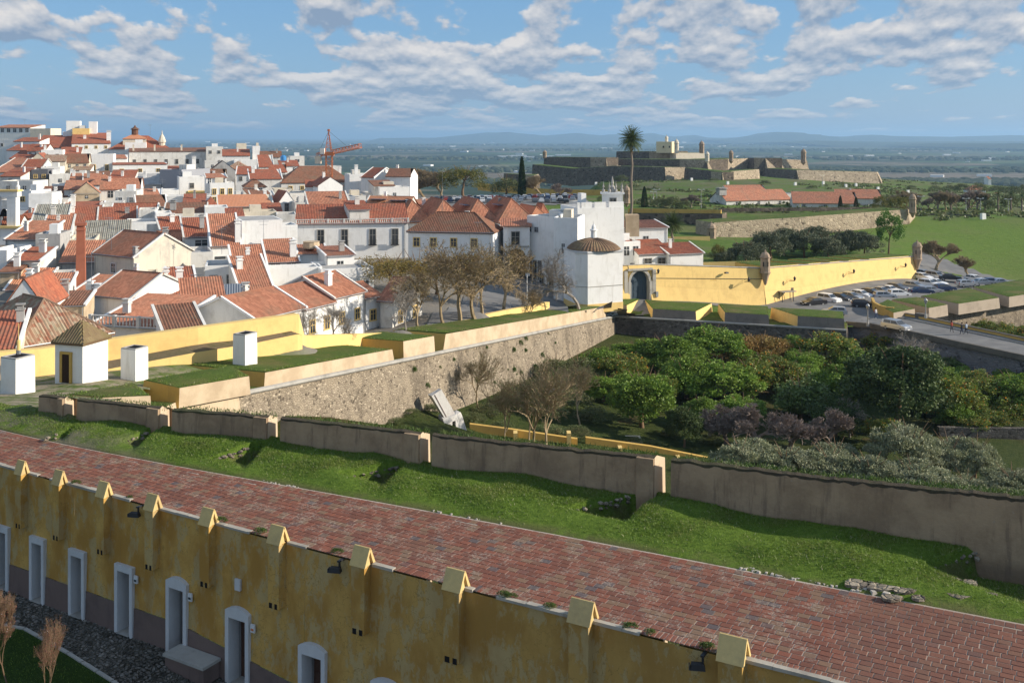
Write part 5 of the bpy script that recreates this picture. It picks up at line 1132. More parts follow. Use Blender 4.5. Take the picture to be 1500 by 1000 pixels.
def chimney(root, c, w, h, m=M_white, cap=True):
    s = MB(); s.box((c[0], c[1], c[2]+h/2), (w, w*.8, h), 0); 
    if cap: s.box((c[0], c[1], c[2]+h+.06), (w*1.25, w*1.05, .12)); s.box((c[0], c[1], c[2]+h+.28), (w*.8, w*.6, .3)); s.box((c[0], c[1], c[2]+h+.47), (w*1.2, w, .1))
    s.obj('chimney', m, root)
def house(x0, x1, ye, D, dep, roof, rise, yaw, wm, rm, win, label, cat='house', side=None, ch=None, hh=None, name=None, parap=.5):
    """front eave seen from column x0 to x1 at row ye, standing at distance D (left end), turned by yaw"""
    yaw = yaw+18 if abs(yaw) < 9 and 100 < D < 420 and x0 > 40 else yaw
    if 100 < D < 290 and roof in 'gs' and x1-x0 < 110: dep, rise = dep*.85, rise*.82
    a = math.radians(yaw); L0 = P(x0, ye, D); k = (x1-750)/F; w = (k*L0.y-L0.x)/(math.cos(a)-k*math.sin(a)); w = abs(w)
    ux, uy = Vector((math.cos(a), math.sin(a), 0)), Vector((-math.sin(a), math.cos(a), 0))
    cpt = L0+ux*w/2+uy*dep/2; gz_ = min(Tz(*(L0+ux*u+uy*v)[:2]) for u in (0, w) for v in (0, dep)); H = L0.z-gz_+.6 if hh is None else hh
    H = max(H, 2.6)
    root = empty(name or 'house', (L0.x, L0.y, L0.z-H), a); tag(root, label, cat); V = lambda u, v, z: Vector((u, v, H+z))
    s = MB(); ov = .28
    if roof == 'f':
        s.prism([(0, 0), (w, 0), (w, dep), (0, dep)], 0, H)
        t = .22
        for q in ([(0, 0), (w, 0), (w, t), (0, t)], [(0, dep-t), (w, dep-t), (w, dep), (0, dep)], [(0, t), (t, t), (t, dep-t), (0, dep-t)], [(w-t, t), (w, t), (w, dep-t), (w-t, dep-t)]):
            s.prism(q, H-.01, H+parap)
        s.obj('wall', wm, root)
        s = MB(); s.prism([(t, t), (w-t, t), (w-t, dep-t), (t, dep-t)], H, H+.03); s.obj('roof_terrace', rm or M_grey, root)
    else:
        r = MB(); E = [V(-ov, -ov, -ov*rise/(dep/2)*.7), V(w+ov, -ov, -ov*rise/(dep/2)*.7), V(w+ov, dep+ov, -.05), V(-ov, dep+ov, -.05)]
        if roof == 'g':
            s.prism([(0, 0), (w, 0), (w, dep), (0, dep)], 0, H-.02)
            for u in (0, w):
                q = [V(u, 0, -.02), V(u, dep, -.02), V(u, dep/2, rise-.05)]; s.face(q if u else q[::-1])
            R0, R1 = V(-ov, dep/2, rise), V(w+ov, dep/2, rise)
            roof_slope(r, E[0], E[1], R1, R0, D); roof_slope(r, E[2], E[3], R0, R1, D+0)
            if D < 215: r.tube(R0+Vector((0, 0, .04)), R1+Vector((0, 0, .04)), .12, .12, 5)
        elif roof == 'e':
            s.prism([(0, 0), (w, 0), (w, dep), (0, dep)], 0, H-.02)
            for v in (0, dep):
                q = [V(0, v, -.02), V(w, v, -.02), V(w/2, v, rise-.05)]; s.face(q if v == 0 else q[::-1])
            R0, R1 = V(w/2, -ov*.3, rise), V(w/2, dep+ov, rise); z = -ov*rise/(w/2)
            roof_slope(r, V(-ov, dep+ov, z), V(-ov, -ov*.3, z), R0, R1, D); roof_slope(r, V(w+ov, -ov*.3, z), V(w+ov, dep+ov, z), R1, R0, D)
            if D < 215: r.tube(R0, R1, .12, .12, 5)
        elif roof == 's':
            s.prism([(0, 0), (w, 0), (w, dep), (0, dep)], 0, [H-.03, H-.03, H+rise-.06, H+rise-.06])
            sl_ = rise/dep; roof_slope(r, V(-ov*.6, -ov, -ov*sl_), V(w+ov*.6, -ov, -ov*sl_), V(w+ov*.6, dep+.1, rise), V(-ov*.6, dep+.1, rise), D)
            for u in (-ov*.6, w+ov*.6-.02):
                q = [V(u, -ov, -ov*sl_-.14), V(u, dep+.1, rise-.14), V(u, dep+.1, rise+.04), V(u, -ov, -ov*sl_+.04)]; r.face(q if u > 0 else q[::-1])
        elif roof in ('h', 'p'):
            s.prism([(0, 0), (w, 0), (w, dep), (0, dep)], 0, H-.02); z = -ov*rise/(min(w, dep)/2); e = [V(-ov, -ov, z), V(w+ov, -ov, z), V(w+ov, dep+ov, z), V(-ov, dep+ov, z)]
            if w >= dep: R0, R1 = V(dep*.45, dep/2, rise), V(w-dep*.45, dep/2, rise)
            else: R0, R1 = V(w/2, w*.5, rise), V(w/2, dep-w*.5, rise)
            if w >= dep:
                roof_slope(r, e[0], e[1], R1, R0, D); roof_slope(r, e[1], e[2], R1, R1, D); roof_slope(r, e[2], e[3], R0, R1, D); roof_slope(r, e[3], e[0], R0, R0, D)
            else:
                roof_slope(r, e[0], e[1], R0, R0, D); roof_slope(r, e[1], e[2], R1, R0, D); roof_slope(r, e[2], e[3], R1, R1, D); roof_slope(r, e[3], e[0], R0, R1, D)
            if D < 215:
                r.tube(R0+Vector((0, 0, .05)), R1+Vector((0, 0, .05)), .12, .12, 5)
                for q, t_ in ((e[0], R0), (e[1], R1 if w >= dep else R0)): r.tube(q+Vector((0, 0, .08)), t_+Vector((0, 0, .06)), .11, .11, 5)
        s.obj('wall', wm, root); r.obj('roof', rm, root)
        rv_ = random.Random(int(x0*7+ye)); 
        if roof in 'gs' and rv_.random() < .6 and D < 330:      # whitewashed verge kerbs
            vm = MB()
            for u in (-.12, w+.12):
                if roof == 'g': segs = [(V(u, -ov, z0_), V(u, dep/2, rise+.08)) for z0_ in (-ov*rise/(dep/2)*.7+.08,)]+[(V(u, dep/2, rise+.08), V(u, dep+ov, .03))]
                else: segs = [(V(u, -ov, -ov*rise/dep+.06), V(u, dep+.1, rise+.08))]
                for a_, c_ in segs: h_ = Vector((0, 0, .16)); t_ = Vector((.14, 0, 0)); vm.hexa([a_-t_-h_, a_+t_-h_, c_+t_-h_, c_-t_-h_, a_-t_+h_*.5, a_+t_+h_*.5, c_+t_+h_*.5, c_-t_+h_*.5])
            vm.obj('verge_kerb', M_white2 if rv_.random() < .4 else M_white, root)
        if not ch and D < 400 and rv_.random() < .6: chimney(root, (w*rv_.uniform(.12, .88), dep*rv_.uniform(.3, .7), H+rise*.45), rv_.uniform(.5, .85), rv_.uniform(.9, 1.7), rv_.choice([M_white, M_white, M_white2, M_grey]))
        if D < 240:
            dp = MB(); u_ = w*rv_.choice([.03, .97]); dp.tube((u_, -.08, H-.1), (u_, -.08, 0), .05, .05, 5); dp.obj('downpipe', M_gmetal, root); gt = MB(); gt.tube((-.2, -ov-.05, H-ov*.4), (w+.2, -ov-.05, H-ov*.4), .06, .06, 5); gt.obj('gutter', M_gmetal, root)
    if roof == 'f' and D < 400:
        rv_ = random.Random(int(x0*3+ye))
        if rv_.random() < .55 and w > 2.5 and D > 140: s = MB(); s.box((w*rv_.uniform(.3, .7), dep*.6, H+.8), (w*.35, dep*.3, 1.7)); s.box((w*.5, dep*.6, H+.05), (.1, .1, .1)); s.obj('roof_hut', rv_.choice([M_white, M_white2, M_cream]), root)
    if win is None and roof == 'f' and 130 < D < 330 and w > 2.4 and not any(q in label for q in ('blank', 'plain', 'wall', 'terrace', 'chimney')):
        rw_ = random.Random(int(x0*11+ye)); win = [(rw_.choice([1, 2]), rw_.uniform(.7, 1.2), rw_.choice([.6, .8, .9]), rw_.choice([.9, 1.2]), rw_.choice('gnwy'))]
    for ws in (win or []):        # (count, drop below eave, w, h, kind[, u positions])
        n, dz, ww, wh, kd = ws[:5]; us = ws[5] if len(ws) > 5 else [(i+.5)/n for i in range(n)]
        for u in us: add_window(root, V(u*w, -.03, -dz-wh/2), 0, ww, wh, kd, D, 'b' in kd)
    for ws in (side or []):
        n, dz, ww, wh, kd = ws[:5]
        for i in range(n): add_window(root, V(w+.03, dep*(i+.5)/n, -dz-wh/2), math.pi/2, ww, wh, kd, D)
    for c in (ch or []): chimney(root, (c[0]*w, c[1]*dep, H+c[2]), c[3], c[4], c[5] if len(c) > 5 else M_white)
    HOUSES.append(root); return root, w, H
W, W2_, CR, GY, BE = M_white, M_white2, M_cream, M_grey, M_beige
TO, TR, TB, TL_, TG, TK_ = M_tor, M_tred, M_tbr, M_told, M_tgr, M_tpk
w1 = lambda n, dz=.6, w=.8, h=1.1, k='g': [(n, dz, w, h, k)]
HL = [
 # --- nearest row above the rampart
 (28, 162, 506, 84, 12, 'h', 2.9, 50, CR, TL_, w1(3, .9, .8, .9, 'y'), 'old house under a huge mottled lichened tile roof, directly behind the white hut', dict(ch=None)),
 (-30, 24, 513, 78, 9, 's', 1.5, 20, CR, TR, None, 'low red roof at the far left edge beneath the mottled roof', {}),
 (135, 240, 474, 103, 11, 's', 2.0, -14, W2_, TO, None, 'white house with an orange roof behind a stone balustrade', {}),
 (8, 62, 447, 104, 8, 'e', 2.6, 8, W, TR, None, 'white gabled wall with a small brick chimney stub, left above the mottled roof', {}),
 (56, 123, 448, 110, 7, 's', .8, -6, BE, TB, None, 'brown stained facade with a wavy pediment edge left of the long white gable', {}),
 (44, 94, 436, 120, 8, 's', 2.4, 12, W2_, TO, None, 'narrow orange roof sloping down in front of the brick chimney', {}),
 (94, 160, 436, 126, 8, 's', 2.4, -14, W, TO, None, 'orange roof with two white chimneys beside the brick chimney foot', dict(ch=[(.5, .1, .0, .8, 1.6), (.68, .1, .0, .9, 1.3)])),
 (8, 62, 424, 134, 6, 's', 2.6, 4, W2_, TK_, None, 'salmon tiled roof patch with white kerb at the left edge', {}),
 (134, 192, 431, 119, 11, 'g', 2.7, -26, W, TO, None, 'long blank white gable wall with an orange roof in the left foreground of the town', {}),
 (270, 334, 462, 110, 8, 's', 3.8, 4, W2_, TO, None, 'steep orange roof low down left of the grey sheet roof', {}),
 (240, 300, 486, 97, 6, 'n' if False else 's', 1.6, 28, W, TB, None, 'white wall with dark tile verge rising to the right above the yellow rampart', {}),
 (318, 362, 446, 118, 6, 's', 1.9, -3, GY, flat('blue_grey_sheet_roof', (.20, .22, .25), .5, .4), w1(2, .5, 1.2, 1.3, 'n'), 'small lean-to with a blue grey sheet roof among orange roofs', dict(ch=[(.95, .2, .5, .8, 1.3, M_grey)])),
 (352, 400, 425, 128, 9, 's', 4.2, 8, W2_, TO, None, 'dark orange slope tucked behind the row of three stepped roofs', {}),
 (372, 446, 467, 103, 10, 'g', 2.3, 63, W2_, TO, None, 'lowest of three stepped orange roofs on the street beyond the bare trees', {}),
 (446, 489, 452, 110, 10, 'g', 2.3, 63, W, TO, w1(2, 1.5, .8, 1.3, 'y'), 'middle of the three stepped roofs, white front with two tall windows', {}),
 (489, 534, 436, 115, 10, 'g', 2.5, 63, W, TO, w1(2, 1.9, .8, 1.2, 'y'), 'highest of the three stepped roofs with a round white chimney', dict(ch=[(.3, .25, 1.0, .75, 1.3)])),
 (534, 558, 436, 121, 8, 'g', 1.6, 50, W, TO, w1(1, 1.6, .8, 1.2, 'y'), 'narrow white house end joined to the stepped row by the trees', {}),
 (556, 575, 439, 122, 9, 'g', 2.7, -22, W2_, TO, None, 'small white house with a bright orange roof standing alone by the square', dict(side=[(2, 1.5, .8, 1.3, 'y')])),
 # --- second row
 (345, 394, 407, 135, 8, 's', 4.4, 4, W2_, TO, None, 'steep orange roof above the lean-to with grey sheets', {}),
 (390, 472, 399, 138, 4, 'f', 0, 0, W, M_grey, None, 'white terrace wall in front of the roof with two open balconies', {}),
 (392, 438, 384, 147, 8, 's', 3.2, 2, W, TO, [(2, .3, 1.3, 1.3, 'n')], 'orange roofed attic with a white chimney over the white terrace', dict(ch=[(.85, .2, .5, .9, 2.0)])),
 (436, 478, 372, 150, 7, 's', .9, -4, W, TO, None, 'white cube with a thin orange roof edge and a rooftop water tank', {}),
 (478, 519, 374, 146, 7, 's', .8, 6, W, TO, w1(1, .9, .9, 1.3, 'n'), 'white house with a flat orange lid right of the rooftop tank', {}),
 (470, 548, 400, 138, 9, 'f', 0, 2, W, M_grey, w1(3, 1.3, .9, 1.0, 'w'), 'white flat-roofed block with a grey drainpipe behind the stepped roofs', {}),
 (310, 352, 360, 150, 9, 's', 5.0, 3, W, TO, [(1, 1.6, 3.2, 1.2, 'n')], 'white house with a very steep orange roof and a wide balcony opening', dict(ch=[(.93, .1, .3, .8, 2.8)])),
 (354, 414, 324, 153, 9, 'f', 0, 4, W, M_grey, None, 'tall blank white wall standing right of the very steep orange roof', dict(parap=.05)),
 (257, 312, 376, 142, 8, 'f', 0, 3, W2_, M_grey, [(1, 2.2, 1.1, 1.3, 'y', [.35])], 'off-white flat block with one shuttered window framed in cream', {}),
 (237, 271, 342, 166, 8, 's', 2.7, 8, GY, TR, w1(2, .7, .9, 1.6, 'n'), 'grey house with a covered loggia and red roof, left of a pair', {}),
 (270, 312, 347, 160, 8, 's', 3.0, 4, W, TR, [(1, .6, 1.9, .9, 'n', [.6])], 'white house with a red roof and one wide dark window, right of a pair', {}),
 (138, 196, 370, 140, 11, 'g', 3.3, -34, plaster('stained_cream_render', (0.66, 0.60, 0.49), (0.33, 0.31, 0.28), .5, .7), TO, w1(1, 1.2, .9, 1.2, 'w'), 'big grey and cream house with a patchy old orange roof behind the brick chimney', dict(ch=[(.97, .05, -.2, .6, 1.0, M_grey)])),
 (88, 140, 384, 143, 8, 's', 2.8, -6, GY, TO, [(1, 1.3, 1.2, 1.8, 'w', [.25])], 'grey walled house with an orange roof left behind the brick chimney', {}),
 (52, 88, 348, 147, 6, 'f', 0, -8, GY, M_grey, None, 'weathered grey render tower block left of the brick chimney', {}),
 (8, 56, 350, 150, 8, 's', 2.6, -6, W2_, TO, w1(2, 1.4, .5, .7, 'n'), 'dirty white house with two tiny windows and an orange roof, left edge', {}),
 (20, 58, 381, 140, 6, 's', 1.5, 0, W2_, TR, w1(1, .8, .8, 1.0, 'n'), 'small red roof in a dark yard in front of the grey tower block', {}),
 (-20, 10, 372, 140, 8, 'f', 0, 0, W, M_grey, None, 'plain white wall at the left edge below the bell gable', {}),
 (0, 28, 398, 136, 7, 's', .9, 10, BE, TB, None, 'small dun roof at the far left, above the salmon tile patch', {}),
 (62, 103, 341, 160, 8, 's', 2.7, 0, W2_, TO, None, 'orange roof immediately left of the top of the brick chimney', {}),
 (122, 190, 351, 163, 8, 's', 3.0, 0, W2_, TG, w1(1, .8, .9, 1.5, 'n'), 'white house with a wide grey corrugated roof right of the brick chimney', {}),
 (190, 238, 345, 170, 6, 'f', 0, 12, W, M_grey, None, 'white stepped wall between the grey corrugated roof and the loggia house', {}),
 (200, 232, 408, 132, 5, 'f', 0, 20, CR, M_grey, None, 'cream terrace wall right of the patchy old orange roof', {}),
 # --- third row
 (46, 97, 327, 182, 10, 's', 3.4, 0, W2_, TG, None, 'shed with a ribbed grey green fibre cement roof near the bell gable', {}),
 (93, 143, 327, 186, 9, 's', 3.1, 0, W2_, TR, None, 'left half of the long red roof above the ribbed grey shed', {}),
 (143, 200, 328, 187, 9, 's', 3.1, 2, W2_, TR, None, 'right half of the long red roof with many tile rows', {}),
 (20, 46, 326, 190, 8, 's', 2.6, 0, W2_, TR, None, 'short red roof squeezed between the bell gable and the ribbed shed', {}),
 (162, 228, 315, 212, 9, 'g', 2.6, -6, W, TR, None, 'white kerbed red roof behind the right half of the long roof', {}),
 (92, 150, 304, 218, 8, 's', 1.0, 0, W, TR, None, 'low white building with a thin red roof line behind the long red roof', dict(ch=[(.25, .1, .2, .9, 2.0)])),
 (200, 244, 303, 226, 9, 'g', 2.9, 6, W2_, TB, None, 'weathered brown roof left of the centre of the hill town', {}),
 (240, 302, 313, 214, 9, 's', 2.2, -3, W2_, TB, None, 'wide flat-pitched brown roof over a pale wall', dict(ch=[(.2, .3, .6, 1.2, 1.6, M_grey)])),
 (203, 228, 311, 190, 6, 'f', 0, 0, W2_, M_grey, None, 'small weathered white block with a stained top right of the long red roof', {}),
 (228, 252, 316, 186, 6, 'f', 0, 4, W, M_grey, w1(1, 1.0, 1.5, .8, 'n'), 'small white block with a satellite dish', {}),
 (252, 300, 322, 182, 8, 'f', 0, -2, W2_, M_grey, w1(2, .9, .8, 1.1, 'n'), 'greyish low block with plants on its roof edge', {}),
 (20, 46, 283, 216, 8, 'f', 0, -4, W, M_grey, None, 'white box with a shaded stair recess right of the bell gable', {}),
 (42, 76, 287, 212, 9, 'f', 0, 12, W, M_grey, None, 'large plain white sloping wall right of the bell gable', {}),
 (76, 100, 296, 222, 7, 'f', 0, 0, W2_, M_grey, w1(1, .8, 1, 1.1, 'n'), 'patchy pale block with an open terrace next to the stone gable', {}),
 (108, 146, 283, 236, 8, 'e', 2.4, 4, BE, TO, w1(1, .6, .7, .7, 'n'), 'bare stone gable house in the middle of the left hill', {}),
 (94, 122, 277, 242, 7, 's', 2.2, 0, W2_, TO, None, 'orange roof touching the left side of the bare stone gable', {}),
 (147, 206, 277, 246, 9, 'g', 3.0, -3, W, TO, w1(2, .5, 1.2, 1.6, 'n'), 'white house with a sunlit orange roof and a glazed porch', {}),
 (128, 172, 270, 258, 8, 'h', 2.4, 0, W, TO, None, 'peaked orange roof just behind the bare stone gable', {}),
 (102, 123, 264, 264, 7, 's', 2.0, 0, W2_, TO, None, 'left of a pair of small orange roofs with white kerbs', {}),
 (122, 151, 266, 262, 7, 's', 2.3, 4, W2_, TO, None, 'right of a pair of small orange roofs with white kerbs', {}),
 (197, 236, 270, 268, 10, 's', 3.0, 12, GY, M_grey, None, 'long grey sheet roof sloping up to the big grey wall', {}),
 (234, 266, 251, 270, 12, 'f', 0, -20, flat('blue_grey_cement_render', (.33, .34, .37), .9, .1), M_grey, None, 'tall blank blue grey wall with a sloping top in the hill town', {}),
 (246, 285, 250, 276, 6, 's', 1.4, 0, W, TR, None, 'narrow red roof behind the tall blue grey wall', dict(ch=[(.98, .2, .3, 1.0, 3.0)])),
 (272, 301, 284, 256, 6, 'f', 0, -6, M_yel, M_grey, w1(1, .6, 2.4, 1.4, 'y'), 'low yellow walled yard house right of the blue grey wall', {}),
 (262, 300, 262, 262, 8, 'f', 0, 4, W, M_grey, w1(1, 1.2, .9, 1.2, 'g'), 'white block above the low yellow walled house', {}),
 (308, 343, 271, 250, 7, 'f', 0, 3, W, M_grey, [(3, 1.0, .8, 1.3, 'y'), (3, 3.0, .8, 1.3, 'y')], 'white house with yellow balcony trim and six little windows', {}),
 (302, 332, 260, 253, 6, 's', 1.0, 3, W, TO, [(3, .3, .7, 1.2, 'n')], 'small orange attic roof on top of the yellow trimmed house', {}),
 (0, 34, 296, 226, 9, 'f', 0, 0, W2_, M_grey, None, 'off-white block directly behind the bell gable', {}),
 (300, 334, 307, 213, 7, 'f', 0, 0, W, M_grey, w1(1, .8, .9, 1.2, 'n'), 'white roof terrace with a railing left of the cream wall', {}),
 # --- upper town
 (-10, 44, 187, 430, 14, 's', 1.4, 0, W, TO, w1(6, .4, 1.3, 1.6, 'n'), 'long white building with an orange roof and a band of windows at the top left', {}),
 (44, 74, 190, 422, 10, 'f', 0, 0, CR, M_grey, None, 'dark cream parapet block on the skyline at the top left', {}),
 (-10, 42, 206, 405, 12, 'f', 0, 0, W, M_grey, w1(2, 1.2, .8, 1.0, 'g'), 'big plain white wall under the top left building', {}),
 (20, 58, 207, 372, 9, 's', 1.4, 3, W, TR, None, 'white arcaded house with two dark arches on the upper hill', {}),
 (51, 106, 216, 386, 12, 's', 4.6, -8, W, TR, w1(1, 1.6, 1.0, .9, 'g'), 'broad red roof with a skylight sloping below the two white towers', {}),
 (92, 130, 195, 398, 7, 'f', 0, 0, W, M_grey, None, 'white attic behind the yellow banded parapet on the skyline', {}),
 (97, 117, 179, 402, 7, 'f', 0, 0, W, M_grey, None, 'wide white tower block on the skyline, left of two', {}),
 (130, 142, 180, 400, 4, 'f', 0, 0, W, M_grey, None, 'slim white tower block on the skyline, right of two', {}),
 (106, 131, 190, 397, 4, 'f', 0, 0, M_yel, M_grey, None, 'cream yellow parapet strip between the two skyline towers', {}),
 (105, 162, 210, 386, 14, 's', 4.0, 3, W, TR, [(4, 1.0, .8, .9, 'y'), (3, 5.0, 1.0, 2.0, 'y')], 'tall white mansion with yellow framed windows under a red roof', dict(ch=[(.95, .3, 1.0, 1.6, 3.4), (.32, .45, 1.2, 1.0, 1.4)])),
 (160, 250, 218, 388, 18, 'h', 5.0, 2, W, TR, None, 'very large red hipped roof on the upper hill right of the mansion', {}),
 (183, 214, 211, 384, 6, 'f', 0, 0, W, M_grey, None, 'white dormer block set in the large red hipped roof', {}),
 (180, 214, 203, 392, 8, 'h', 1.8, 0, CR, TK_, None, 'raised salmon roof with a small lantern on the large red roof', {}),
 (189, 312, 222, 374, 12, 's', 1.2, 1, W2_, TB, [(8, 3.0, .9, 1.6, 'g')], 'long off-white convent wing with eight small windows', dict(ch=[(.05, .1, .2, .6, 1.8, M_cream), (.3, .1, .2, .6, 1.8, M_cream), (.62, .1, .2, .6, 1.8, M_cream)])),
 (165, 186, 232, 366, 7, 's', 1.2, 0, W, TO, None, 'little orange roof between the mansion and the convent wing', {}),
 (128, 166, 228, 355, 8, 'f', 0, -3, W, M_grey, [(2, 3.2, 1.0, 2.0, 'y')], 'white projecting wing with two yellow framed windows below the mansion', {}),
 (165, 245, 241, 350, 8, 's', .5, 2, W, TR, [(3, 1.6, 1.1, 2.0, 'y')], 'long low white house with a thin red roof line in the upper town', {}),
 (150, 292, 256, 335, 5, 'f', 0, 0, W, M_grey, None, 'very long plain white terrace wall across the upper town', {}),
 (106, 132, 249, 332, 8, 's', 1.6, -4, W2_, TL_, None, 'brown mossy roof at the left end of the long terrace wall', {}),
 (14, 46, 232, 345, 9, 's', 2.4, 3, W2_, TR, None, 'low red roofed house on the upper left slope', {}),
 (10, 42, 220, 362, 8, 's', 2.0, -3, W, TR, None, 'short red roof below the arcaded house', {}),
 (46, 66, 233, 332, 8, 'e', 2.0, -6, CR, TR, w1(1, .8, .7, .9, 'n'), 'narrow cream gable on the upper left slope', {}),
 (64, 96, 236, 330, 8, 's', 1.9, 2, CR, TL_, None, 'mossy brown roof with ivy on its wall on the upper left slope', {}),
 (-10, 34, 252, 312, 8, 's', 2.0, 5, W2_, TO, None, 'orange roof at the left edge above the yellow boundary wall', {}),
 (14, 50, 254, 300, 5, 'f', 0, 0, M_yel, M_grey, None, 'pale yellow boundary wall block at the left of the hill town', {}),
 (46, 70, 251, 290, 7, 'f', 0, -8, flat('black_stained_concrete', (.16, .16, .17), .9, .1), M_grey, None, 'black stained concrete block in the left hill town', {}),
 (72, 104, 258, 288, 8, 'f', 0, 6, W2_, M_grey, w1(1, .8, .9, 1.0, 'n'), 'pale block right of the black stained concrete one', {}),
 (0, 48, 268, 270, 9, 'f', 0, 0, W2_, M_grey, w1(2, .8, .9, 1.1, 'n'), 'cluttered pale rooftops above the white sloping wall', {}),
 (76, 100, 272, 262, 7, 'f', 0, -10, W, M_grey, None, 'small white block with a rounded wall top left of the orange roof pair', {}),
 # --- centre
 (302, 327, 217, 380, 8, 'f', 0, 0, W2_, M_grey, w1(2, 1.0, .8, 1.0, 'g'), 'white block at the right end of the convent wing', {}),
 (326, 366, 228, 368, 9, 's', 2.2, -2, W, TR, None, 'red roof beneath two cream skyline chimneys in the centre left', {}),
 (347, 361, 212, 386, 5, 'f', 0, 0, CR, M_grey, None, 'cream water tower block on the centre left skyline', {}),
 (370, 381, 216, 374, 4, 'f', 0, 0, W, M_grey, None, 'small square white tower right of the cream block', {}),
 (300, 345, 238, 345, 8, 'f', 0, 0, W2_, M_grey, w1(2, .8, .8, 1.0, 'n'), 'pale weathered block under the convent wing end', {}),
 (343, 379, 237, 342, 8, 'f', 0, 0, W, M_grey, None, 'white stained block with a brown flat roof left of the red slope', {}),
 (379, 401, 244, 328, 8, 's', 3.6, 0, W2_, TR, None, 'steep little red roof next to a covered porch', {}),
 (381, 411, 230, 358, 8, 'g', 2.0, -6, W2_, TB, None, 'brown roof with a veranda on the skyline left of the crane', {}),
 (410, 438, 243, 336, 7, 's', 1.7, 0, W, TR, w1(2, .6, .8, 1.0, 'n'), 'white house with a red roof and a blue tank left of the crane', {}),
 (425, 446, 231, 350, 6, 'f', 0, 0, W2_, M_grey, w1(1, .6, 1.4, .9, 'n'), 'grey white rooftop hut left of the crane mast', {}),
 (445, 500, 246, 325, 8, 'f', 0, 0, W2_, M_grey, None, 'pale low block right behind the crane mast', {}),
 (308, 345, 250, 312, 8, 'e', 3.0, 0, GY, TB, None, 'dark grey gable facing the square windows in the centre left', {}),
 (330, 365, 247, 318, 9, 'h', 2.2, -6, W, TL_, w1(2, 1.5, .8, 1.2, 'g'), 'white cube house with a mossy hipped roof and blue shutters', {}),
 (412, 516, 267, 290, 13, 'h', 4.4, 0, W2_, TB, [(4, 1.2, .9, .9, 'y', [.13, .29, .8, .93])], 'long brown hipped roof hall behind the crane mast', {}),
 (366, 413, 262, 288, 9, 's', 3.0, 0, W2_, TR, None, 'red roof wing joined to the left of the long brown hall', {}),
 (512, 546, 258, 286, 9, 'f', 0, 0, W, M_grey, None, 'white block with a slim chimney right of the long brown hall', dict(ch=[(.35, .3, 0, .9, 2.6)])),
 (529, 548, 259, 280, 11, 'g', 3.0, -36, W, TR, None, 'white gabled church like house with a red roof at the town edge', {}),
 (566, 601, 258, 276, 9, 'g', 2.4, -10, W, TB, None, 'rightmost tall white house on the centre skyline', {}),
 (536, 558, 285, 262, 7, 'f', 0, 0, W2_, M_grey, None, 'pale ruinous yard wall below the church like house', {}),
 (548, 578, 272, 260, 7, 's', 1.4, 4, W2_, TB, None, 'small mossy lean-to roof below the rightmost white house', {}),
 (556, 600, 277, 258, 8, 'f', 0, 0, W, M_grey, w1(1, 1.0, .8, 1.0, 'n'), 'plain white block under the rightmost tall white house', {}),
 (358, 390, 273, 264, 8, 'h', 1.9, 0, W, TB, w1(2, .6, .8, 1.0, 'n'), 'small brown hipped roof over a white house in the centre', {}),
 (362, 384, 283, 256, 6, 's', 1.2, 8, W, TB, None, 'brown lean-to just below the small brown hipped roof', {}),
 (402, 428, 280, 252, 7, 'f', 0, 0, CR, M_grey, None, 'cream block with an outside stair in the centre', {}),
 (425, 450, 286, 246, 7, 'f', 0, 6, W2_, M_grey, w1(1, .6, .9, 1, 'n'), 'patchy white block left of the crane foot', {}),
 (448, 476, 273, 252, 7, 's', 1.6, -5, W, TR, None, 'little red roof left of the crane foot', {}),
 (466, 502, 272, 248, 8, 'e', 2.0, 8, W, TR, None, 'white gable with red edges at the crane foot', {}),
 (500, 536, 290, 250, 8, 'f', 0, 0, W2_, M_grey, None, 'grey white yard building right of the crane foot', {}),
 (450, 520, 292, 232, 6, 'f', 0, 0, flat('grey_blue_wall', (.42, .44, .47), .9, .1), M_grey, None, 'long grey blue wall below the crane', {}),
 (320, 400, 303, 225, 9, 's', 2.7, 0, CR, TK_, None, 'wide smooth salmon roof over a cream wall, centre left', {}),
 (296, 322, 305, 222, 8, 'h', 2.3, 0, W, TR, None, 'short red roof left of the wide salmon roof', {}),
 (386, 413, 311, 219, 7, 's', 2.0, 0, CR, TR, None, 'short dark red roof right of the wide salmon roof', {}),
 (332, 358, 320, 204, 7, 's', 2.0, 0, W, TR, None, 'small red roof crossed by white kerbs below the salmon roof', {}),
 (357, 405, 314, 209, 7, 'f', 0, 0, CR, M_grey, None, 'cream roof terrace with potted plants below the salmon roof', {}),
 (405, 434, 318, 204, 8, 'f', 0, -4, W2_, M_grey, None, 'grey white wall left of the big balustraded roof', {}),
 (408, 432, 297, 231, 8, 'e', 2.6, 8, W, TR, w1(1, .2, .8, 2.0, 'g'), 'small white gable with a tall blue shuttered window', {}),
 (432, 454, 300, 226, 7, 'f', 0, 0, W2_, M_grey, None, 'low pale block between the small gable and the striped roof', {}),
 (454, 514, 307, 214, 10, 's', 4.0, 0, W2_, TO, None, 'light red striped roof behind the balustraded roof', dict(ch=[])),
 (533, 566, 304, 216, 8, 'g', 2.8, -14, W2_, TK_, None, 'salmon gable with grey solar panels, left of two', {}),
 (562, 597, 306, 212, 8, 'g', 2.9, -14, W2_, TK_, None, 'salmon gable with grey solar panels, right of two', {}),
 (560, 574, 290, 222, 4, 'f', 0, 0, CR, M_grey, None, 'square cream chimney tower behind the solar panels', {}),
 (433, 598, 328, 190, 9, 's', 3.0, 9.5, W, TR, [(4, 1.2, 1.1, 2.9, 'gb', [.22, .43, .68, .88])], 'long white building with four tall balcony windows under a balustraded red roof', {}),
 (511, 541, 307, 192.5, 7, 's', 1.6, 0, W2_, TR, None, 'raised red striped roof box on the balustraded roof', {}),
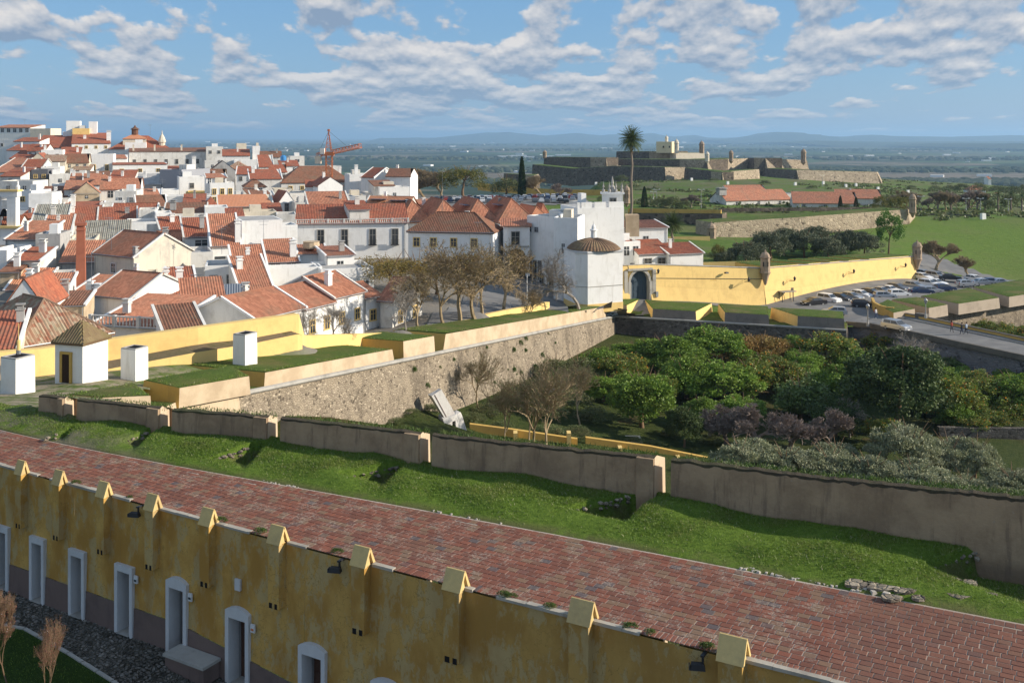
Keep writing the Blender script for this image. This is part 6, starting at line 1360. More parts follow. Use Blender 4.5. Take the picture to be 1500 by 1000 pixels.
 (384, 436, 335, 178, 6, 'f', 0, 4, W, M_grey, None, 'white terrace house left of the four balcony windows', {}),
 (598, 722, 338, 176, 9, 'h', 2.9, -9.5, W, TB, [(4, 1.2, 1.0, 1.4, 'y', [.10, .30, .54, .78]), (2, 4.6, 1.1, 1.3, 'y', [.78, .95])], 'long white house with a brown striped hipped roof above the leafy square', {}),
 (586, 632, 324, 205, 18, 'h', 3.9, 0, W2_, TO, None, 'leftmost of four peaked market hall roofs', {}),
 (630, 682, 324, 203, 18, 'h', 3.9, 0, W2_, TO, None, 'second of four peaked market hall roofs, with a chimney', {}),
 (682, 732, 324, 202, 18, 'h', 4.0, 0, W, TO, [(1, 1.0, 1.0, 1.0, 'y', [.45])], 'third of four peaked market hall roofs, solar panels on its ridge', {}),
 (731, 784, 324, 201, 18, 'h', 4.1, 0, W, TO, [(1, 1.0, 1.0, 1.0, 'y', [.45])], 'rightmost of four peaked market hall roofs', {}),
 (776, 806, 321, 203, 14, 'h', 2.2, 0, W, TK_, None, 'low smooth salmon roof right of the market hall peaks', {}),
 (790, 807, 318, 212, 6, 'h', 2.6, 0, W, TO, None, 'tiny pointed orange roof behind the low salmon roof', {}),
 # --- right of the gate
 (914, 978, 334, 190, 8, 's', 1.0, -4, W, TO, [(2, 1.6, 1.0, 1.5, 'n', [.05, .5])], 'white house with a thin orange roof edge beside the palm foot', {}),
 (936, 982, 372, 182, 6, 's', 2.4, 2, W, TR, [(2, .9, 1.35, 1.2, 'g', [.28, .72])], 'low white house with two barred windows above the yellow gate wall, left half', {}),
 (980, 1030, 372, 183, 6, 's', 1.7, 2, W, TR, None, 'low white house extension with a striped red roof above the yellow wall, right half', {}),
 (911, 938, 358, 183, 7, 'f', 0, 0, W, M_grey, [(2, .4, 1.0, 1.6, 'n'), (1, 3.4, 1.1, 1.6, 'n', [.6])], 'tall thin white house wedged between the chapel and the low red roofs', {}),
 # --- military buildings
 (1064, 1158, 294, 365, 11, 'g', 3.4, 3, W2_, TO, w1(3, .6, 1.0, 1.5, 'n'), 'long white barracks with an orange red roof on the right, left of two in front', dict(ch=[(.0, .3, 1.8, 3.0, 2.2, M_grey)])),
 (1068, 1125, 282, 395, 10, 'g', 2.6, -6, W2_, TO, None, 'orange roof partly hidden behind the left long barracks', {}),
 (1162, 1256, 297, 355, 12, 'g', 3.6, -10, W2_, TO, w1(3, .6, 1.0, 1.4, 'n'), 'long low barracks with an orange roof and a sunlit white gable on its right', {}),
 (1225, 1292, 290, 375, 12, 'g', 3.0, -12, W2_, TO, None, 'rear orange roofed barracks with a second white gable', {}),
 (1096, 1170, 287, 385, 9, 'f', 0, 0, W2_, M_grey, None, 'flat pale building between the orange barracks roofs', {}),
 (1420, 1444, 278, 600, 8, 'h', 2.5, 0, W, TO, w1(2, .6, 1.0, 1.4, 'n'), 'white villa with an orange roof among trees at the far right', {}),
 (1453, 1476, 288, 560, 8, 'h', 2.0, 0, W2_, TR, None, 'half hidden red roofed house among trees at the far right', {}),
 (1448, 1452, 262, 850, 8, 'g', 2.0, 0, W, TO, None, 'tiny white farmhouse beyond the far right trees', {}),
]
HR = {}
for h in HL:
    kw = {k: v for k, v in h[12].items() if v}; HR[h[11]] = house(*h[:12], **kw)
FILL = [
 (40, 66, 221, 350, 'g', TR, 'just under the arcaded house'), (88, 118, 226, 352, 's', TR, 'under the left part of the tall mansion'), (60, 92, 222, 345, 'f', None, 'above the ivy covered mossy roof'), (96, 130, 238, 336, 'g', TB, 'left of the projecting wing of the mansion'),
 (4, 30, 243, 326, 's', TO, 'at the left edge over the yellow boundary wall'), (32, 62, 245, 316, 'g', TR, 'between the two narrow gables and the black concrete block'), (60, 88, 247, 308, 'f', None, 'directly below the mossy roof with ivy'), (100, 128, 259, 292, 'f', None, 'below the left end of the long terrace wall'),
 (128, 160, 262, 296, 's', TB, 'below the long terrace wall, left part'), (160, 196, 262, 300, 's', TR, 'below the long terrace wall, middle part'), (246, 290, 262, 292, 'g', TB, 'below the long terrace wall, right end'), (0, 30, 258, 286, 's', TR, 'at the left edge beneath the boundary wall'),
 (168, 200, 283, 232, 'f', None, 'in front of the house with a glazed porch'), (206, 236, 290, 240, 's', TO, 'under the long grey sheet roof'), (236, 268, 291, 236, 'f', None, 'at the foot of the tall blue grey wall'), (268, 300, 297, 230, 's', TR, 'in front of the low yellow walled house'),
 (346, 372, 255, 300, 's', TR, 'right of the white cube house with blue shutters'), (300, 330, 262, 298, 'g', TB, 'behind the house with yellow balcony trim'), (395, 420, 252, 318, 'g', TR, 'between the brown hall and the house with a blue tank'), (346, 366, 292, 240, 'f', None, 'behind the left half of the wide salmon roof'),
 (370, 404, 292, 238, 's', TB, 'behind the right half of the wide salmon roof'), (500, 530, 300, 224, 'f', None, 'behind the balustraded roof, left of the solar panels'), (600, 640, 306, 215, 's', TO, 'behind the leftmost market hall peak'), (146, 176, 300, 222, 'f', None, 'between the glazed porch house and the long red roof'),
 (0, 40, 312, 205, 'f', None, 'just right of the bell tower foot'), (100, 140, 356, 156, 'f', None, 'behind the top of the brick chimney'), (184, 236, 330, 178, 'f', None, 'behind the wide grey corrugated roof'), (230, 262, 362, 154, 'g', TO, 'behind the off-white block with the shuttered window'),
 (0, 26, 334, 172, 'g', TR, 'at the left edge right under the bell'), (64, 100, 414, 128, 'f', None, 'at the foot of the grey render tower'), (196, 250, 424, 124, 'f', None, 'behind the long blank white gable'),
 (300, 350, 395, 136, 'f', None, 'below the steep roof with the wide balcony opening'), (250, 290, 430, 122, 's', TR, 'right of the long blank white gable, small'), (214, 262, 282, 250, 'f', None, 'below the long grey sheet roof'), (60, 100, 288, 240, 's', TB, 'left of the bare stone gable house'),
]
rf = random.Random(12)
for x0, x1, ye, D_, rk, rm_, where in FILL:
    wm_ = rf.choice([W, W, W2_, W2_, CR]); wn = {id(W): 'white', id(W2_): 'off-white', id(CR): 'cream'}[id(wm_)]; rn_ = 'flat topped' if rm_ is None else {id(TR): 'red roofed', id(TB): 'brown roofed', id(TO): 'orange roofed'}[id(rm_)]
    house(x0, x1, ye, D_, rf.uniform(6, 9), rk, rf.uniform(1.8, 2.8), rf.uniform(-8, 8), wm_, rm_ or M_grey, w1(rf.choice([1, 2, 2, 3]), rf.uniform(.6, 1.1), .8, 1.1, rf.choice('gnw')), '%s %s house %s' % (wn, rn_, where), ch=[(rf.uniform(.1, .9), .3, .3, .7, 1.4)] if rf.random() < .5 else None)
def rootby(sub): return [v for k, v in HR.items() if sub in k][0]
def balustrade(rt, w, H, z=0, h=.8, n=None, y=-.1, m=M_white2, name='balustrade'):
    s = MB(); s.box((w/2, y, H+z+h), (w, .22, .12)); s.box((w/2, y, H+z+.05), (w, .25, .12)); n = n or int(w/.38); 
    for i in range(n): s.lathe([(.05, .1), (.1, .3), (.05, .55), (.07, h)], ((i+.5)*w/n, y, H+z), 5)
    for i in range(int(w/3.2)+2): s.box((min(w, i*w/(int(w/3.2)+1)), y, H+z+h/2), (.35, .35, h+.2))
    s.obj(name, m, rt)
rt, w, H = rootby('behind a stone balustrade'); balustrade(rt, w, H, -.1, 1.0, y=-.2)
rt, w, H = rootby('four tall balcony windows'); balustrade(rt, w, H, .0, .75, y=.05)
for key, us in (('left of two', (.5,)),):
    pass
for key in ('salmon gable with grey solar panels, left', 'salmon gable with grey solar panels, right', 'third of four', 'rightmost of four', 'leftmost of four'):
    rt, w, H = rootby(key)
    for i in range(3):
        s = MB(); 
        if 'salmon' in key: s.box((w*.25+i*1.25, 2.0, H+1.7), (1.1, 1.8, .1)); o = s.obj('solar_panel', M_solar, rt); o.rotation_euler = (.0, 0, 0)
        else: s.box((w*.30, 5.5+i*1.6, H+2.75), (1.9, 1.3, .08)); o = s.obj('solar_panel', M_solar, rt)
rt, w, H = rootby('white arcaded house')
for i in (.38, .78):
    s = MB(); s.lathe([(0, 0), (1.6, 0)], (0, 0, 0), 4) if False else None
    s.prism([(math.cos(t)*1.7, math.sin(t)*1.7) for t in [math.pi*k/8 for k in range(9)]], 0, .2); o = s.obj('arch', M_dark, rt, (w*i, -.05, H-3.6)); o.rotation_euler = (math.pi/2, 0, 0)
    s = MB(); s.box((w*i, -.1, H-4.2), (3.4, .2, 1.3)); s.obj('arch_opening', M_dark, rt)
rt, w, H = rootby('raised salmon roof'); s = MB(); s.lathe([(1.3, 0), (1.3, 1.8), (1.9, 1.9), (.5, 2.8), (.1, 3.6)], (w*.5, 4, H+1.6), 8); s.obj('lantern', M_tbr, rt)
rt, w, H = rootby('very large red hipped'); s = MB(); s.lathe([(1.3, 0), (1.2, 3.2), (1.6, 3.4), (1.5, 4.0), (1.0, 5.4), (.3, 6.5), (.08, 8)], (w*.86, 3, H-1), 8); s.obj('turret', M_cream, rt)
rt, w, H = rootby('rooftop water tank'); s = MB(); s.lathe([(1.2, 0), (1.25, .2), (1.2, .9), (1.3, 1.0)], (w*.5, 2, H+.6), 12); s.obj('water_tank', M_beige, rt)
rt, w, H = rootby('white gabled wall with a small brick'); s = MB(); s.box((w*.52, -.25, H-1.3), (.5, .5, 2.2)); s.obj('chimney', M_brick, rt)
rt, w, H = rootby('blue tank left of the crane'); s = MB(); s.lathe([(.9, 0), (1.0, .3), (1.0, 1.4), (.5, 1.8)], (w*.2, 1.5, H+1.6), 10); s.obj('water_tank', M_bluet, rt)
# brick chimney
bc = empty('brick_chimney', tuple(TP(118.5, 134))); tag(bc, 'tall tapering red brick factory chimney among the roofs on the left', 'chimney')
zt_ = ZY(330, 134)-bc.location.z; s = MB(); s.box((0, 0, zt_/2), (1.25, 1.25, zt_), .3, 0, .78); s.obj('shaft', M_brick, bc); s = MB(); s.box((0, 0, zt_+.15), (1.3, 1.3, .35), .3); s.box((0, 0, zt_-.6), (1.12, 1.12, .15), .3); s.obj('cap', M_brick, bc)
# bell gable at the left edge
bt = empty('bell_tower', tuple(TP(6, 172))); tag(bt, 'white church bell gable with an arched opening and a bell at the left edge', 'church')
z0 = bt.location.z; zz = lambda py: ZY(py, 172)-z0
s = MB(); W5_ = 2.6; yb0 = zz(332); 
s.box((-1, 0, yb0/2), (9, 2.2, yb0)); s.box((-1.75, 0, (yb0+zz(288))/2), (2.0, 1.4, zz(288)-yb0)); s.box((1.55, 0, (yb0+zz(288))/2), (1.5, 1.4, zz(288)-yb0))
s.box((-.05, 0, (zz(288)+zz(279))/2), (5.2, 1.5, zz(279)-zz(288))); s.prism([(-2.0, 0), (2.0, 0), (1.4, .8), (.5, 1.1), (0, 1.7), (-.5, 1.1), (-1.4, .8)], 0, .8)
s.obj('wall', W, bt); 
o = bt.children[0]
s = MB(); s.box((-1, -.2, yb0), (9.4, 2.6, .35)); s.box((-.05, -.1, zz(279)), (5.6, 1.8, .3)); s.obj('cornice', M_yel, bt)
s = MB(); s.lathe([(.75, 0), (.6, .3), (.42, .9), (.3, 1.15), (.05, 1.3)], (0, 0, zz(317)), 12); s.obj('bell', M_dark, bt)
s = MB(); s.lathe([(.3, 0), (.35, .5), (.12, .9), (.16, 1.1), (.02, 1.7)], (2.3, 0, zz(278)), 8); s.lathe([(.3, 0), (.35, .5), (.12, .9), (.16, 1.1), (.02, 1.7)], (-2.3, 0, zz(278)), 8); s.obj('finial', W, bt)
# ---------------------------------------------------------------- hut and square white shafts on the rampart
hy = math.radians(-17); hp = G(121, 562, -3.0); hut = empty('hut', tuple(hp), hy); tag(hut, 'small white square hut with a mossy pyramid roof and a dark doorway framed in yellow', 'hut')
hw1, hw2, hh_ = 2.3, 2.6, 2.75      # left face width, right face depth
s = MB(); s.prism([(-hw1, 0), (0, 0), (0, hw2), (-hw1, hw2)], -.3, hh_); s.obj('wall', W, hut)
r = MB(); e = [Vector((-hw1-.18, -.18, hh_)), Vector((.18, -.18, hh_)), Vector((.18, hw2+.18, hh_)), Vector((-hw1-.18, hw2+.18, hh_))]; ap = Vector((-hw1/2, hw2/2, hh_+1.35))
for k in range(4): roof_slope(r, e[k], e[(k+1) % 4], ap, ap, 70, 0, .22)
r.obj('roof', tiles('mossy_hut_tiles', (0.27, 0.205, 0.11), (0.20, 0.14, 0.08), (0.22, 0.19, 0.075), .8, .22), hut)
s = MB(); s.box((-1.32, -.03, .98), (.62, .12, 1.96)); s.obj('doorway', flat('dark_brown_door', (.05, .03, .02), .8, .1), hut)
s = MB()
for c_, z_ in (((-1.72, -.06, 1.0), (.2, .16, 2.0)), ((-.93, -.06, 1.0), (.16, .16, 2.0)), ((-1.32, -.06, 2.05), (.98, .16, .16))): s.box(c_, z_)
s.obj('door_frame', M_yel2, hut)
def shaft(p, w, d, h, yaw, label, tp=.97):
    t = empty('vent_shaft', tuple(p), yaw); tag(t, label, 'shaft', 'white square shafts on the rampart'); s = MB(); s.box((0, 0, h/2-.3), (w, d, h+.6), 0, 0, tp); s.obj('wall', W, t)
    s = MB(); s.box((0, 0, h+.02), (w*.78, d*.78, .06)); s.obj('opening', M_dark, t); s = MB()
    for c_, z_ in (((0, -d*.43, h+.03), (w*.96, d*.1, .12)), ((0, d*.43, h+.03), (w*.96, d*.1, .12)), ((-w*.43, 0, h+.03), (w*.1, d*.76, .12)), ((w*.43, 0, h+.03), (w*.1, d*.76, .12))): s.box(c_, z_)
    s.obj('rim', M_grey, t); return t
shaft(G(26, 573, -2.6), 1.45, 1.5, 2.25, math.radians(-25), 'white square shaft with a yellow pole on it, at the left edge'); shaft(G(197, 549, -3.2), 1.35, 1.3, 1.95, math.radians(-22), 'white square shaft right of the hut against the yellow wall', .99); shaft(G(359, 526, -3.9), 1.25, 1.5, 2.05, math.radians(-25), 'white square shaft standing alone on the rampart grass to the right')
t = empty('pole', tuple(G(24, 571, -2.6)+Vector((0, .3, 2.2)))); tag(t, 'pale yellow pole sticking up from the left white shaft', 'pole'); s = MB(); s.tube((0, 0, 0), (0, 0, .35), .16, .16, 8); s.obj('base', M_gmetal, t); s = MB(); s.tube((0, 0, .3), (0, 0, 1.0), .14, .12, 8); s.tube((0, 0, 1.0), (0, 0, 2.1), .025, .02, 5); s.obj('shaft', M_yel, t)
# ---------------------------------------------------------------- white ruin in the ditch
M_ruin = plaster('flaking_whitewashed_masonry', (0.80, 0.78, 0.74), (0.38, 0.34, 0.30), .4, .6, bump=1.0, fine=.25)
rn = empty('ruined_tower', tuple(otz(662, 642, 101))); tag(rn, 'leaning ruined white masonry slab and arched stump in the ditch by the orchard', 'ruin')
def rough(mb, a): 
    mb.v = [tuple(Vector(v)+Vector((mnoise.noise(Vector(v)*1.3)*a, mnoise.noise(Vector(v)*1.3+Vector((9, 0, 0)))*a, mnoise.noise(Vector(v)*1.3+Vector((0, 9, 0)))*a))) for v in mb.v]
s = MB(); 
for k in range(5):
    z0, z1 = k*.5, (k+1)*.5; s.prism([(-1.15+z0*.1-.0, -.8), (-.5, -.8), (-.5, .8), (-1.15, .8)], z0*.9, z1*.9); 
s = MB(); s.hexa([(-.9, -.7, 0), (-.35, -.7, 0), (-.35, .8, 0), (-.9, .8, 0), (-1.25, -.7, 2.6), (-.35, -.7, 2.9), (-.35, .8, 2.9), (-1.25, .8, 2.6)]); s.hexa([(.35, -.7, 0), (1.9, -.7, -.2), (1.9, .8, -.2), (.35, .8, 0), (.15, -.7, 2.9), (1.2, -.7, 3.2), (1.2, .8, 3.2), (.15, .8, 2.9)])
s.hexa([(-1.4, -.7, 2.6), (.3, -.7, 2.9), (.3, .8, 2.9), (-1.4, .8, 2.6), (-1.5, -.6, 3.5), (.2, -.6, 3.6), (.2, .7, 3.6), (-1.5, .7, 3.5)]); s.hexa([(.3, -.7, 2.9), (1.25, -.7, 3.1), (1.25, .8, 3.1), (.3, .8, 2.9), (.2, -.6, 3.6), (1.0, -.5, 3.9), (1.0, .6, 3.9), (.2, .7, 3.6)])
rough(s, .28); s.obj('arched_stump', M_ruin, rn)
s = MB(); s.hexa([(-1.1, -.3, 3.3), (.35, -.3, 3.5), (.35, .5, 3.5), (-1.1, .5, 3.3), (-3.0, -.3, 6.9), (-1.6, -.3, 7.6), (-1.6, .5, 7.6), (-3.0, .5, 6.9)]); 
rough(s, .12); s.obj('leaning_slab', M_ruin, rn)
s = MB(); s.hexa([(-1.0, -.34, 3.5), (-.9, -.34, 3.5), (-.9, -.28, 3.5), (-1.0, -.28, 3.5), (-2.6, -.34, 7.0), (-2.5, -.34, 7.0), (-2.5, -.28, 7.0), (-2.6, -.28, 7.0)]); s.obj('crack', M_dado, rn)
rn.scale = (.80, .80, .66); rn.rotation_euler = (0, 0, .55)
# ---------------------------------------------------------------- white stepped buildings beside the gate
aw = empty('arch_house', tuple(TP(738, 178))); tag(aw, 'white house over a dark street arch with a tall french window', 'house')
z0 = aw.location.z; wA = X(774, 178)-X(738, 178); zz = lambda py: ZY(py, 178)-z0
def A2(px): return X(px, 178)-aw.location.x
s = MB(); s.box((A2(741), 3, zz(330)/2), (A2(745)-A2(737.5), 6, zz(330))); s.box((A2(773), 3, zz(330)/2), (A2(776)-A2(770), 6, zz(330)))
s.box((A2(757.5), 3.02, (zz(362)+zz(330))/2), (A2(770)-A2(745), 5.9, zz(330)-zz(362)))
ra = (A2(770)-A2(745))/2; cx = A2(757.5); zc = zz(364)-ra
for k in range(10):
    t0, t1 = math.pi*k/10, math.pi*(k+1)/10; p0, p1 = (cx+ra*math.cos(t0), zc+ra*math.sin(t0)), (cx+ra*math.cos(t1), zc+ra*math.sin(t1)); zt_ = zz(362)+.02
    s.hexa([(p1[0], 0, p1[1]), (p0[0], 0, p0[1]), (p0[0], 5.8, p0[1]), (p1[0], 5.8, p1[1]), (p1[0], 0, zt_), (p0[0], 0, zt_), (p0[0], 5.8, zt_), (p1[0], 5.8, zt_)])
s.obj('wall', W, aw); s = MB(); s.box((cx, -.12, zz(361)), (4.2, .3, .2)); s.obj('balcony_slab', M_stonetrim, aw); s = MB(); s.box((cx, 5.7, zz(400)/1.0), (ra*2, .2, 9)); s.obj('passage', M_dark, aw)
add_window(aw, Vector((A2(755), -.04, zz(349))), 0, 1.3, 2.2, 'g', 170)
tr = MB(); roof_slope(tr, Vector((-.6, -.4, zz(331))), Vector((wA+.6, -.4, zz(331))), Vector((wA+.6, 5, zz(323))), Vector((-.6, 5, zz(323))), 178); tr.obj('roof', TO, aw)
house(692, 740, 336, 182, 6, 'f', 0, 0, W, M_grey, [(1, .5, 1.0, 1.0, 'y', [.7])], 'short white link between the brown hipped roof and the arch house', parap=.1)
# shaded stepped facade (faces left)
house(772, 812, 322, 180, 8, 'f', 0, -42, W, M_grey, [(2, 1.2, .8, .8, 'w', [.1, .35]), (3, 7.0, .7, 3.2, 'g', [.12, .3, .48]), (2, 9.2, .9, 2.2, 'g', [.55, .9])], 'shaded white facade with tall arched panels and dark doors next to the street arch', parap=.8, side=None)
house(811, 846, 324, 166, 8, 'f', 0, -12, W, M_grey, [(1, 3.6, .5, 1.6, 'n', [.4]), (1, 9.0, .7, 2.4, 'g', [.5])], 'flat white house in half shade left of the chapel', parap=.6)
house(822, 836, 312, 178, 8, 'f', 0, -8, W, M_grey, None, 'narrow raised white block on the flat roofs beside the tall blank wall', parap=.1)
r_, w, H = house(846, 914, 305, 174, 9, 'f', 0, -2, W, M_grey, None, 'tall blank sunlit white wall with notched battlements behind the chapel', parap=.05)
s = MB()
for u0, u1 in ((.0, .05), (.09, .31), (.37, .62), (.68, 1.0)): s.box(((u0+u1)/2*w, .3, H+.45), ((u1-u0)*w, .4, 1.0))
s.obj('battlement', W, r_)
house(851, 872, 298, 186, 6, 'f', 0, 0, W2_, M_grey, None, 'grey white rooftop box left of the church pinnacles', parap=.1)
# chapel
cy_ = math.radians(16); cp_ = Vector((X(861, 158), 158, 0)); cp_.z = Tz(cp_.x, cp_.y)-.5; chp = empty('chapel', tuple(cp_), cy_); tag(chp, 'white chapel with a domed brown tile roof, lantern finial and yellow base stripe', 'chapel')
hz_ = ZY(369, 158)-cp_.z; wR = 7.6; s = MB(); wR = 6.2; q = [(-.0, 0), (wR, 1.0), (wR, 7.0), (-1.5, 7.0), (-1.5, 1.5)]; s.prism(q, 0, hz_); s.obj('wall', W, chp)
s = MB(); s.prism([(p[0]*1.012-.03, p[1]-.06 if p[1] < 5 else p[1]) for p in q], 0, 1.35); s.obj('base_stripe', M_yel, chp); s = MB(); s.prism([(p[0]*1.03-.1, p[1]-.15 if p[1] < 5 else p[1]) for p in q], hz_-.25, hz_+.05); s.obj('cornice', M_white_trim, chp)
s = MB(); s.prism([(p[0]*1.01-.02, p[1]-.05 if p[1] < 5 else p[1]) for p in q], hz_*.42, hz_*.42+.1); s.obj('string_course', M_stonetrim, chp)
cxx, cyy = 2.35, 3.7; N = 12; prof = [(1.0, 0), (.96, .35), (.82, .95), (.62, 1.5), (.40, 1.9), (.18, 2.12), (.07, 2.2)]; dm = MB(); ring = []
for a, z in prof:
    row = []
    for k in range(96):
        t = 2*math.pi*k/96; ex, ey = 4.05, 3.9; rx = 1/max(abs(math.cos(t))**2.6+abs(math.sin(t))**2.6, 1e-6)**(1/2.6); lf_ = .06 if k % 2 else 0
        row.append((cxx+(ex*rx*a+lf_)*math.cos(t), cyy+(ey*rx*a+lf_)*math.sin(t), hz_+.03+z*.78+lf_))
    ring.append(row)
for a in range(len(ring)-1):
    for k in range(96): j = (k+1) % 96; dm.face([ring[a][k], ring[a][j], ring[a+1][j], ring[a+1][k]], 0, [(k*.3, a), (k*.3+.3, a), (k*.3+.3, a+1), (k*.3, a+1)])
dm.obj('domed_roof', tiles('brown_dome_tiles', (0.23, 0.15, 0.09), (0.16, 0.10, 0.065), (0.25, 0.20, 0.10), .6), chp)
s = MB(); s.lathe([(.45, 0), (.42, 1.2), (.6, 1.25), (.6, 1.4), (.35, 1.5), (.3, 1.9), (.06, 2.3), (.03, 2.9)], (cxx, cyy, hz_+1.65), 8); s.obj('lantern', W, chp)
# church pinnacled top
cb = empty('belfry', (X(897, 188), 188, ZY(306, 188))); tag(cb, 'white church belfry with stone pinnacles rising behind the blank battlemented wall', 'belfry')
s = MB(); s.box((0, 0, -1), (3.6, 2.4, 7.5)); s.box((0, 0, 2.9), (4.2, 2.8, .35)); s.obj('body', W, cb); s = MB()
for x in (-1.7, -.6, .6, 1.7): s.lathe([(.28, 0), (.3, .5), (.1, .8), (.2, 1.1), (.05, 1.7), (.02, 2.1)], (x, -.6, 3.0), 7)
s.lathe([(.6, 0), (.5, .9), (.2, 1.3), (.3, 1.6), (.05, 2.9)], (0, 0, 3.1), 8); s.obj('pinnacle', M_stonetrim, cb); add_window(cb, Vector((0, -1.22, .9)), 0, 1.1, 2.2, 'g'); s = MB(); s.box((-3.4, 0, -2), (1.6, 2, 5)); s.box((3.6, 0, -3), (2.4, 2, 4)); s.obj('side_block', M_beige, cb)
# ---------------------------------------------------------------- tower crane
cr = empty('tower_crane', (X(482, 268), 268, Tz(X(482, 268), 268))); tag(cr, 'rusty orange lattice tower crane rising over the roofs', 'crane')
z0 = cr.location.z; zt_ = ZY(222, 268)-z0; hw = .8
def lattice(mb, a, c, w, n, r=.09, up=Vector((0, 0, 1))):
    a, c = Vector(a), Vector(c); d_ = (c-a).normalized(); s1 = d_.cross(Vector((0, 1, 0)) if abs(d_.y) < .9 else Vector((1, 0, 0))).normalized(); s2 = d_.cross(s1)
    cs = [s1*w+s2*w, s1*w-s2*w, -s1*w-s2*w, -s1*w+s2*w]
    for q in cs: mb.tube(a+q, c+q, r*1.2, r*1.2, 4)
    for i in range(n):
        p0, p1 = a.lerp(c, i/n), a.lerp(c, (i+1)/n)
        for k in range(4): mb.tube(p0+cs[k], p1+cs[(k+1) % 4], r*.7, r*.7, 3, cap=False); mb.tube(p1+cs[k], p1+cs[(k+1) % 4], r*.7, r*.7, 3, cap=False)
s = MB(); lattice(s, (0, 0, 0), (0, 0, zt_-1), hw, int(zt_/1.8)); s.obj('mast', M_rust, cr)
s = MB(); s.box((0, 0, zt_-.6), (2.4, 2.4, 1.0)); s.obj('slewing_ring', M_rust, cr)
s = MB(); A_ = (.8, 0, zt_-.2); B_ = (X(526, 262)-X(482, 268), -4, ZY(214, 262)-z0); lattice(s, A_, B_, .55, 9, .1); s.obj('jib', M_rust, cr)
s = MB(); lattice(s, (-.8, 0, zt_-.3), (-3.2, .5, zt_-1.0), .5, 2); s.obj('counter_jib', M_rust, cr); s = MB(); s.box((-2.9, .4, zt_-2.2), (1.5, 1.4, 2.0)); s.obj('counterweight', M_cream, cr)
s = MB()
for q in ((-.9, -.7), (.9, -.7), (.3, .7)): s.tube((q[0], q[1], zt_), (-.1, 0, ZY(192, 268)-z0), .12, .08, 4)
for k in range(1, 5): zk = zt_+k*1.05; ww = .8*(1-k/5.6); s.tube((-ww, -.5*(1-k/5.6), zk), (ww, .3*(1-k/5.6), zk), .07, .07, 3); s.tube((-ww, -.5*(1-k/5.6), zk), (ww*.8, 0, zk+1), .06, .06, 3)
s.obj('apex_frame', M_rust, cr); s = MB(); s.box((-.1, 0, ZY(191, 268)-z0), (.6, .5, .6)); s.obj('apex_pulley', M_rust, cr)
s = MB(); s.tube((-.1, 0, ZY(192, 268)-z0), Vector(A_).lerp(Vector(B_), .55)+Vector((0, 0, .5)), .035, .035, 3); s.tube((-.1, 0, ZY(192, 268)-z0), (-3.0, .5, zt_-.6), .035, .035, 3); s.obj('tie_rope', M_iron, cr)
s = MB(); s.box((-1.5, -1.2, zt_+.1), (1.1, 1.1, 1.5)); s.obj('cab', M_white2, cr)
# ---------------------------------------------------------------- roof antennas
for i, (px, y0, y1, D) in enumerate([(134, 372, 466, 118), (163, 330, 420, 139), (386, 322, 380, 148), (238, 262, 300, 240), (648, 243, 308, 180), (325, 330, 372, 140), (160, 318, 345, 160), (263, 250, 285, 250), (288, 402, 412, 112), (220, 182, 198, 380), (288, 250, 270, 300), (205, 268, 322, 230), (36, 187, 175, 420), (700, 325, 338, 175)]):
    y0, y1 = min(y0, y1), max(y0, y1); t = empty('antenna', (X(px, D), D, ZY(y1, D))); h = ZY(y0, D)-ZY(y1, D)
    tag(t, 'thin rooftop television aerial mast among the hill town houses', 'antenna', 'television aerials on the roofs'); s = MB(); s.tube((0, 0, 0), (0, 0, h), .035, .03, 4); s.obj('mast', M_gmetal, t)
    s = MB(); s.box((0, 0, h*.96), (1.5, .04, .04), .3); s.box((0, 0, h*.88), (1.1, .04, .04), .3)
    for k in range(6): s.box((-.6+k*.24, 0, h*.96), (.03, .5, .03), .3)
    s.obj('crossbar', M_gmetal, t)
# ================================================================ VEGETATION
def crown_mesh(name, seed, m, R_=(1, 1, .8), clumps=60, per=70, leaf=.055, cr=.24, up=0.0, hollow=.55, flat_=0.0):
    """leaf cards gathered in clumps through an irregular crown volume (unit radius, base at z=0)"""
    r = np.random.default_rng(seed); d = r.normal(size=(clumps, 3)); d /= np.linalg.norm(d, axis=1)[:, None]; d[:, 2] = np.where(d[:, 2] < -.45, -d[:, 2], d[:, 2])
    lob = np.array([mnoise.noise(Vector(q)*1.6+Vector((seed*3.1, 0, 0))) for q in d]); rad = (hollow+(1-hollow)*r.uniform(0, 1, clumps)**.5)*(1+.42*lob)
    c = d*rad[:, None]*np.array(R_)*(1-cr*.6); c[:, 2] += R_[2]*.85
    n = clumps*per; ci = np.repeat(np.arange(clumps), per); crs = cr*r.uniform(.6, 1.25, clumps)
    o = r.normal(size=(n, 3)); o /= np.linalg.norm(o, axis=1)[:, None]; o *= (r.uniform(.35, 1, n)**.6*crs[ci])[:, None]; o[:, 2] *= .8; p = c[ci]+o
    a = r.normal(size=(n, 3)); a += o/np.maximum(np.linalg.norm(o, axis=1)[:, None], 1e-6)*.5; a[:, 2] += up*2.2; a /= np.linalg.norm(a, axis=1)[:, None]; b_ = np.cross(a, r.normal(size=(n, 3))); b_ /= np.linalg.norm(b_, axis=1)[:, None]
    s = leaf*r.uniform(.6, 1.4, (n, 1)); l = s*(1.9 if up else 1.15); w = s*(.38 if up else .62)
    v = np.stack([p, p+a*l*.5+b_*w, p+a*l, p+a*l*.5-b_*w], 1).reshape(-1, 3); v[:, 2] = np.maximum(v[:, 2], .02)
    return npmesh(name, v, np.arange(4*n).reshape(-1, 4), m)
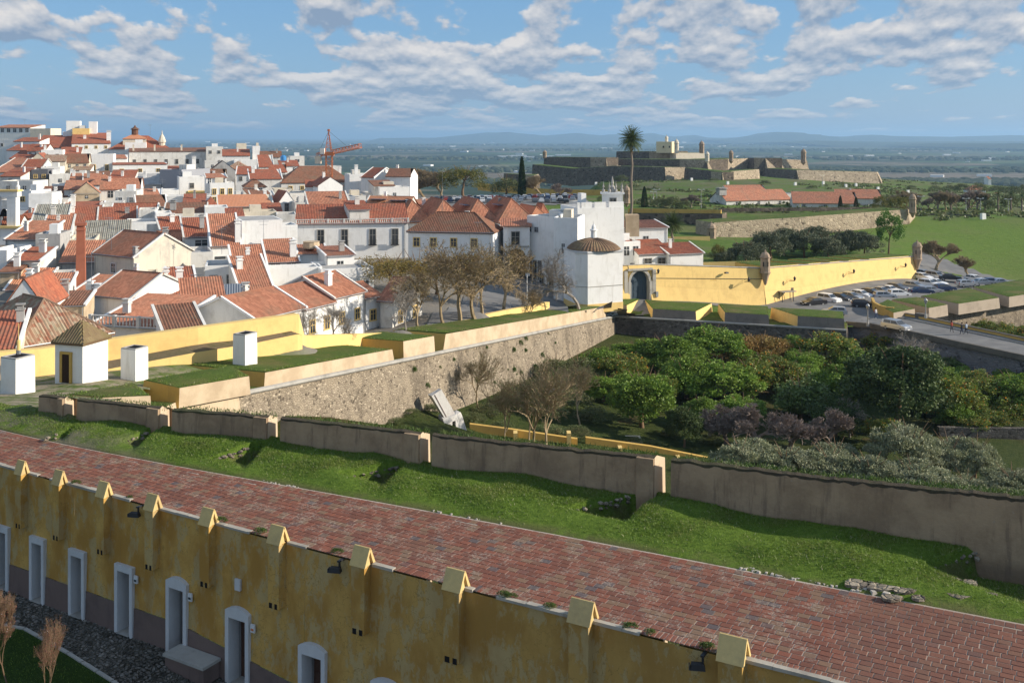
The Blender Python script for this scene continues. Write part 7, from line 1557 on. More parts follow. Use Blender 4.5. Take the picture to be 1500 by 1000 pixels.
def twig_mesh(name, seed, m, H=1.0, spread=.6, levels=5, trunk=.16, r0=.035, kids=(3, 4), up=.25, wob=.25, thin=.62, minr=.0028, leafm_=None, nleaf=0, lsz=.02):
    r = random.Random(seed); v, f, tips = [], [], []
    def seg(a, c, ra, rc, k):
        d = (c-a).normalized(); u = d.orthogonal().normalized(); w = d.cross(u); i = len(v)
        for p, rr_ in ((a, ra), (c, rc)):
            for j in range(k): t = 2*math.pi*j/k; v.append(p+u*(rr_*math.cos(t))+w*(rr_*math.sin(t)))
        for j in range(k): q = (j+1) % k; f.append((i+j, i+q, i+k+q, i+k+j))
    def grow(p, d, L, rad, lv):
        n = 3 if lv < 3 else 2; q = p
        for k in range(n):
            dd = (d+Vector((r.gauss(0, wob), r.gauss(0, wob), r.gauss(0, wob*.6)))*.6).normalized(); e = q+dd*L/n; ra = rad*(1-.35*k/n); rb = rad*(1-.35*(k+1)/n); seg(q, e, max(ra, minr), max(rb, minr), 5 if lv < 2 else 3); q = e; d = dd
            if lv >= 2 and lv < levels and r.random() < .75: side(q, d, L*.55, rb*.55, lv+1)
        if lv < levels:
            for _ in range(r.randint(*kids)): side(q, d, L*r.uniform(.62, .85), rad*thin, lv+1)
        else: tips.append(q)
    def side(q, d, L, rad, lv):
        a = Vector((r.gauss(0, 1), r.gauss(0, 1), r.gauss(0, .6))); a = (a-d*a.dot(d)); a = a.normalized() if a.length > 1e-3 else Vector((1, 0, 0))
        nd = (d+a*spread*r.uniform(.6, 1.3)+Vector((0, 0, up))).normalized(); grow(q, nd, L, rad, lv)
    q = Vector((0, 0, -.02)); grow(q, Vector((r.gauss(0, .08), r.gauss(0, .08), 1)).normalized(), H*trunk+.02, r0, 0)
    va = np.array([tuple(x) for x in v]); top = va[:, 2].max(); va *= H/top
    me = npmesh(name, va, np.array(f), m); T__ = np.array([tuple(x) for x in tips])*H/top; lm = None
    if nleaf:
        rr_ = np.random.default_rng(seed); k = rr_.integers(0, len(T__), nleaf); p = T__[k]+rr_.normal(0, .022*H, (nleaf, 3)); a = rr_.normal(size=(nleaf, 3)); a /= np.linalg.norm(a, axis=1)[:, None]; b_ = np.cross(a, rr_.normal(size=(nleaf, 3))); b_ /= np.linalg.norm(b_, axis=1)[:, None]; s = lsz*rr_.uniform(.6, 1.4, (nleaf, 1))
        vv = np.stack([p, p+a*s*.5+b_*s*.4, p+a*s, p+a*s*.5-b_*s*.4], 1).reshape(-1, 3); lm = npmesh(name+'_leaves', vv, np.arange(4*nleaf).reshape(-1, 4), leafm_)
    return me, lm
def trunk_mesh(name, seed, m, h=1.0, r=.09):
    rr_ = random.Random(seed); s = MB(); p = Vector((0, 0, -.15)); tp_ = []
    for k in range(4): q = p+Vector((rr_.gauss(0, .05), rr_.gauss(0, .05), h/4+.04)); s.tube(p, q, r*(1.25-.22*k), r*(1.25-.22*(k+1)), 7, cap=False); p = q
    for k in range(5):
        a = k*1.26+rr_.random(); q = p+Vector((math.cos(a)*.4, math.sin(a)*.4, .42)); s.tube(p-Vector((0, 0, .1)), q, r*.42, r*.2, 5, cap=False); s.tube(q, q+Vector((math.cos(a)*.25, math.sin(a)*.25, .3)), r*.2, r*.08, 4, cap=False)
    return s.mesh(name, m, True)
CR = {}
def crowns(key, m, n=3, **kw): CR[key] = [crown_mesh('crown', 100+i+len(CR)*17, m, **kw) for i in range(n)]
crowns('orange', L_orange, 4, clumps=150, per=80, leaf=.048, cr=.19, R_=(1, 1, .82))
crowns('orangef', L_orangef, 3, clumps=130, per=80, leaf=.048, cr=.19, R_=(1, 1, .85))
crowns('autumn', L_autumn, 2, clumps=110, per=80, leaf=.042, cr=.22)
crowns('dark', L_dark, 2, clumps=230, per=70, leaf=.042, cr=.15, R_=(1, 1, .95))
crowns('loquat', L_loq, 2, clumps=110, per=55, leaf=.07, cr=.20)
crowns('olive', L_olive, 4, clumps=150, per=100, leaf=.042, cr=.17, up=1.0, R_=(1, 1, .75), hollow=.4)
crowns('olived', L_olived, 3, clumps=130, per=85, leaf=.044, cr=.20, up=.6, R_=(1, 1, .85))
crowns('bright', L_bright, 1, clumps=70, per=70, leaf=.05, cr=.22, R_=(1, 1, 1.15))
crowns('poplar', L_poplar, 2, clumps=90, per=80, leaf=.034, cr=.20, R_=(1, 1, .85))
crowns('yellow', L_yellow, 2, clumps=60, per=50, leaf=.036, cr=.26, hollow=.35)
crowns('shrub', L_shrub, 3, clumps=45, per=70, leaf=.05, cr=.28, R_=(1, 1, .7))
crowns('weed', L_weed, 2, clumps=16, per=40, leaf=.12, cr=.4, R_=(1, 1, .6))
TRK = [trunk_mesh('trunk', i, B_brown, 1.0, .08) for i in range(3)]
TW = {}
TW['street'] = [twig_mesh('branches', 40+i, B_twig, 1, .75, 6, .26, .027, (3, 3), .12, .3, .64, .0009, L_yellow, 1000, .018) for i in range(3)]
TW['pale'] = [twig_mesh('branches', 50+i, B_pale, 1, .8, 6, .30, .028, (3, 3), .15, .35, .62, .0009) for i in range(3)]
TW['ochre'] = [twig_mesh('branches', 60+i, B_twig, 1, .55, 6, .24, .018, (3, 3), .18, .32, .64, .0007, L_shrub, 2600, .011) for i in range(3)]
TW['purple'] = [twig_mesh('branches', 70+i, B_purp, 1, .8, 5, .08, .022, (4, 5), .30, .28, .62, .0013) for i in range(2)]
TW['brown'] = [twig_mesh('branches', 80+i, B_twig, 1, .5, 6, .12, .02, (3, 4), .32, .25, .64, .0013, L_shrub, 500, .014) for i in range(2)]
TREES = []
def solveD(px, py, fz, lo=60, hi=1200):
    best = None; prev = None
    for D in np.geomspace(lo, hi, 500):
        x = X(px, D); g = fz(x, D); e = ZY(py, D)-g
        if prev is not None and prev[1] > 0 >= e: return D
        prev = (D, e)
    return None
def leafy(kind, px, yb, rpx, hpx, label, cat='tree', fz=None, D=None, group=None, tr=.06, name=None, seed=None):
    fz = fz or Fz; D = D or solveD(px, yb, fz) or 110; x = X(px, D); R_ = rpx*D/F; Hh = hpx*D/F; z = fz(x, D)
    sd = len(TREES) if seed is None else seed; root = empty(name or (kind_name[kind]), (x, D, z), (sd*2.399) % 6.283); tag(root, label, cat, group); TREES.append(root)
    me = CR[kind][sd % len(CR[kind])]; c = link('crown', me, root, (0, 0, Hh*(tr*.8) if tr else 0)); zs = Hh*(1-tr*.8)/1.78
    c.scale = (R_*random.uniform(1.02, 1.16), R_*random.uniform(1.02, 1.16), zs)
    if tr: t = link('trunk', TRK[sd % 3], root); t.scale = (R_*.8, R_*.8, Hh*.55)
    return root
kind_name = dict(orange='orange_tree', orangef='orange_tree', autumn='autumn_tree', dark='broadleaf_tree', loquat='loquat_tree', olive='olive_tree', olived='olive_tree', bright='green_tree', poplar='broadleaf_tree', yellow='autumn_tree', shrub='shrub', weed='wall_plant')
def bare(kind, px, yb, hpx, label, fz=None, D=None, wide=1.0, group=None, sd=None, name='bare_tree'):
    fz = fz or Fz; D = D or solveD(px, yb, fz) or 110; x = X(px, D); Hh = hpx*D/F; z = fz(x, D); sd = len(TREES) if sd is None else sd
    root = empty(name, (x, D, z), (sd*2.1) % 6.283); tag(root, label, 'tree' if name != 'bare_shrub' else 'shrub', group); TREES.append(root); bm_, lm = TW[kind][sd % len(TW[kind])]
    o = link('branches', bm_, root); o.scale = (Hh*wide, Hh*wide, Hh)
    if lm: q = link('leaves', lm, root); q.scale = o.scale
    return root
# ---- orchard
for a in [('orange', 880, 552, 34, 44, 'green tree in the shadow under the sunlit wall end'), ('orangef', 915, 560, 34, 46, 'small fruiting orange tree left of the back row'), ('shrub', 850, 560, 36, 44, 'olive brown scrub under the sunlit town wall, right'), ('shrub', 812, 556, 32, 40, 'olive brown scrub under the sunlit town wall, left'), ('orange', 955, 540, 34, 46, 'green orange tree hiding the foot of the dark wall'), ('orange', 1085, 625, 36, 50, 'green tree behind the purple thicket'), ('orangef', 1120, 560, 34, 44, 'fruiting tree between the rust coloured and the centre trees'), ('orange', 1030, 625, 30, 46, 'green orange tree between the upright dark tree and the purple thicket'), ('orange', 1255, 560, 36, 50, 'green tree by the bridge foot behind the darkest tree'), ('dark', 1225, 640, 36, 60, 'dark shrubby tree left below the darkest tree'), ('orange', 1345, 605, 40, 60, 'green tree squeezed right of the darkest tree'), ('orangef', 1460, 600, 36, 52, 'fruiting tree near the right edge below the bridge'),
   ('orange', 918, 536, 27, 36, 'dark green orange tree tucked in the corner under the end of the sunlit wall'), ('orangef', 898, 566, 30, 46, 'pale fruiting orange tree at the left edge of the orchard'), ('orange', 885, 590, 30, 44, 'orange tree half hidden behind the bare twiggy tree'),
          ('orange', 984, 548, 46, 60, 'wide green orange tree in the back row of the orchard, first from left'), ('orange', 1040, 540, 48, 66, 'tall green orange tree in the back row, before the dark wall'), ('autumn', 1078, 535, 40, 52, 'rust coloured tree in the back of the orchard, left of two'), ('autumn', 1118, 537, 42, 52, 'rust coloured tree in the back of the orchard, right of two'),
          ('orange', 1165, 533, 30, 44, 'green tree against the dark wall left of the bridge'), ('orangef', 1215, 545, 48, 62, 'large orange tree with fruit at the left foot of the bridge'), ('orange', 1180, 552, 32, 44, 'middling orange tree left of the big one at the bridge foot'), ('orangef', 1310, 530, 36, 50, 'yellow green orange tree up against the bridge wall'),
          ('orange', 1005, 585, 44, 66, 'dense green orange tree in the second row'), ('orange', 1058, 590, 46, 66, 'dense green orange tree in the centre of the orchard'), ('orangef', 1100, 582, 38, 60, 'fruiting orange tree right of the centre of the orchard'), ('orangef', 1145, 580, 36, 56, 'fruiting orange tree left of the light leaved loquat'),
          ('orange', 1232, 592, 40, 62, 'dark orange tree left of the largest dark tree'), ('loquat', 1172, 612, 40, 66, 'light leaved loquat tree above the purple bare shrubs'), ('dark', 1308, 636, 72, 134, 'largest darkest glossy tree in the orchard below the bridge'),
          ('orange', 941, 628, 50, 92, 'round dark green orange tree nearest the ochre wall on the left'), ('dark', 1001, 656, 25, 62, 'small upright dark glossy tree near the ochre wall'), ('orangef', 1392, 620, 44, 68, 'orange tree laden with fruit right of the largest dark tree'), ('orange', 1375, 585, 34, 48, 'dim orange tree behind the fruit laden one'),
          ('orangef', 1448, 612, 42, 66, 'orange tree with yellowing crown near the stone field wall'), ('orangef', 1436, 585, 34, 44, 'smaller fruiting tree near the stone field wall'), ('orange', 1492, 615, 42, 74, 'green orange tree at the right picture edge'), ('orange', 1490, 580, 36, 44, 'green tree at the right picture edge under the bridge'), ('shrub', 1250, 640, 28, 44, 'greenish brown shrub left of the small fruit tree'), ('orangef', 1297, 655, 30, 48, 'little fruit tree in front of the largest dark tree'),
          ('orangef', 1420, 634, 32, 30, 'low fruiting bush on top of the stone field wall')]: leafy(*a, fz=Fz)
for px, yb, r_, h_, lb in [(1092, 700, 56, 62, 'silvery olive tree at the left end of the olive group'), (1150, 708, 50, 62, 'silvery olive tree second from the left in the front row'), (1212, 712, 52, 66, 'silvery olive tree third from the left in the front row'), (1275, 722, 54, 62, 'pale olive tree in the middle of the front row'), (1330, 700, 62, 88, 'tallest silvery olive tree of the group'), (1225, 690, 40, 50, 'olive tree in the second row behind the pale ones'), (1385, 700, 48, 74, 'olive tree right of the tallest one'), (1428, 704, 42, 70, 'dim olive tree left of the sunlit grass patch'), (1340, 730, 58, 58, 'broad olive tree peeking over the parapet'), (1475, 735, 48, 56, 'olive tree peeking over the parapet at the far right'), (1415, 735, 40, 46, 'low olive tree peeking over the parapet second from right'), (1070, 716, 36, 44, 'low olive bush peeking over the parapet on the left'), (1545, 735, 50, 60, 'olive tree partly outside the right picture edge')]:
    leafy('olive', px, yb, r_*.92, h_, lb, tr=.05)
for a in [('purple', 1105, 660, 70, 'purplish leafless thicket tree in front of the orchard, left of three'), ('purple', 1160, 662, 60, 'purplish leafless thicket tree, middle of three'), ('purple', 1218, 664, 64, 'greyish leafless thicket tree, right of three'), ('purple', 1062, 652, 56, 'small purplish bush beside the dark upright tree')]: bare(*a, wide=1.25, name='bare_shrub')
for a in [('ochre', 737, 668, 130, 'slender leafless tree with ochre twigs left of the main pair, by the white ruin'), ('ochre', 785, 672, 158, 'tall twiggy leafless tree in front of the orchard wall, left of the main pair'), ('ochre', 806, 675, 140, 'tall leaning twiggy tree in front of the orchard wall, right of the main pair'), ('ochre', 774, 655, 105, 'thin leafless sapling between the twiggy pair and the ruin'), ('ochre', 700, 600, 95, 'delicate bare tree against the sunlit stone wall'), ('ochre', 850, 625, 90, 'bare tree right of the twiggy pair')]: bare(*a, wide=.78)
for a in [('pale', 1375, 585, 100, 'pale leafless tree below the bridge roadway, right of two'), ('pale', 1345, 575, 85, 'pale leafless tree below the bridge roadway, left of two'), ('pale', 1245, 640, 60, 'dead grey branches between orchard and olives')]: bare(*a, wide=1.1)
for i, (px, yb, r_, h_) in enumerate([(720, 612, 26, 28), (760, 600, 28, 34), (800, 615, 30, 34), (840, 600, 28, 36), (690, 622, 22, 22), (870, 620, 26, 30), (780, 585, 24, 26), (820, 575, 26, 30), (735, 632, 20, 20), (860, 565, 26, 34), (805, 640, 26, 24), (845, 642, 24, 22), (575, 622, 16, 12), (600, 612, 18, 14), (630, 604, 16, 16), (655, 590, 14, 12), (985, 640, 18, 18), (930, 650, 16, 12), (960, 655, 14, 10), (1040, 650, 18, 16)]):
    leafy('shrub', px, yb, r_, h_, ['scrubby bush in the undergrowth between ruin and orchard', 'scrub bush on the bank below the sunlit wall'][i in (12, 13, 14, 15)] , cat='shrub', group='scrub bushes in the ditch', tr=0)
for px, yb, D_, r_, lb in [(1440, 492, 178, 22, 'dark fruit tree beyond the bridge, left of three'), (1470, 497, 176, 26, 'fruit tree beyond the bridge, middle of three'), (1500, 500, 172, 28, 'fruit tree beyond the bridge at the picture edge')]: leafy('orangef', px, yb, r_, 36, lb, D=D_, fz=lambda x, y: ZY(505, 176))
r_o = random.Random(77)
for _ in range(34):
    px, yb = r_o.uniform(905, 1490), r_o.uniform(548, 632)
    if 1040 < px < 1260 and yb > 612 or 1250 < px < 1370 and yb > 600: continue
    leafy(r_o.choice(['orange', 'orange', 'orangef', 'loquat']), px, yb, r_o.uniform(24, 36), r_o.uniform(34, 50), 'smaller green tree filling the thick canopy of the sunken orchard', group='small trees in the orchard canopy', tr=.02)
# a small shed behind the bare trees
sd_ = empty('shed', tuple(otz(795, 608, 118))); tag(sd_, 'grey metal garden shed behind the twiggy bare trees', 'shed'); s = MB(); s.box((0, 0, 1.0), (2.4, 2.0, 2.6)); s.obj('wall', flat('blue_grey_sheet', (.22, .24, .28), .5, .4), sd_); s = MB(); s.hexa([(-1.35, -1.2, 2.2), (1.35, -1.2, 2.3), (1.35, 1.2, 2.8), (-1.35, 1.2, 2.7), (-1.35, -1.2, 2.3), (1.35, -1.2, 2.4), (1.35, 1.2, 2.9), (-1.35, 1.2, 2.8)]); s.obj('roof', M_gmetal, sd_)
# ---- street trees in the square and near houses
for px, yb, h_, lb in [(674, 472, 120, 'leafless pollarded street tree on the wall line, left of the thick trunked pair'), (696, 468, 112, 'leafless street tree with a thick trunk by the low yellow wall, left of the pair'), (737, 461, 108, 'leafless street tree with a thick trunk by the low yellow wall, right of the pair')]: bare('street', px, yb, h_, lb, fz=Tz, wide=1.0, name='street_tree')
for px, yb, D_, h_, lb, kd in [(706, 452, 128, 90, 'smaller street tree behind the thick trunked pair', 'street'), (650, 462, 122, 95, 'ochre twigged street tree in the square behind the wall', 'street'), (774, 452, 139, 52, 'low wide pruned tree at the end of the yellow wall', 'street'), (612, 476, 116, 90, 'street tree with brown twigs near the small orange roofed house', 'street'), (848, 441, 146, 92, 'pale leafless tree in front of the white chapel', 'pale'), (453, 497, 95, 62, 'pale bare tree against the stepped white houses, left', 'pale'), (490, 494, 98, 66, 'pale bare tree against the stepped white houses, middle', 'pale'), (528, 490, 101, 44, 'low bare shrub against the stepped white houses, right', 'pale'), (596, 482, 110, 70, 'bare tree at the corner of the small orange roofed house', 'pale')]:
    bare(kd, px, yb, h_, lb, fz=Tz, D=D_, wide=.95)
for px, yb, D_, r_, h_, lb in [(585, 418, 148, 40, 56, 'yellow leafed tree in front of the last tall balcony window'), (545, 420, 146, 34, 50, 'yellow leafed tree at the corner of the white flat block'), (565, 428, 140, 44, 74, 'yellowing street tree above the small orange roofed house'), (610, 436, 142, 42, 78, 'yellow brown street tree in front of the brown hipped roof house'), (638, 428, 148, 34, 62, 'yellow leafed tree below the first floor windows'), (455, 372, 168, 24, 28, 'small autumn tree before the long white facade, left'), (482, 378, 166, 20, 30, 'small autumn tree before the long white facade, right'), (530, 392, 152, 20, 36, 'small autumn tree beside the white flat block')]:
    leafy('yellow', px, yb, r_, h_, lb, fz=Tz, D=D_, tr=.3)
# ---- trees beyond the town
for k, px, yb, D_, r_, h_, lb in [('poplar', 678, 288, 372, 37, 54, 'big rounded yellow green tree at the edge of the car park'), ('shrub', 743, 285, 385, 26, 40, 'thin crowned tree left of the cypress at the car park'), ('poplar', 560, 262, 450, 10, 18, 'small dark green tree behind the rightmost skyline house, left'), ('poplar', 578, 260, 450, 11, 20, 'small dark green tree behind the rightmost skyline house, right'), ('shrub', 595, 266, 440, 14, 16, 'brushy tree on the skyline at the town edge'), ('bright', 1303, 374, 226, 22, 62, 'single bright green tree on the bastion top')]: leafy(k, px, yb, r_, h_, lb, fz=Tz, D=D_, tr=.2)
for i, (px, yb, D_, r_, h_) in enumerate([(1095, 385, 206, 28, 42), (1128, 378, 214, 28, 48), (1150, 372, 222, 26, 44), (1178, 374, 220, 26, 46), (1212, 376, 218, 24, 42), (1238, 372, 224, 24, 44), (1264, 374, 224, 24, 44), (1062, 388, 205, 16, 26), (1195, 366, 232, 22, 38)]):
    leafy('olived' if i > 2 else 'olived', px, yb, r_, h_, 'dark olive tree in the grove between the yellow bastion and the ravelin', fz=Tz, D=D_, tr=.02, group='olive grove behind the yellow bastion')
for px, yb, D_, h_, w_, kd, lb in [(625, 300, 385, 50, 1.3, 'brown', 'brown leafless wood edge left of the car park, left tree'), (605, 302, 380, 48, 1.3, 'brown', 'brown leafless tree behind the market hall, leftmost'), (645, 298, 385, 46, 1.3, 'brown', 'brown leafless tree beside the big rounded tree'), (795, 284, 380, 34, 1.3, 'brown', 'bare tree in the car park right of the cypress'), (820, 288, 372, 24, 1.3, 'purple', 'round purple twigged tree at the right of the car park'), (1370, 400, 226, 44, 1.3, 'brown', 'bare bush at the foot of the green glacis, left of two'), (1420, 402, 228, 32, 1.5, 'brown', 'bare bush at the foot of the green glacis, right of two'), (508, 262, 300, 36, 1.2, 'brown', 'bare tree behind the crane jib'), (1012, 305, 352, 20, 1.6, 'purple', 'brownish bare bush left of the long barracks')]: bare(kd, px, yb, h_, lb, fz=Tz, D=D_, wide=w_)
for i in range(16):
    px = 1300+i*9.5+random.uniform(-3, 3); bare('brown' if i % 2 else 'purple', px, 316, random.uniform(20, 30), 'brownish bare tree in the strip of woodland right of the ravelin turret', fz=Tz, D=345+random.uniform(-8, 14), wide=.95, group='bare trees beyond the ravelin')
def cypress(px, yb, h_, w_, D_, lb):
    root = empty('cypress', (X(px, D_), D_, Tz(X(px, D_), D_))); tag(root, lb, 'tree'); H_ = h_*D_/F; n = 5200; r = np.random.default_rng(int(px)); t = r.uniform(0, 1, n); rad = w_*D_/F*np.minimum(t*6+.3, 1)*(1-t)**.6*(.75+.35*r.uniform(0, 1, n)); a = r.uniform(0, 6.28, n)
    p = np.stack([np.cos(a)*rad, np.sin(a)*rad, t*H_], 1); u = np.stack([np.cos(a)*.4, np.sin(a)*.4, np.ones(n)], 1)+r.normal(0, .3, (n, 3)); b_ = np.cross(u, r.normal(size=(n, 3))); b_ /= np.linalg.norm(b_, axis=1)[:, None]; s = H_*.03
    v = np.stack([p, p+u*s*.5+b_*s*.3, p+u*s, p+u*s*.5-b_*s*.3], 1).reshape(-1, 3); link('crown', npmesh('crown', v, np.arange(4*n).reshape(-1, 4), L_cyp), root); s_ = MB(); s_.tube((0, 0, -.3), (0, 0, H_*.8), .25, .05, 6); s_.obj('trunk', B_brown, root)
cypress(764.5, 291, 60, 6, 378, 'tall dark cypress standing in the car park'); cypress(944, 304, 30, 5.5, 345, 'small dark cypress right of the tall palm trunk'); cypress(1231, 309, 22, 4, 340, 'small dark cypress in front of the right barracks, left'); cypress(1254, 309, 20, 4.5, 340, 'small dark cypress in front of the right barracks, right')
cypress(854, 262, 17, 1.6, 560, 'thin dark cypress on the slope below the fort, left'); cypress(872, 260, 17, 1.6, 560, 'thin dark cypress on the slope below the fort, middle'); cypress(885, 259, 18, 1.8, 560, 'thin dark cypress on the slope below the fort, right')
def palm(px, yb, ytop, cr, D_, lb, group=None, dead=True, n=120):
    x = X(px, D_); z0 = Tz(x, D_); root = empty('palm_tree', (x, D_, z0)); tag(root, lb, 'palm tree', group); H_ = ZY(ytop, D_)+0-z0-cr*.5; s = MB(); p = Vector((0, 0, -.3))
    for k in range(8): q = Vector((mnoise.noise(Vector((k*.7, px, 0)))*.3, 0, H_*(k+1)/8)); s.tube(p, q, .34-.015*k, .34-.015*(k+1), 8, cap=False); p = q
    s.obj('trunk', B_grey, root, smooth=True); r = random.Random(int(px)); f = MB(); top = p
    for k in range(n):
        a = k*2.399; el_ = 1.4-2.2*(k/n)+r.gauss(0, .12); L = cr*r.uniform(.85, 1.1); q = top; d_ = Vector((math.cos(a)*math.cos(el_), math.sin(a)*math.cos(el_), math.sin(el_)))
        for j in range(5):
            e = q+d_*L/5; sd = d_.cross(Vector((0, 0, 1))); sd = sd.normalized() if sd.length > .01 else Vector((1, 0, 0)); wv = cr*.24*(1-abs(j-1.8)/4.2)
            for sg_ in (-1, 1):
                for m_ in range(2): b0 = q.lerp(e, m_/2); f.face([b0, b0+d_*L*.05, b0+d_*L*.16+sd*sg_*wv-Vector((0, 0, wv*.5))])
            f.tube(q, e, .03, .02, 3, cap=False); q = e; d_ = (d_-Vector((0, 0, .17))).normalized()
    f.obj('fronds', L_palm, root)
    if dead:
        f = MB()
        for k in range(60):
            a = r.uniform(0, 6.28); z_ = r.uniform(.0, cr*.75); q = top-Vector((0, 0, z_)); d_ = Vector((math.cos(a)*.7, math.sin(a)*.7, -1)).normalized(); sd = d_.cross(Vector((0, 0, 1))).normalized()*.18; L = cr*.45*r.uniform(.6, 1.1); f.face([q-sd, q+sd, q+d_*L])
        f.obj('dry_skirt', L_palmdead, root)
palm(925, 322, 194, 3.2, 232, 'very tall palm tree rising above the white church building'); palm(985, 352, 318, 2.7, 205, 'bushy palm behind the low white houses right of the gate', dead=False)
for px, D_, lb in ((1420, 350, 'palm tree in the row at the far right, leftmost'), (1443, 345, 'palm tree in the row at the far right, second'), (1462, 340, 'palm tree in the row at the far right, third'), (1481, 345, 'palm tree in the row at the far right, fourth'), (1497, 338, 'palm tree in the row at the far right, at the edge')): palm(px, 312, 282+random.uniform(-5, 6), 2.1, D_, lb, n=30)
for i, (px, yb, D_, r_, h_) in enumerate([(1240, 308, 338, 12, 10), (1290, 312, 330, 16, 18), (1316, 314, 325, 20, 20), (1450, 316, 340, 14, 14), (1478, 315, 350, 18, 22), (1408, 290, 560, 14, 12), (1435, 292, 560, 16, 14), (1482, 293, 540, 18, 14), (1462, 278, 640, 18, 10), (1500, 285, 600, 16, 14), (968, 303, 348, 14, 14), (985, 304, 346, 18, 16), (1004, 304, 344, 12, 12), (1052, 382, 206, 14, 22), (1066, 380, 207, 14, 18), (905, 284, 470, 10, 8), (925, 272, 520, 14, 10), (940, 276, 500, 12, 9), (910, 262, 600, 14, 9), (1045, 262, 590, 10, 5), (1120, 268, 560, 12, 6), (1190, 276, 520, 10, 5), (1260, 278, 520, 10, 4), (1322, 290, 480, 12, 5), (880, 305, 360, 8, 8), (892, 303, 360, 8, 9), (1335, 283, 560, 8, 7), (1370, 281, 600, 12, 7), (1390, 284, 590, 12, 8)]):
    leafy('shrub' if i not in (1, 2, 13) else 'poplar', px, yb, r_*.8, h_*1.5, 'low green bush on the open ground between the walls and the fort hill' if i > 2 else ['round shrub by the barracks', 'yellow green shrub right of the white gable', 'bushy yellow green trees at the ravelin turret'][i], cat='shrub', fz=Tz, D=D_, tr=0, group='bushes on the open slopes' if i > 2 else None)
# dark tree masses on the plain (far woods that read as one mass)
def wood(pts, D_, h, seed, m=None):
    r = np.random.default_rng(seed); vs = []; n = 0; P_ = []
    for (x0, x1, w) in pts:
        k = int(w); px = r.uniform(x0, x1, k); dd = D_*(1+r.uniform(-.06, .06, k)); hh = h*r.uniform(.6, 1.3, k); P_.append(np.stack([(px-750)/F*dd, dd, hh], 1))
    P_ = np.concatenate(P_); n = len(P_); a = np.linspace(0, 6.28, 7)[:-1]; ring = np.stack([np.cos(a), np.sin(a), a*0], 1); R_ = P_[:, 2:3]*1.4; base = np.stack([P_[:, 0], P_[:, 1], P_[:, 0]*0-100.5], 1)
    v = np.concatenate([base[:, None, :]+ring[None]*R_[:, None], base[:, None, :]+ring[None]*R_[:, None]*.8+np.array([0, 0, 1.0])*P_[:, 2][:, None, None]*.7, base[:, None, :]+np.array([0, 0, 1.0])*P_[:, 2][:, None, None]], 1); f = []
    q = np.arange(6); q2 = (q+1) % 6; f = np.concatenate([np.stack([q, q2, q2+6, q+6], 1), np.stack([q+6, q2+6, q*0+12, q*0+12], 1)]); F__ = (f[None]+np.arange(n)[:, None, None]*13).reshape(-1, 4)
    me = bpy.data.meshes.new('woodland'); me.from_pydata(v.reshape(-1, 3).tolist(), [], [tuple(dict.fromkeys(t)) for t in F__.tolist()]); me.materials.append(m or M_mtn); o = link('woodland', me); o['kind'] = 'stuff'; return o
wood([(1270, 1700, 900), (600, 820, 300), (430, 640, 200)], 2500, 9, 1); wood([(1100, 1700, 500), (560, 900, 300)], 3400, 10, 2); wood([(-100, 1700, 900)], 5200, 11, 3); wood([(-100, 1700, 900)], 8500, 14, 4); wood([(1350, 1600, 250)], 1750, 8, 5); wood([(-100, 1700, 700)], 13000, 18, 6)
# white farm buildings scattered on the plain
mb = MB(); r = random.Random(4)
for _ in range(120):
    D_ = 10**r.uniform(3.45, 4.35); px = r.uniform(200, 1600); w_ = r.uniform(8, 30)*(1+D_/9000); mb.box((X(px, D_), D_, -100+w_*.06), (w_, w_*.5, w_*.14+3), r.uniform(-.6, .6))
for px, y in ((760, 229), (780, 231), (800, 230), (825, 228), (740, 230)):
    D_ = 114*F/(y-200); mb.box((X(px, D_), D_, -97), (90, 40, 7))
o = mb.obj('farm_buildings', M_white); o['kind'] = 'stuff'
# scrub sprinkled over the open hillsides
r = np.random.default_rng(31); n = 2600; D_ = np.exp(r.uniform(np.log(300), np.log(820), n)); px = r.uniform(840, 1560, n); x = (px-750)/F*D_; z = T_(x, D_)
kk = np.array([mnoise.noise(Vector((a*.012, c*.012, 2))) for a, c in zip(x, D_)]); k2 = kk > -.05; x, D_, z = x[k2], D_[k2], z[k2]; n = len(x); s0 = r.uniform(.5, 1.6, n); m_ = 14
c_ = np.stack([x, D_, z], 1)[:, None, :]+r.normal(size=(n, m_, 3))*np.array([.7, .7, .3])*s0[:, None, None]; c_[..., 2] = np.maximum(c_[..., 2], z[:, None]+.05); c_ = c_.reshape(-1, 3); N_ = len(c_); a = r.normal(size=(N_, 3)); a /= np.linalg.norm(a, axis=1)[:, None]; b_ = np.cross(a, r.normal(size=(N_, 3))); b_ /= np.linalg.norm(b_, axis=1)[:, None]; ss_ = np.repeat(s0, m_)[:, None]*.45
vv = np.stack([c_-a*ss_, c_+b_*ss_, c_+a*ss_, c_-b_*ss_], 1).reshape(-1, 3); o = link('hillside_scrub', npmesh('hillside_scrub', vv, np.arange(4*N_).reshape(-1, 4), L_shrub)); o['kind'] = 'stuff'
# weeds on the walls
for i in range(34):
    t = random.uniform(.03, .75); q = W1.lerp(W2, t); dz_ = random.uniform(.6, 8); p = q+nrm1*(.13*dz_)-Vector((0, 0, dz_)); root = link('wall_plant', CR['weed'][i % 2], None, tuple(p)); tag(root, 'little green tuft growing out of the sunlit town wall', 'plant', 'tufts on the town wall'); s_ = random.uniform(.15, .42); root.scale = (s_, s_, s_*1.5)
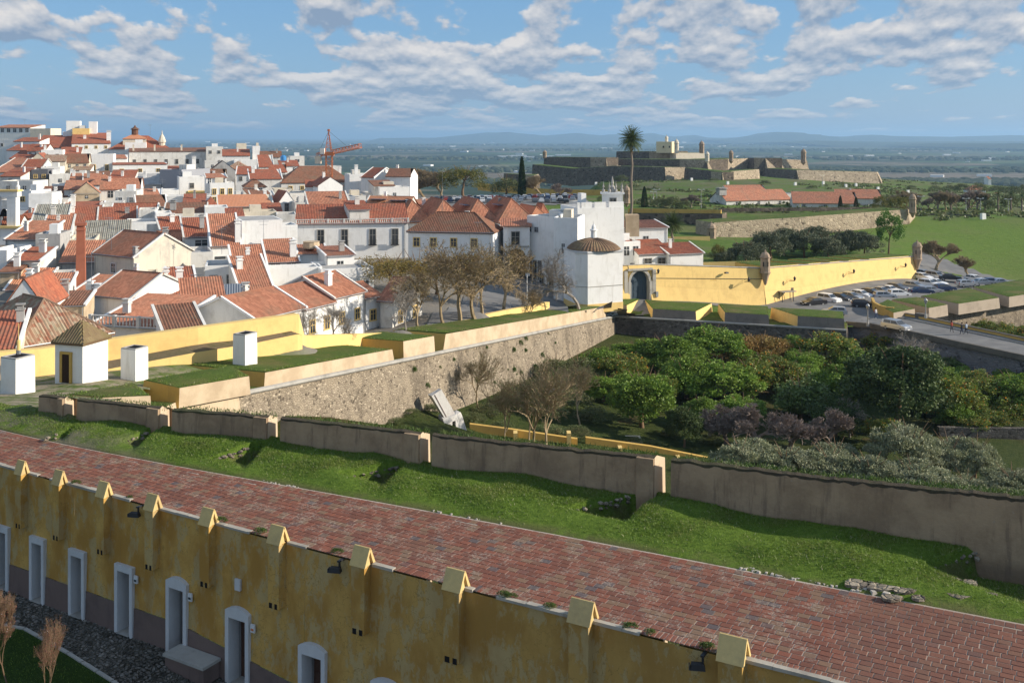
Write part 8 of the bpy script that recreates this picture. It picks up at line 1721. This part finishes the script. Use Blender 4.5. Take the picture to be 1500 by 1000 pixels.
# blossom trees
def blossom(px, yb, D_, hpx, sd, lb, wide):
    me, _ = twig_mesh('branches', sd, B_brown, 1, .42, 6, .30, .014, (3, 4), .30, .25, .60, .0007); root = empty('blossom_tree', (X(px, D_), D_, ZC)); tag(root, lb, 'tree', None); Hh = hpx*D_/F
    s_ = link('branches', me, root); s_.scale = (Hh*wide, Hh*wide, Hh); v = np.zeros(len(me.vertices)*3, np.float32); me.vertices.foreach_get('co', v); v = v.reshape(-1, 3); v = v[v[:, 2] > .38]; r = np.random.default_rng(sd); n = 2000; p = v[r.integers(0, len(v), n)]+r.normal(0, .006, (n, 3)); a = r.normal(size=(n, 3)); a /= np.linalg.norm(a, axis=1)[:, None]; b_ = np.cross(a, r.normal(size=(n, 3))); b_ /= np.linalg.norm(b_, axis=1)[:, None]; s = .0085*r.uniform(.5, 1.5, (n, 1))
    vv = np.stack([p, p+a*s*.5+b_*s*.5, p+a*s, p+a*s*.5-b_*s*.5], 1).reshape(-1, 3); q = link('blossoms', npmesh('blossoms', vv, np.arange(4*n).reshape(-1, 4), L_blossom), root); q.scale = s_.scale
blossom(12, 1010, 35.4, 168, 5, 'young tree covered in reddish pink blossom at the bottom left edge', .62); blossom(62, 1062, 33, 172, 8, 'sparser blossoming sapling right of the pink tree', .5)
# grass growing on the merlon tops nearest the camera
gp_ = []
for A, B_, C_, D_, par_ in TURF:
    L0 = Vector((0, 0, 0)) if par_.name.startswith('town_wall') else Vector(par_.location)*(1 if par_.name.startswith('yellow') else 0)
    ar = (B_-A).length*(D_-A).length; n = int(min(ar*70, 9000))
    for _ in range(n):
        u, w = random.random(), random.random(); q = (A.lerp(B_, u)).lerp(D_.lerp(C_, u), w)+L0
        if mnoise.noise(q*.6) > -.25: gp_.append((q.x, q.y, q.z+.02))
o = link('grass', blades('rampart_blades', np.array(gp_), .04, .15, L_blade, .03, .6)); o['kind'] = 'stuff'
# low weeds along the terrace edge
for i, px in enumerate((107, 186, 318, 378, 490, 735, 745, 803, 920, 950, 1030, 1035)):
    q = BW(s_of(px), .12, .02); root = link('weed_tuft', CR['weed'][i % 2], None, tuple(q)); tag(root, 'small green weed tuft growing along the coping of the brick terrace', 'plant', 'weeds on the terrace edge'); s_ = random.uniform(.08, .18); root.scale = (s_*1.6, s_, s_)
# ================================================================ VEHICLES, PEOPLE, STREET FURNITURE
def paint(name, c, metal=.3): return flat(name, c, .28, .6, metal, 2.0, .05)
PAINT = dict(white=paint('white_car_paint', (.72, .72, .72), 0), silver=paint('silver_car_paint', (.42, .44, .47), .6), grey=paint('grey_car_paint', (.14, .15, .17), .5), black=paint('black_car_paint', (.02, .02, .025), .2), blue=paint('dark_blue_car_paint', (.03, .05, .11), .4), yellow=paint('yellowish_car_paint', (.55, .42, .16), .1), red=paint('dark_red_car_paint', (.3, .04, .03), .2))
M_lampw = flat('headlight_glass', (.75, .75, .72), .15, .6); M_lampr = flat('tail_light_red', (.35, .02, .02), .3, .5)
def car_meshes(kind):
    # profile (x forward, z) of body lower and cabin
    if kind == 'hatch': L, Wd, H_, cab = 4.1, 1.72, 1.48, [(-1.95, .95), (-1.75, 1.38), (-1.2, 1.48), (.1, 1.46), (.95, .98)]; hood = [(-2.05, .35), (-2.05, .88), (-1.95, .97), (.95, .98), (1.75, .84), (2.03, .65), (2.05, .35)]
    elif kind == 'sedan': L, Wd, H_, cab = 4.5, 1.76, 1.44, [(-1.55, .98), (-.95, 1.38), (-.4, 1.44), (.3, 1.42), (1.05, .98)]; hood = [(-2.25, .35), (-2.25, .88), (-2.15, .98), (-1.5, 1.0), (1.05, .97), (1.95, .82), (2.23, .62), (2.25, .35)]
    else: L, Wd, H_, cab = 4.4, 1.8, 1.68, [(-2.12, 1.05), (-2.0, 1.6), (-1.5, 1.68), (.35, 1.66), (1.1, 1.08)]; hood = [(-2.2, .4), (-2.2, 1.0), (-2.12, 1.08), (1.1, 1.08), (1.95, .98), (2.18, .75), (2.2, .4)]
    hw = Wd/2; s = MB()
    def loft(prof, w0, w1, m):
        n = len(prof); zs = [p[1] for p in prof]; z0, z1 = min(zs), max(zs); i = len(s.v)
        for sg_ in (-1, 1):
            for x, z in prof: k = (z-z0)/(z1-z0); s.v.append((x, sg_*(w0+(w1-w0)*k**1.5), z))
        s.f.append(tuple(i+k for k in range(n))[::1]); s.f.append(tuple(i+n+k for k in range(n))[::-1]); s.m += [m, m]; s.uv += [[(0, 0)]*n]*2
        for k in range(n): j = (k+1) % n; s.f.append((i+k, i+j, i+n+j, i+n+k)[::-1]); s.m.append(m); s.uv.append([(0, 0)]*4)
    loft(hood, hw, hw*.93, 0); body = s; loft([(x, z) for x, z in cab], hw*.90, hw*.72, 0)
    bm_ = s.mesh('car_body', [PAINT['white']])
    g = MB(); c = cab; yz = lambda z: hw*.90+(hw*.72-hw*.90)*((z-c[0][1])/(max(p[1] for p in c)-c[0][1]))**1.5
    zt_ = c[2][1]-.1; zb = c[0][1]+.06; 
    for sg_ in (-1, 1):
        for xa, xb, ta, tb in ((c[0][0]+.35, -.55, c[1][0]+.25, -.5), (-.45, c[4][0]-.22, -.42, c[3][0]+.0)):
            q = [(xa, sg_*(yz(zb)+.015), zb), (xb, sg_*(yz(zb)+.015), zb), (tb, sg_*(yz(zt_)+.015), zt_), (ta, sg_*(yz(zt_)+.015), zt_)]; g.face(q if sg_ < 0 else q[::-1])
    f1, f2 = c[4], c[3]; e = .03; g.face([(f1[0]-.05+e, -yz(zb)*.92, f1[1]+.05), (f1[0]-.05+e, yz(zb)*.92, f1[1]+.05), (f2[0]+.08+e, yz(zt_)*.92, f2[1]-.06), (f2[0]+.08+e, -yz(zt_)*.92, f2[1]-.06)])
    r1, r2 = c[0], c[1]; g.face([(r1[0]+.06-e, yz(zb)*.88, r1[1]+.1), (r1[0]+.06-e, -yz(zb)*.88, r1[1]+.1), (r2[0]-.0-e, -yz(zt_)*.88, r2[1]-.05), (r2[0]-e, yz(zt_)*.88, r2[1]-.05)])
    gm = g.mesh('car_glass', M_glass)
    w = MB(); w.tube((0, -.11, 0), (0, .11, 0), .32, .32, 12); wm = w.mesh('tyre', M_rubber); w = MB(); w.tube((0, -.12, 0), (0, .12, 0), .19, .19, 8); rm = w.mesh('rim', M_gmetal)
    h = MB(); h.box((0, 0, 0), (.12, .38, .14)); hm = h.mesh('headlight', M_lampw); t = MB(); t.box((0, 0, 0), (.1, .22, .3)); tm = t.mesh('tail_light', M_lampr)
    pl = MB(); pl.box((0, 0, 0), (.04, .5, .11)); pm = pl.mesh('number_plate', M_white)
    return dict(L=L, hw=hw, body=bm_, glass=gm, wheel=wm, rim=rm, head=hm, tail=tm, plate=pm, zf=.68 if kind != 'suv' else .84)
CM = {k: car_meshes(k) for k in ('hatch', 'sedan', 'suv')}
def car(kind, col, p, yaw, label, group=None, small=False):
    m = CM[kind]; root = empty('car', tuple(p), math.radians(yaw)); tag(root, label, 'car', group)
    b_ = link('body', m['body'], root); b_.material_slots[0].link = 'OBJECT'; b_.material_slots[0].material = PAINT[col]
    link('windows', m['glass'], root)
    if small: 
        return root
    for x in (-m['L']*.30, m['L']*.31):
        for y in (-m['hw']+.12, m['hw']-.12): w = link('wheel', m['wheel'], root, (x, y, .32)); link('rim', m['rim'], w)
    for y in (-.6, .6): link('headlight', m['head'], root, (m['L']/2-.06, y, m['zf'])); link('tail_light', m['tail'], root, (-m['L']/2+.03, y*1.12, m['zf']+.12))
    link('number_plate', m['plate'], root, (m['L']/2+.01, 0, .45)); link('number_plate', m['plate'], root, (-m['L']/2-.01, 0, .55))
    return root
ZR = -15.72
g = lambda px, py, z=-15.9: G(px, py, z)
car('suv', 'silver', g(1313, 484, ZR), -58, 'silver people carrier driving down the bridge towards the right'); car('hatch', 'silver', g(1222, 461.5), 168, 'silver blue hatchback turning near the end of the curtain wall')
car('hatch', 'black', g(1265, 450), -12, 'black hatchback leaving the car park by the curved yellow wall'); car('sedan', 'black', g(1192, 447.5), 200, 'dark car parked nearest the shelter by the yellow bastion')
RW = [(1214, 443.5, 'suv', 'white', 'white off-roader in the row along the bastion, second from the shelter'), (1232, 441.5, 'hatch', 'black', 'black hatchback in the row along the bastion'), (1248, 439.5, 'hatch', 'silver', 'silver car in the row along the bastion right of the black one'), (1262, 436.5, 'hatch', 'white', 'white hatchback in the middle of the bastion row'), (1277, 434, 'hatch', 'black', 'dark car in the middle of the bastion row'), (1291, 431, 'sedan', 'silver', 'silver saloon in the bastion row left of the white one'), (1303, 429, 'sedan', 'white', 'white saloon in the bastion row'), (1315, 426, 'hatch', 'grey', 'dark grey car in the bastion row towards its right end'), (1340, 423, 'hatch', 'silver', 'big silver hatchback at the right end of the bastion row'), (1361, 421, 'suv', 'white', 'white estate beyond the end of the bastion row')]
for px, py, k, c, lb in RW: car(k, c, g(px, py), -52, lb)
for px, py, k, c, yw_, lb in [(1317, 435, 'hatch', 'white', 5, 'white car behind the first grassy merlon'), (1296, 438, 'hatch', 'silver', 0, 'roof of a pale car just behind the curved yellow wall'), (1350, 431, 'sedan', 'blue', 5, 'dark blue car behind the grassy merlons'), (1365, 430, 'hatch', 'silver', 8, 'silver car half hidden behind the merlons'), (1384, 426.5, 'hatch', 'blue', 10, 'blue car behind the third grassy merlon'), (1372, 419, 'hatch', 'white', -50, 'white car in the rear rank by the far turret'), (1354, 405, 'hatch', 'silver', -60, 'silver car nearest the far corner turret'), (1352, 410, 'hatch', 'white', -60, 'low white car below the far corner turret'), (1371, 409, 'suv', 'silver', -58, 'pale silver people carrier in the far rank'), (1392, 411, 'sedan', 'black', -20, 'black saloon in the far rank'), (1428, 413, 'hatch', 'white', -62, 'white hatchback standing apart in the far rank'), (1440, 418, 'sedan', 'silver', 0, 'silver car by the brown wall on the right'), (1452, 417, 'sedan', 'blue', 0, 'dark saloon at the right end of the car park'), (1465, 418, 'sedan', 'silver', 0, 'pale car at the far right of the car park'), (1416, 420, 'hatch', 'silver', 10, 'silver car just above the third merlon')]: car(k, c, g(px, py), yw_, lb)
p = TP(884, 162); p.z += .1; car('hatch', 'silver', p, 12, 'silver grey car parked before the chapel beside a small van'); 
p = TP(895, 166); p.z += .1; v_ = car('suv', 'white', p, 60, 'white van with its side lit right of the chapel'); v_.scale = (1.05, 1, 1.2)
rr = random.Random(21); cols = ['white', 'silver', 'grey', 'black', 'blue', 'white', 'silver', 'silver', 'red']
for j, (D_, x0, x1, st, yw_) in enumerate([(402, 640, 830, 8.6, 90), (392, 640, 846, 8.4, 88), (380, 640, 846, 9, 92), (368, 640, 852, 8.6, 88), (357, 642, 856, 9, 90), (347, 660, 830, 8.8, 90)]):
    px = x0
    while px < x1:
        if rr.random() < .80 and not (758 < px < 771 and D_ > 370):
            q = TP(px, D_); q.z += .15; c = rr.choice(cols); car(rr.choice(['hatch', 'sedan', 'suv']), c, q, yw_+rr.gauss(0, 6), '%s car in the crowded distant car park, row %s from the back' % (dict(grey='grey', black='black', blue='dark blue', white='white', silver='silver', red='dark red')[c], ['one', 'two', 'three', 'four', 'five', 'six'][j]), 'cars in the distant car park', True)
        px += st*rr.uniform(.85, 1.25)
# people
def person(p, yaw, label, top, legs, hair, stride=.18, arm=.1, bag=None):
    root = empty('person', tuple(p), yaw); tag(root, label, 'person')
    V = [(0, 0, .95), (0, 0, 1.15), (0, 0, 1.40), (0, 0, 1.50), (.01, 0, 1.56), (.02, 0, 1.68), (.01, 0, 1.76), (0, .10, .90), (stride*.6, .10, .50), (stride, .10, .07), (stride+.14, .11, .03), (0, -.10, .90), (-stride*.2, -.10, .50), (-stride, -.10, .09), (-stride+.13, -.11, .03),
         (0, .19, 1.40), (-.04, .24, 1.12), (.06+arm, .23, .88), (.09+arm, .22, .80), (0, -.19, 1.40), (.02, -.24, 1.12), (.10+arm, -.22, .88), (.13+arm, -.21, .80)]
    Ed = [(0, 1), (1, 2), (2, 3), (3, 4), (4, 5), (5, 6), (0, 7), (7, 8), (8, 9), (9, 10), (0, 11), (11, 12), (12, 13), (13, 14), (2, 15), (15, 16), (16, 17), (17, 18), (2, 19), (19, 20), (20, 21), (21, 22)]
    Rr = [.145, .135, .15, .065, .06, .10, .085, .095, .065, .045, .04, .095, .065, .045, .04, .06, .048, .036, .04, .06, .048, .036, .04]
    me = bpy.data.meshes.new('person_body'); me.from_pydata(V, Ed, []); o = link('body', me, root); m_ = o.modifiers.new('skin', 'SKIN'); sv = me.skin_vertices[0].data
    for k, r_ in enumerate(Rr): sv[k].radius = (r_*(1.0 if k not in (1, 2) else .75), r_*(1.0 if k not in (1, 2) else 1.25)) if k in (1, 2) else (r_, r_)
    sv[0].use_root = True; o.modifiers.new('sub', 'SUBSURF').levels = 1; o.modifiers['sub'].render_levels = 1; dg = bpy.context.evaluated_depsgraph_get(); ev = bpy.data.meshes.new_from_object(o.evaluated_get(dg)); o.modifiers.clear(); o.data = ev
    ev.materials.clear(); skin = flat('skin', (.45, .28, .2), .6, .3)
    for mm in (skin, flat(top[0], top[1], .9, .1), flat(legs[0], legs[1], .9, .1), M_rubber): ev.materials.append(mm)
    for f in ev.polygons:
        c = f.center; f.material_index = 0 if c.z > 1.47 or (abs(c.y) > .17 and c.z < .84) else (1 if c.z > .93 else (2 if c.z > .11 else 3)); f.use_smooth = True
    s = MB(); s.lathe([(.105, 1.60), (.118, 1.68), (.11, 1.76), (.06, 1.81)] if hair[2] == 's' else [(.13, 1.42), (.12, 1.55), (.12, 1.7), (.11, 1.77), (.06, 1.81)], (-.015, 0, 0), 10); s.obj('hair', flat(hair[0], hair[1], .8, .2), root, smooth=True)
    if bag: s = MB(); s.box((-.2, 0, 1.2), (.16, .3, .42), 0, 0, .8); s.obj('backpack', flat(bag[0], bag[1], .9, .1), root)
ZP = -15.6
person(g(1283, 466.5, ZP), math.radians(-60), 'person with a red bag walking beside the curved yellow wall', ('pale_shirt', (.55, .55, .55)), ('blue_jeans', (.08, .11, .2)), ('dark_hair', (.03, .02, .015), 's'), bag=('red_bag', (.45, .04, .04)))
person(g(1394, 486, ZP), math.radians(-60), 'person in a dark red coat walking on the bridge pavement', ('dark_red_coat', (.30, .07, .05)), ('grey_trousers', (.1, .1, .11)), ('brown_long_hair', (.09, .04, .025), 'l'))
person(g(1409, 489.5, ZP), math.radians(125), 'person in dark clothes on the bridge, left of the pair', ('black_jacket', (.03, .03, .035)), ('dark_jeans', (.05, .06, .1)), ('black_hair', (.02, .015, .012), 's'))
person(g(1415.5, 489, ZP), math.radians(120), 'person in a pale blue top on the bridge, right of the pair', ('pale_blue_top', (.35, .42, .52)), ('dark_trousers', (.04, .04, .05)), ('black_hair', (.02, .015, .012), 's'))
def street_lamp(p, h, label, group=None, heads=1, m=None, hr=.22):
    t = empty('street_lamp', tuple(p)); tag(t, label, 'street lamp', group); s = MB(); s.lathe([(.22, 0), (.2, .5), (.1, .7), (.08, h*.6), (.06, h)], (0, 0, 0), 8); s.obj('post', m or M_gmetal, t)
    if heads == 1: s = MB(); s.lathe([(.08, 0), (.18, .1), (.28, .5), (.3, .55), (.18, .75), (.05, .9)], (0, 0, h), 8); s.obj('lamp_head', M_gmetal, t)
    else:
        s = MB(); s.tube((-.9, 0, h), (.9, 0, h), .05, .05, 5); s.box((-.9, 0, h+.1), (.6, .3, .2)); s.box((.9, 0, h+.1), (.6, .3, .2)); s.obj('lamp_head', M_white, t)
street_lamp(g(1271, 477.5, -15.4)+Vector((0, 0, 0)), 2.6, 'grey lamp post on the near bridge parapet', m=M_stonetrim); street_lamp(g(1356, 466, -14.9), 2.3, 'grey lamp post on the stone pier of the far bridge parapet', m=M_stonetrim)
for px, y0, y1, D_, lb in [(962, 278, 305, 352, 'twin headed street lamp on the slope right of the tall palm'), (1027, 278, 305, 350, 'street lamp left of the long barracks'), (1349, 288, 312, 340, 'slim street lamp right of the ravelin turret'), (1415, 291, 314, 335, 'twin headed street lamp among the bare trees'), (1436, 291, 315, 335, 'twin headed street lamp beside the palms'), (1477, 292, 316, 335, 'twin headed street lamp at the far right'), (1205, 257, 280, 560, 'street lamp on the hillside under the fort'), (957, 283, 300, 380, 'thin pole on the slope left of the street lamp')]:
    q = TP(px, D_); street_lamp(q, max(3, ZY(y0, D_)-q.z), lb, heads=2)
for px, D_, lb in [(772, 148, 'slim road sign post in the square'), (748, 142, 'bollard like post in the square beside the yellow wall')]:
    q = TP(px, D_); t = empty('sign_post', tuple(q)); tag(t, lb, 'post'); s = MB(); s.tube((0, 0, 0), (0, 0, 4.2 if px > 760 else 1.6), .06, .06, 6); s.obj('post', M_white, t)
q = TP(776, 139.5); t = empty('notice_box', tuple(q+Vector((.9, 0, .2)))); tag(t, 'dark information box at the end of the low yellow wall', 'box'); s = MB(); s.box((0, 0, .6), (.8, .4, 1.3)); s.obj('case', M_iron, t)
# small white marker stones on the fort hill
for i, (px, y, D_) in enumerate([(1013, 258, 600), (1206, 259, 600), (1254, 259, 590), (1165, 264, 560), (1239, 265, 560), (1286, 271, 540), (1330, 274, 520), (1440, 318, 300), (1066, 264, 560), (854, 256, 600), (873, 255, 600)]):
    D2 = D_; q = TP(px, D_); t = link('marker_stone', (lambda s: s.box((0, 0, .8), (1.4, 1.0, 1.8), .3, 0, .9).mesh('marker_stone', M_white))(MB()), None, tuple(q)); tag(t, 'small white block dotted on the grassy fort hillside', 'marker stone', 'white markers on the fort hill')
# flat slabs let into the turf at the lower right
for i, (px, py, w_) in enumerate([(1255, 867, .9), (1290, 872, 1.0), (1325, 878, .8), (1275, 864, .6), (1310, 866, .5), (1395, 864, .7), (1420, 866, .6), (1405, 884, .9), (1450, 884, .5), (1305, 888, .7), (1345, 888, .5)]):
    q = G(px, py-13, .10); s = MB(); n = 7; s.prism([(math.cos(6.283*k/n)*w_*.5*random.uniform(.75, 1.1), math.sin(6.283*k/n)*w_*.32*random.uniform(.75, 1.1)) for k in range(n)], -.05, .035); o = s.obj('flat_stone', M_stone, None, tuple(q)); tag(o, 'flat pale stone slab let into the turf at the lower right', 'stone', 'flat stones in the turf')
# ---------------------------------------------------------------- haze
def f_haze():
    m = bpy.data.materials.new('air'); m.use_nodes = True; nt = m.node_tree; nt.nodes.clear(); b = NB(nt)
    v = b.n('ShaderNodeVolumePrincipled', {'Color': (0.44, 0.71, 1.0, 1), 'Density': HAZE, 'Anisotropy': 0.2}); o = b.n('ShaderNodeOutputMaterial'); nt.links.new(v.outputs[0], o.inputs['Volume']); return m
HAZE = 7e-5
s = MB(); s.box((0, 29000, 54), (140000, 64000, 312)); hz_ = s.obj('haze', f_haze()); hz_['kind'] = 'stuff'
